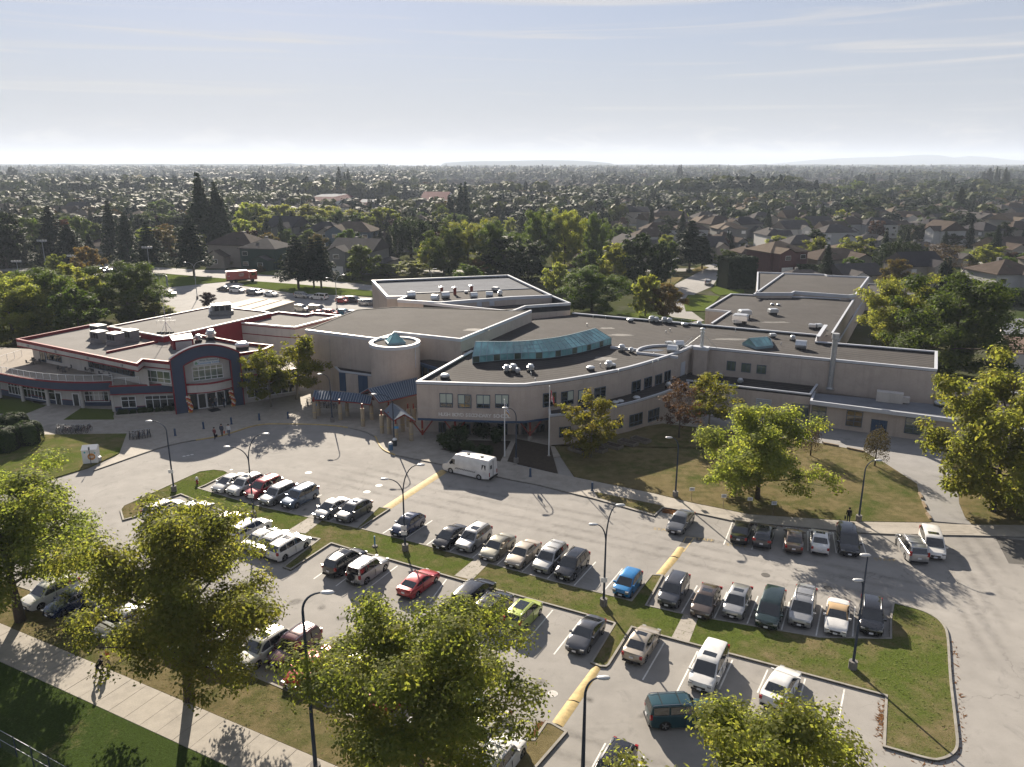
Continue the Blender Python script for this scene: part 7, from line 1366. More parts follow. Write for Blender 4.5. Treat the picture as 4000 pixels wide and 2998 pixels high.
# ---- sheds and portables
PORTW = mat('portable_wall', (.42, .40, .36), .85, var=.1, scale=.6, grime=.3); RUST = mat('rusty_pale_roof', (.36, .30, .24), .8, var=.35, scale=.4, grime=.35); BRROOF = mat('brown_shed_roof', (.11, .07, .055), .9, var=.2, scale=.6)
t = thing('portable_classroom', 'low pale portable with a rust-stained roof by the back car park', 'portable building', tuple(A(0, 1950, 440)))
pp = [Vn(A(0, 1910, 437, 3.6)), Vn(A(0, 2185, 368, 3.6)), Vn(A(1, 325, 394, 3.6)), Vn(A(1, 60, 474, 3.6))]; M().prism(ccw(pp), 0, 3.4, top=False).obj('wall', PORTW, t, world=True); cp = sum(pp, Vector((0, 0)))/4; M().prism(ccw([cp+(p-cp)*1.04 for p in pp]), 3.4, 3.6).obj('roof', RUST, t, world=True)
window(t, pp[3].lerp(pp[2], .45), pp[3].lerp(pp[2], .55), 1.2, 2.4, 2, 1, fm=FRAME); M().wall(pp[0].lerp(pp[3], .35), pp[1].lerp(pp[2], .35), 3.6, 3.72, .3).obj('roof_seam', RUST, t, world=True); M().wall(pp[0].lerp(pp[3], .7), pp[1].lerp(pp[2], .7), 3.6, 3.72, .3).obj('roof_seam', RUST, t, world=True)
for i, (q, rm, lab) in enumerate((([(2090, 845), (2040, 690), (2420, 680), (2520, 835)], BRROOF, 'brown-roofed portable with white end panels at the right edge'), ([(2030, 680), (1990, 545), (2300, 535), (2400, 665)], ROOFL, 'grey-roofed portable behind the brown-roofed one at the right edge'))):
    pp = ccw([Vn(A(3, x, y, 3.6)) for x, y in q]); t = thing('portable_classroom', lab, 'portable building', (*pp[0], 0)); M().prism(pp, 0, 3.4, top=False).obj('wall', PORTW, t, world=True); M().prism(pp, 3.42, 3.6).obj('roof', rm, t, world=True)
    l0, l1 = Vn(A(3, *q[0], 3.6)), Vn(A(3, *q[1], 3.6)); d = (l1-l0).normalized(); n = Vector((-d.y, d.x))
    for k in range(5): a = l0.lerp(l1, .1+k*.18); M().wall(a+n*.02, a+d*.9+n*.02, .6, 2.8, .12).obj('white_panel', SIGNW, t, world=True)
# ================================================================ trees
def leaf_mat(name, dark, mid, light, trans=.42, gain=1.9):
    m = bpy.data.materials.new(name); m.use_nodes = True; t = m.node_tree; b = t.nodes['Principled BSDF']; o = t.nodes['Material Output']
    g = t.nodes.new('ShaderNodeNewGeometry'); oi_ = t.nodes.new('ShaderNodeObjectInfo')
    r = t.nodes.new('ShaderNodeValToRGB'); r.color_ramp.elements[0].color = (*dark, 1); r.color_ramp.elements[1].color = (*light, 1); e = r.color_ramp.elements.new(.5); e.color = (*mid, 1)
    lf_ = nmath(t, 'ADD', nmath(t, 'MULTIPLY', g.outputs['Random Per Island'], .45), nmath(t, 'MULTIPLY', nmap(t, nnoise(t, nobjco(t), .55, 3), .3, .7), .55)); t.links.new(lf_, r.inputs[0]); hs = t.nodes.new('ShaderNodeHueSaturation')
    t.links.new(nmap(t, oi_.outputs['Random'], 0, 1, .485, .515), hs.inputs['Hue']); t.links.new(nmap(t, nmath(t, 'FRACT', nmath(t, 'MULTIPLY', oi_.outputs['Random'], 7.31)), 0, 1, .75, 1.25), hs.inputs['Value']); t.links.new(r.outputs[0], hs.inputs['Color'])
    t.links.new(hs.outputs[0], b.inputs['Base Color']); b.inputs['Roughness'].default_value = .7; b.inputs['Specular IOR Level'].default_value = .12
    tr = t.nodes.new('ShaderNodeBsdfTranslucent'); t.links.new(nmix(t, 1.0, hs.outputs[0], (gain, gain*1.02, gain*.55), 'MULTIPLY'), tr.inputs[0]); mx = t.nodes.new('ShaderNodeMixShader'); mx.inputs[0].default_value = trans
    t.links.new(b.outputs[0], mx.inputs[1]); t.links.new(tr.outputs[0], mx.inputs[2]); t.links.new(mx.outputs[0], o.inputs[0]); return m
LM = {'maple': leaf_mat('maple_leaves', (.078, .10, .027), (.125, .142, .036), (.185, .17, .046), .58, 2.4), 'green': leaf_mat('green_leaves', (.034, .058, .014), (.058, .085, .018), (.095, .115, .024)), 'yellow': leaf_mat('yellowing_leaves', (.08, .095, .016), (.14, .135, .024), (.20, .155, .03), .5, 2.0),
      'rust': leaf_mat('rusty_leaves', (.06, .06, .018), (.10, .075, .022), (.12, .06, .025)), 'red': leaf_mat('red_leaves', (.05, .022, .018), (.07, .03, .022), (.10, .06, .025), .3, 1.5), 'plum': leaf_mat('plum_leaves', (.018, .010, .016), (.032, .015, .022), (.055, .024, .03), .3, 1.5),
      'conifer': leaf_mat('conifer_needles', (.008, .018, .010), (.014, .028, .014), (.026, .044, .02), .15, 1.4), 'dark': leaf_mat('dark_leaves', (.012, .022, .008), (.02, .034, .012), (.036, .052, .016), .3, 1.6), 'hedge': leaf_mat('hedge_leaves', (.014, .028, .008), (.026, .045, .012), (.05, .075, .018), .3, 1.6), 'dry': leaf_mat('dry_twigs', (.04, .03, .018), (.07, .05, .028), (.10, .08, .04), .3, 1.4), 'gold': leaf_mat('golden_leaves', (.20, .16, .015), (.28, .21, .02), (.34, .26, .03), .4, 1.5)}
for k_, c_ in (('green', (.026, .042, .014)), ('dark', (.016, .027, .013)), ('conifer', (.009, .019, .013)), ('maple', (.055, .066, .018)), ('rust', (.07, .045, .02))): LM['far_'+k_] = leaf_mat('far_%s_leaves' % k_, [x*.7 for x in c_], c_, [x*1.35 for x in c_], .2, 1.3)  # darker, less translucent copies; crown self-shadow is put into the colour
BARK = mat('bark', (.075, .06, .048), .95, var=.3, scale=4, bump=.6, co='obj'); BARKP = mat('pale_bark', (.20, .18, .15), .9, var=.2, scale=4, co='obj')
def cards(P, Nn, size, asp=.55, rs_=rng):      # rhombic leaf cards at points P with rough normals Nn
    n = len(P); a = rs_.normal(size=(n, 3)); Nn = Nn/np.maximum(1e-6, np.linalg.norm(Nn, axis=1))[:, None]; u = a-(a*Nn).sum(1)[:, None]*Nn; u /= np.linalg.norm(u, axis=1)[:, None]; v = np.cross(Nn, u)
    s_ = (size*rs_.uniform(.6, 1.35, n))[:, None]; V = np.stack([P-u*s_, P+v*s_*asp+Nn*s_*.15, P+u*s_, P-v*s_*asp+Nn*s_*.15], 1).reshape(-1, 3); return V
def quads_mesh(name, V, m_):
    n = len(V)//4; me = bpy.data.meshes.new(name); me.vertices.add(4*n); me.vertices.foreach_set('co', V.astype(np.float32).ravel()); me.loops.add(4*n); me.loops.foreach_set('vertex_index', np.arange(4*n, dtype=np.int32)); me.polygons.add(n); me.polygons.foreach_set('loop_start', np.arange(0, 4*n, 4, dtype=np.int32)); me.polygons.foreach_set('loop_total', np.full(n, 4, dtype=np.int32)); me.materials.append(m_); me.update(calc_edges=True); return me
def blob_leaves(clumps, n, size, up=.5, flat=.7, rs_=rng, shell=.55):
    C_ = np.array([c[:3] for c in clumps]); Rr = np.array([c[3] for c in clumps]); w_ = Rr**2; idx = rs_.choice(len(C_), n, p=w_/w_.sum())
    d = rs_.normal(size=(n, 3)); d /= np.linalg.norm(d, axis=1)[:, None]; r_ = (shell+(1-shell)*rs_.random(n))*rs_.uniform(.75, 1.2, n); P = C_[idx]+d*(Rr[idx]*r_)[:, None]*np.array([1, 1, flat]); Nn = d*.9+rs_.normal(size=(n, 3))*.42+np.array([0, 0, up+.15]); return cards(P, Nn, size, rs_=rs_)
def broad(seed, H_, W_, n, size, lm, bark=BARK, base=.2, loose=1.0, trunk_r=None, form='round', trunks=1):
    rs_ = np.random.default_rng(seed); m = M(); clumps = []; tr = trunk_r or H_*.018; ht = H_*base
    lean = rs_.normal(0, .02, 2)*H_; tp = [(0, 0, 0), (lean[0]*.3, lean[1]*.3, ht), (lean[0], lean[1], H_*.62), (lean[0]*1.2, lean[1]*1.2, H_*.9)]; m.tube(tp, [tr*1.5, tr, tr*.55, tr*.15], 8)
    nl = int(11+H_*.35); 
    for i in range(nl):
        f_ = (i+.5)/nl; z0 = ht*.9+(H_*.66-ht)*f_; az = i*2.4+rs_.normal(0, .3)
        if form == 'round': rad = W_/2*(.62+.38*math.sin(math.pi*min(1, .25+f_*.75)))*(1-.35*f_**3); zt = ht+(H_-ht)*(.10+.78*f_+.10*rs_.random())
        elif form == 'oval': rad = W_/2*(.45+.6*math.sin(math.pi*(.18+.7*f_))); zt = ht+(H_-ht)*(.06+.86*f_)
        else: rad = W_/2*(1-.75*f_); zt = ht+(H_-ht)*(.08+.85*f_)
        rad *= rs_.uniform(.78, 1.1); e = np.array([math.cos(az)*rad*.85, math.sin(az)*rad*.85, zt]); s_ = np.array([lean[0]*f_, lean[1]*f_, z0]); md = (s_+e)/2+np.array([0, 0, -.06*rad]); m.tube([s_, md, e], [tr*.5*(1-.5*f_), tr*.3, tr*.1], 5, cap=False)
        for k in range(int(5+7*loose)):
            g_ = .35+.75*rs_.random(); c_ = s_+(e-s_)*g_+rs_.normal(0, .13, 3)*rad*np.array([1, 1, .8]); clumps.append((*c_, W_*rs_.uniform(.065, .12))); 
            if k < 2: m.tube([md, tuple(c_)], [tr*.14, tr*.05], 4, cap=False)
    for k in range(7): clumps.append((lean[0]+rs_.normal(0, W_*.09), lean[1]+rs_.normal(0, W_*.09), H_*rs_.uniform(.84, .96), W_*rs_.uniform(.06, .095)))
    return m.mesh('trunk', bark, True), quads_mesh('crown', blob_leaves(clumps, n, size, rs_=rs_, shell=.35), lm)
def conifer(seed, H_, W_, n, size, lm, base=.06, droop=.35, layered=False):
    rs_ = np.random.default_rng(seed); m = M().tube([(0, 0, 0), (0, 0, H_*.5), (0, 0, H_*.97)], [H_*.018, H_*.012, .03], 7); nw = int(H_*(.9 if layered else 1.5)); P = []; Nn = []; per = n//(nw*7)
    for i in range(nw):
        f_ = (i+.3)/nw; z = H_*(base+(1-base)*f_); L_ = W_/2*(1-f_)**.8*(1.0 if not layered else rs_.uniform(.75, 1.15))+.15
        for b_ in range(7):
            az = b_*.9+i*1.3+rs_.normal(0, .2); l = L_*rs_.uniform(.7, 1.12); t_ = rs_.random(per)**.7; sp_ = rs_.normal(0, .16, per)*l*(1.1-t_*.5); x = t_*l; zz = z-droop*l*t_**1.5+.12*l*t_**4+rs_.normal(0, .05, per)*l
            P.append(np.stack([np.cos(az)*x-np.sin(az)*sp_, np.sin(az)*x+np.cos(az)*sp_, zz], 1)); Nn.append(rs_.normal(0, .5, (per, 3))+np.array([math.cos(az)*.3, math.sin(az)*.3, .8])); m.tube([(0, 0, z), (math.cos(az)*l*.8, math.sin(az)*l*.8, z-droop*l*.7)], [.05, .015], 3, cap=False)
    return m.mesh('trunk', BARK, True), quads_mesh('crown', cards(np.concatenate(P), np.concatenate(Nn), size, .4, rs_), lm)
def column_tree(seed, H_, W_, n, size, lm, tips=4):
    rs_ = np.random.default_rng(seed); m = M().tube([(0, 0, 0), (0, 0, H_*.9)], [H_*.014, .04], 6); cl_ = []
    for i in range(tips):
        ox, oy = rs_.normal(0, W_*.10, 2)*(tips > 1); hh = H_*rs_.uniform(.8, 1.0) if i else H_
        for k in range(14): f_ = .05+.95*k/14; r_ = W_/2*(.75 if tips > 1 else 1)*(1-max(0, f_-.3)**1.3*1.45)*min(1, .55+f_*2); cl_.append((ox+rs_.normal(0, .09)*W_*(1-f_), oy+rs_.normal(0, .09)*W_*(1-f_), hh*f_, max(.3, r_*(.82 if tips == 2 else .62))))
    return m.mesh('trunk', BARK, True), quads_mesh('crown', blob_leaves(cl_, n, size, .3, 1.35, rs_, .5), lm)
def willow(seed, H_, W_, n, size, lm):
    rs_ = np.random.default_rng(seed); m = M().tube([(0, 0, 0), (0, 0, H_*.6)], [H_*.03, H_*.012], 7); P = []; 
    for i in range(90):
        az = rs_.uniform(0, 2*math.pi); r_ = W_/2*math.sqrt(rs_.random()); zt = H_*(1-.28*(r_/(W_/2))**2)*rs_.uniform(.88, 1.0); ln = zt*rs_.uniform(.45, .85); k = n//90; t_ = rs_.random(k); P.append(np.stack([math.cos(az)*r_+rs_.normal(0, .18, k)+.25*t_*math.cos(az), math.sin(az)*r_+rs_.normal(0, .18, k)+.25*t_*math.sin(az), zt-ln*t_], 1))
    P = np.concatenate(P); return m.mesh('trunk', BARK, True), quads_mesh('crown', cards(P, rs_.normal(size=(len(P), 3)), size, .4, rs_), lm)
_tp = {}
def proto(key):
    if key in _tp: return _tp[key]
    k, v = key; s_ = hash_(key)
    if k == 'maple': r_ = broad(s_, 15, 15, 62000, .125, LM['maple'], base=.22)
    elif k == 'round': r_ = broad(s_, 11, 12.5, 36000, .14, LM['maple'], base=.17)
    elif k == 'big': r_ = broad(s_, 18, 17, 34000, .24, LM['maple' if v else 'green'], base=.07, form='oval')
    elif k == 'young': r_ = broad(s_, 9, 7, 7000, .17, LM['yellow'], BARKP, base=.22, form='oval', trunk_r=.11)
    elif k == 'autumn': r_ = broad(s_, 8.5, 6.5, 7000, .15, LM['yellow' if v else 'rust'], BARKP, base=.18, form='oval', trunk_r=.1)
    elif k == 'sparse': r_ = broad(s_, 8.5, 5.5, 2600, .14, LM['rust' if v else 'red'], BARK, base=.2, form='oval', trunk_r=.09)
    elif k in ('leafy', 'lime', 'rusty', 'redleaf', 'plum', 'shade', 'golden'): r_ = broad(s_, 11, 10, 7500, .31, LM[{'leafy': 'green', 'lime': 'maple', 'rusty': 'rust', 'redleaf': 'red', 'plum': 'plum', 'shade': 'dark', 'golden': 'gold'}[k]], base=.05, form='oval' if v % 2 else 'round')
    elif k == 'spruce': r_ = conifer(s_, 16, 8, 11000, .30, LM['conifer'])
    elif k == 'cedar': r_ = conifer(s_, 16, 11, 11000, .36, LM['conifer'], base=.2, droop=.25, layered=True)
    elif k == 'cypress': r_ = column_tree(s_, 14, 6, 9000, .32, LM['conifer'], 3)
    elif k == 'poplar': r_ = column_tree(s_, 28, 9, 20000, .38, LM['dark'], 2)
    elif k == 'willow': r_ = willow(s_, 13, 11, 15000, .26, LM['dark'])
    elif k == 'weeper': r_ = willow(s_, 5, 3.2, 2200, .13, LM['dry'])
    elif k == 'bare': r_ = broad(s_, 10, 11, 2400, .22, LM['dry'], base=.1)
    elif k == 'shrub': r_ = (M().tube([(0, 0, 0), (0, 0, .8)], [.06, .03], 5).mesh('trunk', BARK), quads_mesh('crown', blob_leaves([(rng.normal(0, .35), rng.normal(0, .35), .7+rng.normal(0, .2), .5) for _ in range(7)], 1400, .10, .4, .9), LM['hedge']))
    _tp[key] = r_; return r_
def hash_(key): return sum(ord(c)*(i+3) for i, c in enumerate(key[0]))+key[1]*101
PH = {'maple': (15, 15), 'round': (11, 12.5), 'big': (18, 17), 'young': (9, 7), 'autumn': (8.5, 6.5), 'sparse': (8.5, 5.5), 'spruce': (16, 8), 'cedar': (16, 11), 'cypress': (14, 6), 'poplar': (28, 9), 'willow': (13, 11), 'weeper': (5, 3.2), 'bare': (10, 11), 'shrub': (1.3, 1.8)}
TN = {'maple': 'maple_tree', 'round': 'broadleaf_tree', 'big': 'broadleaf_tree', 'young': 'young_tree', 'autumn': 'young_tree', 'sparse': 'young_tree', 'spruce': 'spruce_tree', 'cedar': 'cedar_tree', 'cypress': 'cypress_tree', 'poplar': 'poplar_tree', 'willow': 'willow_tree', 'weeper': 'weeping_tree', 'bare': 'bare_tree', 'shrub': 'shrub', 'golden': 'broadleaf_tree'}
_vi = 0; tree_spots = []
def tree(kind, p, H_, W_, label, var=None, group=None, z=0.0):
    global _vi; _vi += 1; nv = {'maple': 3, 'round': 1, 'big': 2, 'young': 2, 'autumn': 2, 'sparse': 2, 'leafy': 3, 'lime': 3}.get(kind, 2); tm, cm = proto((kind, var if var is not None else _vi % nv)); ph, pw = PH.get(kind, (11, 10))
    t = thing(TN.get(kind, 'broadleaf_tree'), label, 'shrub' if kind == 'shrub' else 'tree', (p[0], p[1], z), random.uniform(0, 6.28), group); t.scale = (W_/pw, W_/pw, H_/ph)
    put('trunk', tm, t); put('crown', cm, t); tree_spots.append((p[0], p[1], W_/2)); return t
def tree_px(kind, F, i, bx, by, top, width, label, var=None, group=None, ttile=None):
    p = F(i, bx, by); oy = {'A': 1000, 'B': 1700, 'C': 2248, 'D': 550}[(ttile or F).__name__]; return tree(kind, p, max(1.5, hgt(p.x, p.y, oy+top*_k)), width*_k/pxm(p.x, p.y)*(1.0 if kind in ('maple', 'round', 'weeper', 'young', 'autumn', 'sparse') else 1.18), label, var, group)
tree('maple', C(0, 180, 402), 14.0, 16.4, 'big maple at the left edge of the photo, trunk on the verge', 0, z=.1); tree('maple', C(0, 1640, 1085), 15.0, 14.8, 'big maple with clear trunk between footpath and parked cars', 1, z=.1); tree('maple', (-5.6, 38.6), 12.3, 15.2, 'widest maple in the foreground, covering parked cars at bottom centre', 2, z=.1); tree('maple', (11.6, 29.2), 12.0, 14.4, 'maple crown rising from the bottom edge at right', 1, z=.1).rotation_euler.z = 2.2
tree_px('round', B, 2, 2120, 560, 1290, 1130, 'round maple on the dry school lawn', ttile=A); tree_px('autumn', B, 2, 680, 200, 1170, 500, 'small yellow-green tree in front of the curved wall', 1, ttile=A); tree_px('sparse', B, 2, 1440, 30, 1050, 380, 'thin reddish tree before the bay end', 0, ttile=A); tree_px('autumn', A, 2, 1700, 1480, 985, 430, 'yellow-orange tree by the low wing wall', 1)
tree_px('big', A, 3, 1550, 1050, 150, 860, 'tall leafy tree with clear trunk behind the right wing end', 0); tree('big', A(3, 1100, 860), 15.5, 14, 'broad leafy tree crowding the right wing from behind', 1); tree_px('big', B, 3, 1935, 665, 920, 980, 'large bright green tree on the right lawn edge', 1, ttile=A); tree_px('round', B, 3, 2330, 760, 1560, 560, 'leafy tree cut off by the right edge, below the large one', ttile=A)
tree_px('young', A, 1, 352, 1245, 670, 520, 'young yellow-green tree in front of the gym wall', 0); tree_px('young', A, 1, 130, 1310, 790, 430, 'young yellow-green tree right of the arched entrance', 1)
tree_px('weeper', B, 3, 365, 185, 1410, 150, 'brown weeping tree on the north rim of the lawn', 0, ttile=A); tree_px('weeper', B, 3, 920, 275, 1450, 170, 'second brown weeping tree beside the drive', 1, ttile=A)
LG = 'dense trees left of the community centre'
for k, x, y, top, w_, lab in (('big', 130, 760, 160, 640, 'big leafy tree behind the terrace, farthest left'), ('big', 430, 700, 100, 560, 'big leafy tree left behind the low roof corner'), ('lime', 660, 520, 65, 330, 'yellowish round tree above the left grove'), ('big', 1110, 560, 45, 520, 'full leafy tree behind the community centre roof'), ('lime', 820, 560, 170, 330, 'leafy tree between two bigger ones left of the roof'), ('leafy', 700, 800, 260, 420, 'dark leafy tree touching the red roof corner'), ('lime', 30, 640, 120, 400, 'leafy tree at the very left edge of the grove'), ('lime', 1330, 540, 400, 330, 'low yellow-green bush tree behind the long roof edge'), ('leafy', 1270, 480, 200, 330, 'bright leafy tree beside the back lamp post')): tree_px(k, A, 0, x, y, top, w_, lab, group=LG)
tree_px('plum', A, 0, 1805, 440, 310, 130, 'small brownish tree beside the back car park lamp')
for k, i, bx, by, top, w_, lab in (('spruce', 0, 985, 1010, 510, 210, 'tall spruce with a thin tip, left of the street'), ('spruce', 0, 1120, 1085, 620, 250, 'spruce standing in the middle of the left spruce trio'), ('cedar', 0, 1312, 1140, 690, 300, 'dark cedar beside the floodlight mast'), ('cedar', 0, 1678, 1165, 650, 340, 'broad dark cedar on the green verge behind the lamp'), ('poplar', 0, 1815, 950, 245, 300, 'very tall dark poplar towering over the left suburb'), ('cedar', 1, 368, 1275, 815, 360, 'cedar with two trunks over the back car park'), ('cedar', 1, 502, 1272, 840, 260, 'thin cedar in the middle of the car park cedars'), ('cedar', 1, 565, 1272, 830, 300, 'cedar right of the car park cedar group'),
    ('cypress', 1, 1690, 745, 455, 150, 'dark cypress near the white gabled hall'), ('cypress', 1, 1800, 740, 340, 150, 'taller dark cypress right beside its twin near the white hall'), ('willow', 1, 1340, 1010, 640, 330, 'dark drooping willow behind the grey houses'), ('lime', 1, 1105, 840, 570, 315, 'yellow-green street tree left of the willow'), ('lime', 1, 860, 800, 590, 305, 'yellow-green street tree behind the blue-grey house'), ('lime', 1, 640, 800, 560, 305, 'yellow-green street tree behind the steep roofed house'), ('lime', 1, 445, 790, 545, 305, 'yellow-green street tree in a row, third from the left'), ('lime', 1, 215, 800, 545, 305, 'yellow-green street tree in a row, second from the left'), ('lime', 1, 20, 820, 540, 295, 'yellow-green street tree, start of the row'), ('shade', 1, 250, 600, 430, 250, 'dark leafy tree above the street tree row'),
    ('leafy', 0, 1420, 760, 510, 270, 'leafy tree left of the tall poplar'), ('lime', 0, 2150, 830, 530, 200, 'olive tree right of the tall poplar'), ('rusty', 0, 1990, 1085, 960, 150, 'small reddish tree in front of the chimney house'), ('cypress', 0, 2040, 1090, 975, 70, 'small dark column tree beside the reddish one'), ('leafy', 1, 165, 1110, 970, 170, 'green garden tree left of the cedars'), ('rusty', 1, 45, 1140, 1075, 60, 'tiny orange tree on the far verge'), ('lime', 1, 1130, 1165, 1060, 220, 'bushy garden tree right of the grey house'), ('lime', 1, 1340, 1165, 1040, 260, 'bushy yellow-green tree above the gym parapet'), ('leafy', 1, 950, 970, 880, 130, 'small garden tree by the blue-grey house'),
    ('big', 1, 1620, 1160, 740, 330, 'big leafy tree behind the gym, leftmost of the grove'), ('big', 1, 1830, 1130, 680, 360, 'big leafy tree in the middle of the grove behind the gym'), ('big', 1, 2080, 1160, 690, 360, 'big leafy tree of the grove, right behind the gym roof'), ('shade', 1, 2150, 1180, 820, 330, 'dark shaded tree at the right of the gym grove'), ('big', 2, 250, 1080, 590, 300, 'tall pointed leafy tree behind the grove, left twin'), ('big', 2, 455, 1080, 580, 280, 'tall pointed leafy tree behind the grove, middle'), ('big', 2, 705, 1060, 620, 230, 'tall pointed leafy tree behind the grove, right'), ('shade', 2, 130, 1230, 850, 360, 'dark shaded tree right over the gym corner'), ('lime', 2, 390, 1330, 1045, 240, 'light green tree beside the gym corner'), ('plum', 2, 620, 1180, 975, 190, 'plum-red tree in the grove'), ('big', 2, 690, 1480, 1080, 500, 'big round tree in front of the grove, closest to the roof'), ('lime', 2, 880, 1230, 880, 290, 'grey-green tree right behind the big round tree'), ('leafy', 2, 950, 960, 735, 200, 'light leafy tree above the dark pine'), ('shade', 2, 1130, 1260, 780, 300, 'dark pine with a bare leaning trunk'), ('shade', 2, 1290, 1250, 900, 200, 'dark tree right of the pine, next to the lamp'), ('lime', 2, 1320, 1030, 810, 170, 'pale green tree between pine and layered cedar'), ('cedar', 2, 1530, 1125, 680, 330, 'layered dark cedar at the street corner'), ('cedar', 2, 1640, 1110, 800, 220, 'smaller dark conifer right of the layered cedar'),
    ('lime', 2, 1150, 1520, 1150, 250, 'young green tree left of the reddening one'), ('rusty', 2, 1330, 1530, 1230, 260, 'reddening tree beside the low railing'), ('leafy', 2, 1850, 1130, 940, 190, 'leafy tree behind the big clipped hedge'), ('leafy', 2, 2000, 950, 885, 70, 'small round bush on the side street corner'), ('plum', 2, 2100, 1010, 910, 110, 'plum bush at the side street'), ('lime', 3, 70, 985, 815, 240, 'round pale street tree, left of three by the tile roofs'), ('lime', 3, 400, 1060, 830, 280, 'round pale street tree, middle of three by the tile roofs'), ('lime', 3, 755, 1060, 825, 250, 'round pale street tree, right of three by the tile roofs'), ('willow', 3, 1130, 1190, 850, 380, 'brown-green weeping willow behind the right wing'), ('willow', 3, 1290, 1180, 940, 220, 'smaller willow right of the big willow'), ('bare', 3, 1480, 1140, 880, 430, 'bare brown-grey tree tangle right of the willow'), ('cypress', 3, 1690, 860, 590, 260, 'very dark broad conifer on the right'), ('spruce', 3, 1640, 680, 410, 170, 'dark spruce rising behind the broad conifer'), ('lime', 3, 1880, 1100, 900, 260, 'pale green tree at the tile-roofed house'), ('redleaf', 3, 2090, 1090, 960, 150, 'dark red tree beside the tile-roofed house'), ('leafy', 3, 2190, 1120, 960, 130, 'leafy tree at the right edge behind the tile roof'), ('golden', 3, 1212, 640, 555, 80, 'small bright yellow tree among the far roofs'), ('redleaf', 3, 940, 730, 655, 100, 'round dark red tree among the roofs'), ('leafy', 3, 195, 720, 600, 140, 'round grey-green tree in the middle of the roofs'), ('shade', 3, 790, 720, 480, 300, 'dark leafy clump in the middle right suburb'), ('lime', 3, 620, 760, 590, 140, 'leafy light tree left of the dark clump'), ('leafy', 3, 590, 500, 390, 130, 'round tree on the left flank of the tree mass'), ('leafy', 3, 740, 520, 340, 230, 'big round tree top in the far right tree mass'), ('shade', 3, 1000, 460, 340, 130, 'dark round tree in the far right tree mass'), ('poplar', 3, 1870, 420, 225, 120, 'wide poplar stand, left of the far right poplars'), ('poplar', 3, 1960, 430, 210, 50, 'thin poplar between two others far right'), ('poplar', 3, 2030, 460, 220, 90, 'tall dark poplar at the far right'), ('cypress', 3, 1770, 570, 380, 200, 'dark round-topped tree behind the conifer'), ('bare', 3, 1300, 860, 720, 220, 'brownish tree in front of the middle right roofs'), ('spruce', 3, 1400, 660, 520, 110, 'small spruce on the right among roofs'),
    ('poplar', 1, 735, 465, 215, 110, 'tall pair of dark poplars behind the plaza, left'), ('poplar', 1, 790, 465, 235, 80, 'tall dark poplar behind the plaza, right of the pair'), ('cypress', 1, 880, 470, 330, 90, 'dark conifer beside the plaza poplars'), ('cypress', 1, 560, 290, 200, 75, 'dark poplar clump on the horizon left of centre'), ('poplar', 1, 45, 340, 225, 55, 'poplar at far left of the centre horizon'), ('redleaf', 1, 1465, 450, 355, 95, 'orange-red autumn tree near the plaza'), ('cypress', 2, 1450, 370, 200, 75, 'tall rounded conifer standing over the far suburb'), ('spruce', 2, 900, 690, 480, 130, 'dark spruce at the left of a spruce clump among roofs'), ('spruce', 2, 1050, 640, 480, 80, 'slim dark spruce among the middle roofs'), ('spruce', 2, 970, 600, 500, 120, 'short spruce in the clump among roofs'), ('leafy', 2, 1490, 590, 520, 130, 'round bush tree among grey roofs'), ('rusty', 2, 1280, 660, 555, 150, 'orange-brown tree among grey roofs'), ('shade', 2, 540, 690, 540, 170, 'dark round tree right behind the grove'), ('leafy', 2, 150, 640, 520, 160, 'dark leafy tree left behind the grove'), ('shade', 0, 830, 530, 430, 140, 'dark round tree left in the far suburb'), ('spruce', 0, 1090, 590, 480, 90, 'dark conifer left of the round hedge tree'), ('leafy', 0, 1200, 600, 545, 130, 'low round tree in front of far roofs'), ('shade', 0, 1430, 540, 435, 170, 'dark leafy tree behind the poplar, left'), ('shade', 0, 130, 400, 225, 110, 'dark tree clump at the far left horizon'), ('gold' if 0 else 'golden', 0, 1210, 350, 295, 70, 'yellow tree on the left horizon band')):
    tree_px(k, D, i, bx, by, top, w_, lab)
for k, bx, by, top, w_, lab in (('shade', 60, 1100, 600, 420, 'very dark tree filling the left edge'), ('leafy', 330, 1000, 660, 280, 'leafy dark green tree behind the left floodlights'), ('spruce', 480, 1060, 560, 300, 'dark conifer behind the left floodlights'), ('spruce', 620, 1080, 720, 320, 'dark broad conifer above the street bend'), ('leafy', 730, 960, 650, 200, 'leafy tree right of the dark conifers, far left'), ('spruce', 150, 1080, 620, 330, 'dark conifer at the left edge, behind the floodlight'), ('spruce', 800, 1090, 800, 160, 'shorter conifer at the street bend'), ('redleaf', 690, 700, 625, 150, 'dark red tree in front of the gabled left houses'), ('redleaf', 860, 730, 660, 140, 'second dark red tree right of the gabled houses'), ('redleaf', 1210, 700, 650, 120, 'third dark red tree near the spruces'), ('shade', 280, 680, 520, 260, 'round tree in the left middle distance'), ('shade', 470, 690, 540, 260, 'wide round tree left of the gabled houses')): tree_px(k, D, 0, bx, by, top, w_, lab)

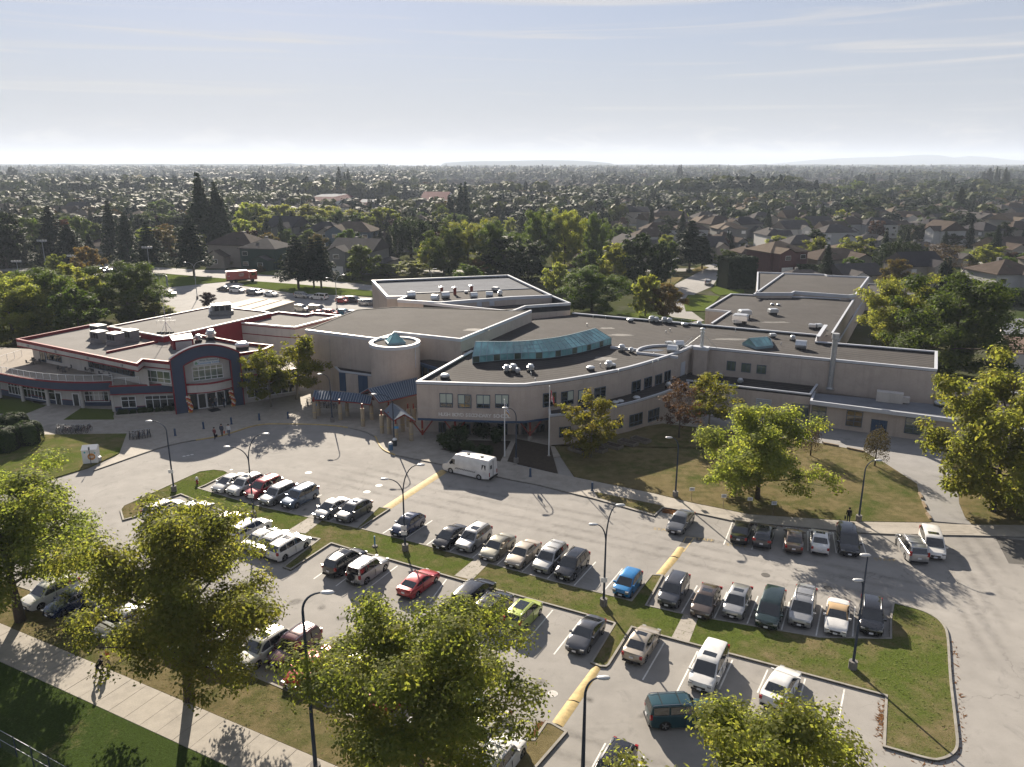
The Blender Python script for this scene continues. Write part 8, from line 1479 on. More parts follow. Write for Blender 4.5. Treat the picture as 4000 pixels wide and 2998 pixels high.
# ---- hedges and clipped shrubs
def hedge(pts, z1, wd, lab, n, size, lm='hedge', nm='hedge'):
    rs_ = np.random.default_rng(len(lab)); t = thing(nm, lab, 'hedge', (pts[0].x, pts[0].y, 0)); P = []; Nn = []
    for a, b_ in zip(pts[:-1], pts[1:]):
        L_ = (b_-a).length; k = int(n*L_/sum((q-p).length for p, q in zip(pts[:-1], pts[1:]))); u = rs_.random(k); d = (b_-a).normalized(); nn_ = Vector((-d.y, d.x)); face = rs_.random(k); s_ = np.where(face < .35, rs_.uniform(-1, 1, k), np.sign(rs_.uniform(-1, 1, k))*rs_.uniform(.82, 1.08, k)); z = np.where(face < .35, z1*rs_.uniform(.92, 1.04, k), rs_.uniform(0.02, 1, k)*z1)
        P.append(np.stack([a.x-pts[0].x+d.x*L_*u+nn_.x*s_*wd/2, a.y-pts[0].y+d.y*L_*u+nn_.y*s_*wd/2, z], 1)); Nn.append(np.stack([nn_.x*s_, nn_.y*s_, (face < .35)*1.2], 1)+rs_.normal(0, .4, (k, 3)))
    put('foliage', quads_mesh('foliage', cards(np.concatenate(P), np.concatenate(Nn), size, .6, rs_), LM[lm]), t); m = M()
    for a, b_ in zip(pts[:-1], pts[1:]): m.wall(a, b_, 0, z1*.9, wd*.8)
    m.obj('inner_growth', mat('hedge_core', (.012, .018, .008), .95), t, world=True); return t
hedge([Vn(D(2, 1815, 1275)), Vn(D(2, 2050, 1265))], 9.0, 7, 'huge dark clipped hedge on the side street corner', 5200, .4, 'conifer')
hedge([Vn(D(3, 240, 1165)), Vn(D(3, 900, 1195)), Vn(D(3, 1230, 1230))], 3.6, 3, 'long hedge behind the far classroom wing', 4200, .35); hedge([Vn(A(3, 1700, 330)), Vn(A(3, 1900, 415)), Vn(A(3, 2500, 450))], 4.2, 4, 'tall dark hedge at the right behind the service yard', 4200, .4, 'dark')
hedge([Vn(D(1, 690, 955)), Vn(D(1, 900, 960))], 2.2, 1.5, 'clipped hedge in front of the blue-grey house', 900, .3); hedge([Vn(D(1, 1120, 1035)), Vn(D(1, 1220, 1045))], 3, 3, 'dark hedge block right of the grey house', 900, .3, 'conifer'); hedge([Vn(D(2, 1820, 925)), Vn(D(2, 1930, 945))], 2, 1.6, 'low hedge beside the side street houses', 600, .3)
def clipped(c, rx, rz, lab, n=5200):
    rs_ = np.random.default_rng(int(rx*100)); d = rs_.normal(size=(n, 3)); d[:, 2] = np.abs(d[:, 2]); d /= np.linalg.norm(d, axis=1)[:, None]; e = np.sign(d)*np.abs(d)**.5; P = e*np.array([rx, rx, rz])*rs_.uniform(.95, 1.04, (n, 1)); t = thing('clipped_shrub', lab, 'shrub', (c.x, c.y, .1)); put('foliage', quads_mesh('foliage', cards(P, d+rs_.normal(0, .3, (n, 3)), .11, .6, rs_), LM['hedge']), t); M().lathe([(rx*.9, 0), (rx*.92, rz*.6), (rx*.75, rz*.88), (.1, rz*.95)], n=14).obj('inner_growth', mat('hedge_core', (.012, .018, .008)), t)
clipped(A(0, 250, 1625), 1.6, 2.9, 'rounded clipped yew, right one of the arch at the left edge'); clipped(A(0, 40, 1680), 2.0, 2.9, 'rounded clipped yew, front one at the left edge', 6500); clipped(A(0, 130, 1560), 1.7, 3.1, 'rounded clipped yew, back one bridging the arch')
for (x, y, s_), lab in zip(((1640, 95, 1.8), (1760, 60, 1.9), (1700, 140, 1.5), (1830, 150, 1.5), (1950, 20, 2.0), (2060, 70, 1.8), (1990, 180, 1.4), (1890, 205, 1.2)), ('shrub at the left corner of the entrance bed', 'big shrub under the left red prop', 'shrub in front of the entrance bed', 'low shrub in the entrance bed behind the van', 'big shrub between the red props', 'shrub next to the right red prop', 'small shrub behind the van nose', 'smallest shrub near the kerb of the entrance bed')): tree('shrub', B(1, x, y), 1.2*s_, 1.5*s_, lab)
for i in range(9): q = A(0, 1040+i*55, 1378-i*4.5); tree('shrub', q, .9, 1.3, 'low shrub in the planter below the glazed bay', group='shrubs in the planter below the glazed bay')
for x, y, s_, lab in ((780, 1200, 2.6, 'round dark shrub at the car park street kerb'), (840, 1210, 2.0, 'second round shrub at the street kerb'), (835, 1130, 2.2, 'shrub at the corner of the grey house'), (1530, 1145, 1.6, 'red-brown shrub at the side street corner')): tree('shrub', D(1 if x != 1530 else 2, x, y), s_, s_*1.5, lab)
# ================================================================ houses, plaza, far suburb, hills, haze
TILE = [mat('brown_tile_roof', (.07, .056, .048), .9, var=.25, scale=.7, bump=.2, co='obj', spec=.02), mat('grey_shingle_roof', (.07, .066, .066), .9, var=.22, scale=.7, co='obj', spec=.02), mat('dark_slate_roof', (.042, .04, .044), .9, var=.22, scale=.7, co='obj', spec=.02), mat('tan_shake_roof', (.105, .085, .068), .9, var=.25, scale=.7, co='obj', spec=.03)]
TNAME = ['brown-roofed', 'grey-roofed', 'dark-roofed', 'tan-roofed']
HW = [mat('cream_siding', (.26, .235, .20), .85, var=.08, co='obj'), mat('grey_siding', (.16, .16, .155), .85, var=.08, co='obj'), mat('white_siding', (.38, .38, .375), .85, var=.05, co='obj'), mat('blue_grey_siding', (.10, .13, .16), .85, var=.08, co='obj'), mat('dark_green_siding', (.025, .05, .04), .85, var=.1, co='obj'), mat('maroon_siding', (.10, .05, .05), .85, var=.1, co='obj')]
TRIMW = mat('house_trim', (.58, .57, .55), .6, var=.05, co='obj')
_hm = {}
def roof_mesh(m, x0, x1, y0, y1, z, pitch, hip=True, ov=.5, mi=0):
    x0 -= ov; x1 += ov; y0 -= ov; y1 += ov; w_, d = x1-x0, y1-y0; b = len(m.v)
    if w_ >= d: h = d/2*pitch; i_ = d/2 if hip else 0; R_ = [(x0+i_, (y0+y1)/2, z+h), (x1-i_, (y0+y1)/2, z+h)]
    else: h = w_/2*pitch; i_ = w_/2 if hip else 0; R_ = [((x0+x1)/2, y0+i_, z+h), ((x0+x1)/2, y1-i_, z+h)]
    m.v += [(x0, y0, z), (x1, y0, z), (x1, y1, z), (x0, y1, z)]+R_+[(x0, y0, z-.18), (x1, y0, z-.18), (x1, y1, z-.18), (x0, y1, z-.18)]
    F_ = [(0, 1, 5, 4), (1, 2, 5), (2, 3, 4, 5), (3, 0, 4)] if w_ >= d else [(0, 1, 4), (1, 2, 5, 4), (2, 3, 5), (3, 0, 4, 5)]
    F_ += [(7, 6, 0+0, 0)] if False else [(6, 7, 1, 0), (7, 8, 2, 1), (8, 9, 3, 2), (9, 6, 0, 3), (9, 8, 7, 6)]
    m.f += [tuple(b+k for k in f) for f in F_]; m.m += [mi]*len(F_)
def house_parts(v):
    if v in _hm: return _hm[v]
    rs_ = random.Random(v*7+1); st = 1 if v % 3 == 0 else 2; w_, d = rs_.uniform(11, 15), rs_.uniform(9, 11.5); h = 2.9*st+.2; hip = v % 4 != 1; pt = rs_.uniform(.42, .6); P = []
    m = M().box((0, 0, h/2), (w_, d, h)); wx = rs_.choice((-1, 1))*w_*.22; ww, wd = w_*.42, 3.2; h2 = h if st == 1 else rs_.choice((h, 3.1)); m.box((wx, -d/2-wd/2+.2, h2/2), (ww, wd, h2))
    g_ = M(); gr = ww/2*pt*1.15; gy = -d/2-wd+.2; m.poly([(wx-ww/2, gy, h2), (wx+ww/2, gy, h2), (wx, gy, h2+gr*.9)]); P.append(('wall', m.mesh('wall', HW[0]), (0, 0, 0), 'w'))
    r_ = M(); roof_mesh(r_, -w_/2, w_/2, -d/2, d/2, h, pt, hip); b = len(r_.v); yb = 0 if h2 == h else -d/2; e = .4; r_.v += [(wx-ww/2-e, gy-e, h2-.1), (wx+ww/2+e, gy-e, h2-.1), (wx, gy-e, h2+gr), (wx-ww/2-e, yb, h2-.1), (wx+ww/2+e, yb, h2-.1), (wx, yb, h2+gr)]; r_.f += [(b, b+2, b+5, b+3), (b+2, b+1, b+4, b+5)]; r_.m += [0, 0]
    if st == 2 and v % 2: roof_mesh(r_, w_/2, w_/2+3, -d/2+1, d/2-1, 3.0, pt, True, .3); P.append(('side_wall', M().box((w_/2+1.5, 0, 1.5), (3, d-2, 3)).mesh('side_wall', HW[0]), (0, 0, 0), 'w'))
    P.append(('roof', r_.mesh('roof', TILE[0]), (0, 0, 0), 'r')); P.append(('chimney', M().box((0, 0, .8), (.8, .8, 2.2)).mesh('chimney', HW[1]), (rs_.uniform(-2, 2), 1.5, h+d*.2*pt), None))
    wm = M().box((0, 0, 0), (1.7, .06, 1.2)).mesh('window', TRIMW); gm = M().box((0, -.04, 0), (1.5, .02, 1.0)).mesh('pane', PANE)
    for s_ in range(st):
        for x in (-w_*.36, w_*.05, w_*.38):
            if abs(x-wx) > ww/2+.9: P.append(('window', wm, (x, -d/2-.03, 1.6+2.9*s_), None)); P.append(('pane', gm, (x, -d/2-.03, 1.6+2.9*s_), 'sub'))
    P.append(('window', wm, (wx, gy-.03, h2-1.3), None)); P.append(('pane', gm, (wx, gy-.03, h2-1.3), 'sub'))
    if h2 > 4 or st == 1: P.append(('garage_door', M().box((wx, gy-.04, 1.15), (3.6 if ww > 4.6 else 2.8, .06, 2.1)).mesh('garage_door', TRIMW), (0, 0, 0), None))
    P.append(('skylight', M().box((0, 0, 0), (.9, 1.2, .12)).mesh('skylight', PANEG), (-wx*.5, -d*.22, h+d*.27*pt+.12), None)); _hm[v] = P; return P
house_n = 0
def house(p, rz, v, wm, rm, label, group=None, detail=2, sc=1.0):
    t = thing('house', label, 'house', (p[0], p[1], 0), rz, group); t.scale = (sc, sc, sc); last = None
    for nm, me, loc, k in house_parts(v):
        if detail < 2 and nm in ('skylight', 'pane'): continue
        if detail < 1 and nm not in ('wall', 'roof', 'side_wall', 'chimney'): continue
        if k == 'sub': put(nm, me, last); continue
        o = put(nm, me, t, loc); last = o
        if k in ('w', 'r'): o.material_slots[0].link = 'OBJECT'; o.material_slots[0].material = wm if k == 'w' else rm
    houses.append((p[0], p[1])); return t
houses = []
for i, bx, by, rz, v, wm, rm, sc, lab in ((1, 905, 1125, -.25, 1, 1, 1, 1.15, 'grey split-level house with chimney behind the back car park'), (1, 850, 935, -.2, 2, 3, 3, 1.2, 'blue-grey house with a large shiny hip roof'), (1, 1120, 960, -.25, 0, 0, 0, 1.15, 'cream house with brown hip roof left of the willow'), (1, 290, 870, -.35, 5, 1, 2, 1.1, 'steep dark-gabled house above the cedars'), (1, 620, 920, -.2, 4, 0, 2, 1.1, 'dark-roofed house between the gabled and the blue-grey house'), (0, 2080, 1075, -.2, 7, 0, 0, 1.2, 'cream two-storey house with chimneys beside the reddish tree'), (1, 110, 1095, -.25, 8, 4, 1, 1.1, 'dark green house left of the cedars'),
    (3, 60, 1130, .35, 10, 5, 3, 1.1, 'maroon half-timbered house with tile roof by the clipped hedge'), (3, 560, 1112, .2, 3, 0, 0, 1.25, 'low brown hip-roofed house behind the long hedge'), (3, 2020, 1240, .1, 6, 2, 0, 1.2, 'white house with tiled hip roof behind the service yard'), (3, 2040, 1005, .2, 9, 0, 0, 1.2, 'tile-roofed house half hidden by a pale tree at right'), (2, 1990, 830, .35, 11, 1, 2, 1.0, 'tall grey house with dark gables beside the side street'), (2, 1770, 835, .35, 4, 0, 0, 1.05, 'brown-roofed house left of the tall grey house'), (3, 685, 830, .2, 7, 2, 0, 1.0, 'white gabled two-storey house in the middle right'), (3, 925, 835, .1, 2, 2, 2, 1.0, 'white house with a dark glazed roof strip'), (3, 400, 830, .3, 5, 2, 1, .95, 'pale house with sharp gable left of the white houses'), (3, 1140, 720, .2, 3, 0, 3, 1.2, 'wide tan-roofed house below the yellow tree'), (2, 980, 715, .3, 7, 0, 2, 1.1, 'dark hip-roofed house in front of the spruce clump'), (2, 1230, 800, .3, 1, 1, 0, 1.1, 'long brown-roofed house among the centre trees'), (2, 1820, 930, .4, 0, 1, 0, 1.0, 'low brown-roofed house by the low hedge'), (3, 200, 800, .35, 9, 0, 0, 1.0, 'brown-roofed house at the side street bend'), (3, 1530, 640, .1, 10, 2, 0, .95, 'pale house right of the small spruce'), (3, 2000, 690, .25, 8, 3, 1, 1.1, 'blue-sided house at the far right'), (3, 2080, 800, .25, 1, 1, 3, 1.1, 'grey gabled house below the blue-sided one'),
    (0, 1210, 680, -.2, 3, 1, 2, 1.2, 'low dark hip-roofed house behind the spruces'), (0, 700, 670, -.25, 5, 1, 2, 1.0, 'triple-gabled dark house, left part'), (0, 850, 670, -.25, 4, 1, 2, 1.0, 'triple-gabled dark house, right part'), (0, 800, 900, -.4, 0, 0, 1, 1.0, 'grey low house above the street bend'), (0, 900, 960, -.4, 6, 2, 0, .9, 'pale-fronted house between the dark conifers'), (0, 1480, 980, -.2, 3, 0, 0, .95, 'brown low house behind the broad cedar'), (0, 1400, 830, -.2, 0, 1, 1, 1.15, 'grey low house left of the tall poplar'), (0, 880, 600, -.2, 7, 0, 1, 1.0, 'grey house with white front in the left middle distance')):
    house(D(i, bx, by), rz, v, HW[wm], TILE[rm], lab, None, 2, sc*1.12)
# shopping plaza
MAR = mat('maroon_mansard', (.07, .022, .028), .9, var=.15, scale=.3, spec=.02); WST = mat('white_stucco', (.52, .52, .53), .9, var=.05, scale=.3, spec=.05)
def hall(poly, z, roofz, lab, rm, cat='building'):
    pp = ccw([Vn(p) for p in poly]); t = thing('plaza_building', lab, cat, (*pp[0], 0)); c_ = sum(pp, Vector((0, 0)))/len(pp); M().prism(pp, 0, z, top=False).obj('wall', WST, t, world=True); m = M(); n = len(pp); q = [c_+(p-c_)*1.04 for p in pp]; r_ = [c_+(p-c_)*.72 for p in pp]
    for k in range(n): j = (k+1) % n; m.poly([(*q[k], z-.2), (*q[j], z-.2), (*r_[j], roofz), (*r_[k], roofz)])
    m.obj('mansard_roof', rm, t, world=True); M().poly([(*p, roofz) for p in r_]).obj('flat_roof', ROOFL, t, world=True)
hall([D(1, 430, 560), D(1, 700, 562), D(1, 850, 520), D(1, 600, 505)], 4.2, 7.0, 'white plaza store with a dark maroon mansard roof', MAR); hall([D(1, 870, 600), D(1, 1040, 600), D(1, 1080, 560), D(1, 900, 555)], 3.4, 5.5, 'small plaza shops with maroon roofs and pointed gables', MAR)
t = thing('plaza_hall', 'white hall with a long dark gabled roof beside the plaza lot', 'building', tuple(D(1, 1400, 590))); p0, p1, p2 = Vn(D(1, 1395, 588)), Vn(D(1, 1640, 590)), Vn(D(1, 1720, 540)); p3 = p0+(p2-p1); M().prism(ccw([p0, p1, p2, p3]), 0, 4.5, top=False).obj('wall', WST, t, world=True); a_, b_ = (p0+p3)/2, (p1+p2)/2; m = M()
m.poly([(*p0, 4.4), (*p1, 4.4), (*b_, 12), (*a_, 12)]).poly([(*p2, 4.4), (*p3, 4.4), (*a_, 12), (*b_, 12)]); m.obj('roof', MAR, t, world=True); M().poly([(*p0, 4.4), (*a_, 11.9), (*p3, 4.4)]).poly([(*p1, 4.4), (*p2, 4.4), (*b_, 11.9)]).obj('gable_wall', WST, t, world=True)
struct(M().prism(ccw([Vn(p) for p in (D(1, 1030, 575), D(1, 1150, 530), D(1, 1400, 530), D(1, 1390, 585), D(1, 1620, 598), D(1, 1500, 612), D(1, 1180, 600))]), -.02, .03, bottom=False).obj('plaza_car_park', ASPH2))
for x, y, w_, lab in ((690, 240, 75, 'bright white warehouse roof near the left horizon'), (930, 262, 70, 'long pale shed left of the centre horizon'), (1050, 258, 120, 'long pale shed at the centre horizon')): p = D(1, x, y+4); s_ = w_*_k/pxm(p.x, p.y); t = thing('warehouse', lab, 'warehouse', (p.x, p.y, 0)); M().box((0, 0, 6), (s_, s_*.4, 12)).obj('wall', WST, t); M().box((0, 0, 12.4), (s_*1.01, s_*.41, .8)).obj('roof', COPE, t)
for i, x, y, w_, lab in ((2, 1060, 252, 180, 'long white greenhouse roof right of centre horizon'), (2, 1170, 258, 90, 'second white greenhouse right of centre horizon'), (3, 1370, 292, 120, 'pale flat roof in the far right tree mass'), (3, 40, 245, 120, 'pale shed on the right centre horizon')): p = D(i, x, y+4); s_ = w_*_k/pxm(p.x, p.y); t = thing('warehouse', lab, 'warehouse', (p.x, p.y, 0)); M().box((0, 0, 5), (s_, s_*.3, 10)).obj('wall', WST, t); M().box((0, 0, 10.4), (s_*1.01, s_*.31, .8)).obj('roof', COPE, t)

# ---- the suburb: rows of houses and garden trees, then woods to the horizon
zone_no = [[(-300, 140), (-22, 140), (-22, 272), (-60, 286), (-300, 300)], [(-110, 60), (110, 60), (115, 150), (95, 215), (20, 225), (-40, 226), (-150, 226), (-150, 60)], [Vn(D(1, 420, 620)), Vn(D(1, 1750, 620)), Vn(D(1, 1750, 490)), Vn(D(1, 420, 490))], [Vn(D(0, 500, 1200)), Vn(D(0, 560, 1030)), Vn(D(1, 0, 1130)), Vn(D(1, 1000, 1230)), Vn(D(1, 1900, 1330)), Vn(D(1, 1900, 1400)), Vn(D(1, 0, 1230))], [Vn(D(2, 1300, 1300)), Vn(D(2, 1600, 1110)), Vn(D(2, 1760, 1030)), Vn(D(2, 2120, 860)), Vn(D(2, 2211, 870)), Vn(D(2, 1850, 1150)), Vn(D(2, 1700, 1330))], [Vn(D(0, -900, 1150)), Vn(D(1, 1500, 1200)), Vn(D(1, 1500, 800)), Vn(D(0, 1100, 800)), Vn(D(0, 900, 760)), Vn(D(0, -900, 760))], [Vn(D(1, 1500, 1200)), Vn(D(1, 1500, 700)), Vn(D(2, 800, 620)), Vn(D(2, 1000, 1200))]]
rr = random.Random(5); hs = []
def frust(x, y, mg=1.06): return abs(x) < .657*mg*(y*_c+CAMH*_s)+6
for blk in range(0, 40):
    y0 = 226+blk*34; side = [-1, 1][blk % 2]
    for ix in range(-75, 76):
        x = ix*17.5+rr.uniform(-3, 3)+(blk//2)*7; y = y0+.16*x*(1 if x > 0 else -.35)+rr.uniform(-2.5, 2.5)+(5 if side > 0 else -3)
        if y < 205 or not frust(x, y) or any(inside((x, y), z_) for z_ in zone_no) or any((x-a)**2+(y-b_)**2 < 19**2 for a, b_ in houses) or any((x-a)**2+(y-b_)**2 < (r_*.6+5)**2 for a, b_, r_ in tree_spots): continue
        if rr.random() < (.42 if y > 800 else .30 if y > 520 else .12): continue
        hs.append((math.hypot(x, y), x, y, .16*(1 if x > 0 else -.35)+(math.pi if side > 0 and rr.random() < .35 else 0)+rr.uniform(-.08, .08)+(math.pi/2 if rr.random() < .15 else 0)))
hs.sort(); NH = 262
def where(x, y):
    f_ = x/(.657*(y*_c+CAMH*_s)); c_ = 'at the far left' if f_ < -.66 else 'left of the tall poplar' if f_ < -.4 else 'behind the cedars and grey houses' if f_ < -.14 else 'behind the gym grove' if f_ < .12 else 'behind the layered cedar' if f_ < .38 else 'behind the classroom wing' if f_ < .66 else 'at the far right'
    return c_, ('nearest' if y < 300 else 'second' if y < 380 else 'third' if y < 470 else 'fourth' if y < 560 else 'fifth' if y < 650 else 'last')
for i, (d_, x, y, rz) in enumerate(hs[:NH]):
    v, wm, rm = rr.randrange(12), rr.choice((0, 0, 1, 2, 2, 0)), rr.choice((0, 0, 0, 1, 1, 2, 3)); a, b_ = where(x, y); house((x, y), rz, v, HW[wm], TILE[rm], '%s %s%s house %s, %s row of roofs out' % (TNAME[rm], ('cream ', 'grey ', 'white ')[wm], ('single-storey', 'gabled', 'two-storey')[0 if v % 3 == 0 else 1 if v % 4 == 1 else 2], a, b_), 'suburban houses beyond the school', 1 if d_ < 430 else 0, rr.uniform(.92, 1.12))
# streets between every other pair of rows
for k in range(0, 10):
    pts = [(x, 226+17+k*68+.16*x*(1 if x > 0 else -.35)+34*.5) for x in range(-600, 601, 60)]; pts = [p for p in pts if p[1] > 262 and frust(*p, 1.3)]
    if len(pts) > 2: struct(strip(M(), pts, 7.5, -.05, .0).obj('street', ASPH2))
def joined(items, name, fn): 
    m = M(); 
    for it in items: fn(m, it)
    return m
def far_house(m, it):
    _, x, y, rz = it; w_, d, h = rr.uniform(11, 15), rr.uniform(9, 11), rr.choice((3.1, 5.8)); s_ = M().box((0, 0, h/2), (w_, d, h), 0, rr.choice((1, 2))); roof_mesh(s_, -w_/2, w_/2, -d/2, d/2, h, .5, rr.random() < .7, .5, rr.choice((3, 3, 4, 5, 6))); c_, n = math.cos(rz), math.sin(rz); b = len(m.v)
    m.v += [(x+p*c_-q*n, y+p*n+q*c_, z) for p, q, z in s_.v]; m.f += [tuple(b+k for k in f) for f in s_.f]; m.m += s_.m
fm = joined(hs[NH:], 'x', far_house); o = stuff(fm.obj('distant_houses', [HW[0], HW[0], HW[1], TILE[0], TILE[1], TILE[2], mat('pale_far_roof', (.09, .083, .077), .9, spec=.02)])); o['label'] = 'distant roofs of the suburb fading among trees'; o['category'] = 'houses'
# garden and street trees
ts = []
KIND = ['leafy']*5+['shade']*4+['lime']*3+['spruce']*3+['cypress']*2+['rusty', 'plum', 'redleaf', 'cedar', 'lime']
for k in range(15000):
    y = 215+(760)*math.sqrt(rr.random()); x = rr.uniform(-1, 1)*(.70*(y+12)); lf = x < -.05*y
    dens = .10 if y < 320 else .13 if y < 480 else .15 if y < 620 else .28
    dens *= 2.1 if lf else 1.5
    if lf and y < 430: dens *= 1.5
    if rr.random() > dens*1.15 or any(inside((x, y), z_) for z_ in zone_no[1:5]) or any((x-a)**2+(y-b_)**2 < (r_*.7+2.5)**2 for a, b_, r_ in tree_spots[-400:]) : continue
    if y < 620 and any((x-a)**2+(y-b_)**2 < 8.2**2 for a, b_ in houses): continue
    ts.append((math.hypot(x, y), x, y, rr.choice(KIND))); 
ts.sort(); cnt = {}; rest = []
TL_ = {'leafy': 'round green', 'shade': 'dark green leafy', 'lime': 'yellow-green leafy', 'spruce': 'dark pointed spruce', 'cypress': 'dark column-shaped', 'rusty': 'orange-brown autumn', 'plum': 'purple-leaved', 'redleaf': 'dark red autumn', 'cedar': 'spreading dark cedar'}
for d_, x, y, k in ts:
    c_ = 'broad' if k in ('leafy', 'shade', 'lime', 'rusty', 'plum', 'redleaf') else k
    if cnt.get(c_, 0) >= (200 if c_ == 'broad' else 80): rest.append((x, y, k)); continue
    cnt[c_] = cnt.get(c_, 0)+1; k = 'shade' if k == 'lime' and rr.random() < .5 else k; H_ = rr.uniform(5.5, 11)*(1.25 if x < -.05*y else 1) if c_ == 'broad' else rr.uniform(8, 15); 
    if y > 600: H_ *= 1.15
    a, b_ = where(x, y); tree(k, (x, y), H_, H_*(rr.uniform(.8, 1.15) if c_ == 'broad' else rr.uniform(.4, .6)), '%s %s tree %s, %s house row' % ('tall' if H_ > 11.5 else 'small' if H_ < 8 else 'mid-sized', TL_[k], a, b_), None, 'garden trees in the suburb')
# far woods: light clumpy trees, many of them, as one object
def far_mesh(kind, seed):
    rs_ = np.random.default_rng(seed)
    if kind == 'c': n = 130; f_ = rs_.random(n); az = rs_.uniform(0, 6.28, n); r_ = .26*(1-f_)**.8*rs_.uniform(.6, 1.1, n); P = np.stack([np.cos(az)*r_, np.sin(az)*r_, .06+.94*f_], 1); s_ = .12; N_ = np.stack([np.cos(az), np.sin(az), np.full(n, .7)], 1)
    elif kind == 'p': n = 130; f_ = rs_.random(n); az = rs_.uniform(0, 6.28, n); r_ = .16*np.minimum(1, 1.6*(1-f_)+.1)*rs_.uniform(.6, 1.1, n); P = np.stack([np.cos(az)*r_, np.sin(az)*r_, .05+.95*f_], 1); s_ = .11; N_ = np.stack([np.cos(az), np.sin(az), np.full(n, .4)], 1)
    else: n = 170; c_ = rs_.normal(0, .2, (7, 3))*np.array([1.3, 1.3, .7])+np.array([0, 0, .58]); i_ = rs_.integers(0, 7, n); d = rs_.normal(size=(n, 3)); d /= np.linalg.norm(d, axis=1)[:, None]; P = c_[i_]+d*np.array([.34, .34, .24])*rs_.uniform(.6, 1.1, (n, 1)); P[:, 2] = np.maximum(.05, P[:, 2]); s_ = .15; N_ = d+np.array([0, 0, .9])
    return cards(P, N_+rs_.normal(0, .15, (n, 3)), s_, .7, rs_)
FMAT = ['dark', 'conifer', 'green', 'conifer', 'conifer', 'dark', 'maple', 'rust']; fcol = bpy.data.collections.new('far_tree_kinds')
for i, (k, mm) in enumerate(zip('bbbccpbb', FMAT)): fo = bpy.data.objects.new('far_tree_kind_%s' % 'abcdefgh'[i], quads_mesh('far_tree', far_mesh(k, i), LM['far_'+mm])); fcol.objects.link(fo)
pts = [(x, y, rr.uniform(7, 13), {'spruce': 3, 'cedar': 4, 'cypress': 5, 'rusty': 7, 'redleaf': 7, 'lime': 6}.get(k, rr.choice((0, 1, 2)))) for x, y, k in rest]
for k in range(20000):
    u = rr.random(); y = 800+4700*u**1.9; x = rr.uniform(-1, 1)*.70*(y+12); nz = mnoise.noise(Vector((x*.006, y*.0035, 3.1)))
    if y < 1750 and nz < -.02+.3*rr.random(): continue
    H_ = 6+13*rr.random()**1.8+max(0, nz)*8+(rr.uniform(2, 9) if y > 2500 else 0); pts.append((x, y, H_, rr.choice((0, 0, 1, 1, 2, 2, 3, 3, 4, 5, 6, 6, 7 if rr.random() < .5 else 1))))
pm = bpy.data.meshes.new('woods'); pm.from_pydata([(x, y, -.1) for x, y, h, i in pts], [], [])
for nm, ty, vals in (('tree_h', 'FLOAT', [p[2] for p in pts]), ('tree_k', 'INT', [p[3] for p in pts]), ('tree_r', 'FLOAT', [rr.uniform(0, 6.28) for p in pts])): at_ = pm.attributes.new(nm, ty, 'POINT'); at_.data.foreach_set('value', vals)
woods = stuff(put('woods', pm)); woods['label'] = 'hazy green woods and garden trees of the far suburb out to the horizon'; woods['category'] = 'woods'
ng = bpy.data.node_groups.new('scatter', 'GeometryNodeTree'); ng.interface.new_socket('Geometry', in_out='INPUT', socket_type='NodeSocketGeometry'); ng.interface.new_socket('Geometry', in_out='OUTPUT', socket_type='NodeSocketGeometry')
gi, go = ng.nodes.new('NodeGroupInput'), ng.nodes.new('NodeGroupOutput'); ip = ng.nodes.new('GeometryNodeInstanceOnPoints'); ci = ng.nodes.new('GeometryNodeCollectionInfo'); ci.inputs['Collection'].default_value = fcol; ci.inputs['Separate Children'].default_value = True; ci.inputs['Reset Children'].default_value = True; ip.inputs['Pick Instance'].default_value = True
def nattr(n, ty): a = ng.nodes.new('GeometryNodeInputNamedAttribute'); a.data_type = ty; a.inputs['Name'].default_value = n; return a.outputs['Attribute']
cx_ = ng.nodes.new('ShaderNodeCombineXYZ'); ng.links.new(nattr('tree_r', 'FLOAT'), cx_.inputs[2]); ng.links.new(gi.outputs[0], ip.inputs['Points']); ng.links.new(ci.outputs[0], ip.inputs['Instance']); ng.links.new(nattr('tree_k', 'INT'), ip.inputs['Instance Index']); ng.links.new(cx_.outputs[0], ip.inputs['Rotation']); ng.links.new(nattr('tree_h', 'FLOAT'), ip.inputs['Scale']); ng.links.new(ip.outputs[0], go.inputs[0])
md = woods.modifiers.new('scatter', 'NODES'); md.node_group = ng
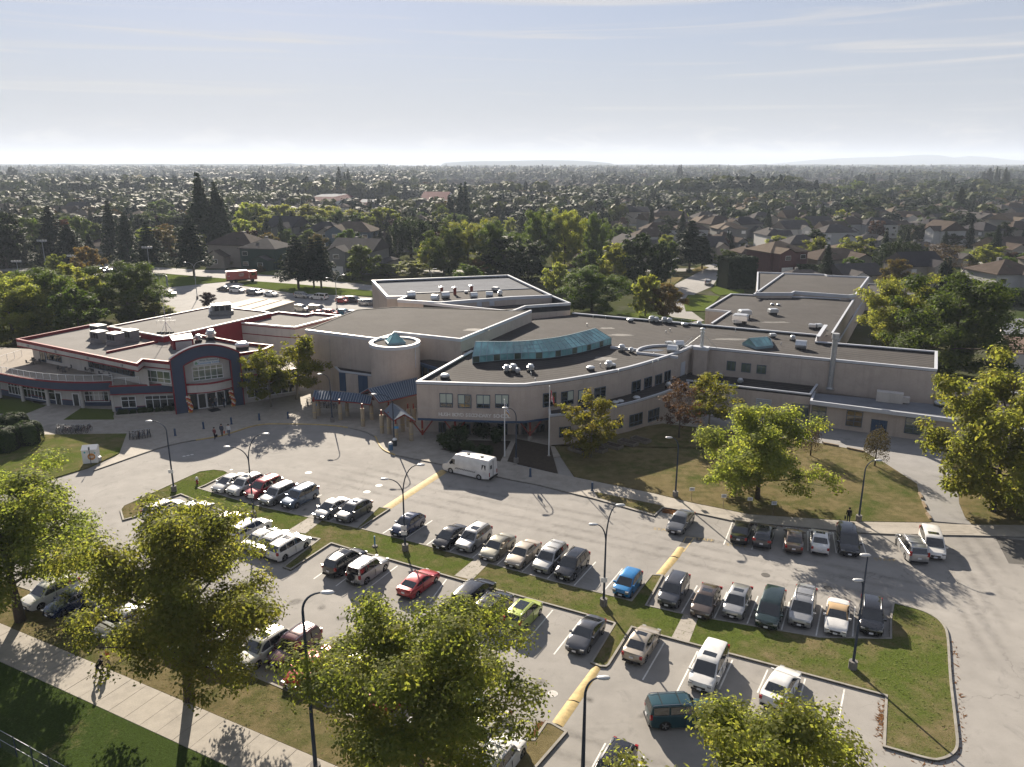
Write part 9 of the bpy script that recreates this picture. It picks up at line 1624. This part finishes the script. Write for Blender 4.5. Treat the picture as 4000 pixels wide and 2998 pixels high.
# hills on the horizon
HILL = mat('wooded_hill', (.03, .04, .03), .95, var=.2, scale=.002, spec=0)
def hill(x0, x1, y, prof, nm='hill', dep=1500):
    m = M(); n = len(prof); K = 5
    for i, h in enumerate(prof):
        x = x0+(x1-x0)*i/(n-1)
        for k in range(K): f_ = k/(K-1); m.v.append((x, y+dep*(f_-.5), h*math.sin(math.pi*f_)-2 if 0 < k < K-1 else -2))
    for i in range(n-1):
        for k in range(K-1): a = i*K+k; m.f.append((a, a+K, a+K+1, a+1)); m.m.append(0)
    struct(m.obj(nm, HILL, smooth=True))
def xat(sx, y): return (sx-2000)*(y*_c+CAMH*_s)/FPX
def zat(sy, y): return hgt(0, y, sy)
hp1 = [(1740, 636), (1800, 631), (1900, 629), (2000, 629.5), (2100, 627), (2180, 626), (2260, 627), (2330, 630), (2380, 637)]; hill(xat(1740, 9000), xat(2380, 9000), 9000, [max(0, zat(sy, 9000)) for _, sy in hp1])
hp2 = [640, 634, 628, 624, 621, 618, 617, 616, 611, 607, 609, 619, 613, 616, 623, 629, 630, 631, 633]; hill(xat(3050, 12500), xat(4150, 12500), 12500, [max(0, zat(sy-3, 12500)) for sy in hp2]); hill(xat(-200, 7000), xat(1500, 7000), 7000, [zat(645-6*mnoise.noise(Vector((i*.7, 2, 0)))-4, 7000) for i in range(24)], 'ridge', 800); hill(xat(2300, 6500), xat(4200, 6500), 6500, [zat(646-5*mnoise.noise(Vector((i*.8, 7, 0)))-3, 6500) for i in range(24)], 'ridge', 800)
# ---- air: one closed box of thin haze round everything
hm_ = bpy.data.materials.new('haze'); hm_.use_nodes = True; t_ = hm_.node_tree; t_.nodes.clear(); ho = t_.nodes.new('ShaderNodeOutputMaterial'); hv = t_.nodes.new('ShaderNodeVolumePrincipled'); hv.inputs['Color'].default_value = (.70, .80, .96, 1); hv.inputs['Density'].default_value = 1.1e-4; hv.inputs['Anisotropy'].default_value = .1; t_.links.new(hv.outputs[0], ho.inputs['Volume'])
hz_ = stuff(M().box((0, 6700, 89), (19000, 14200, 182)).obj('haze', hm_))
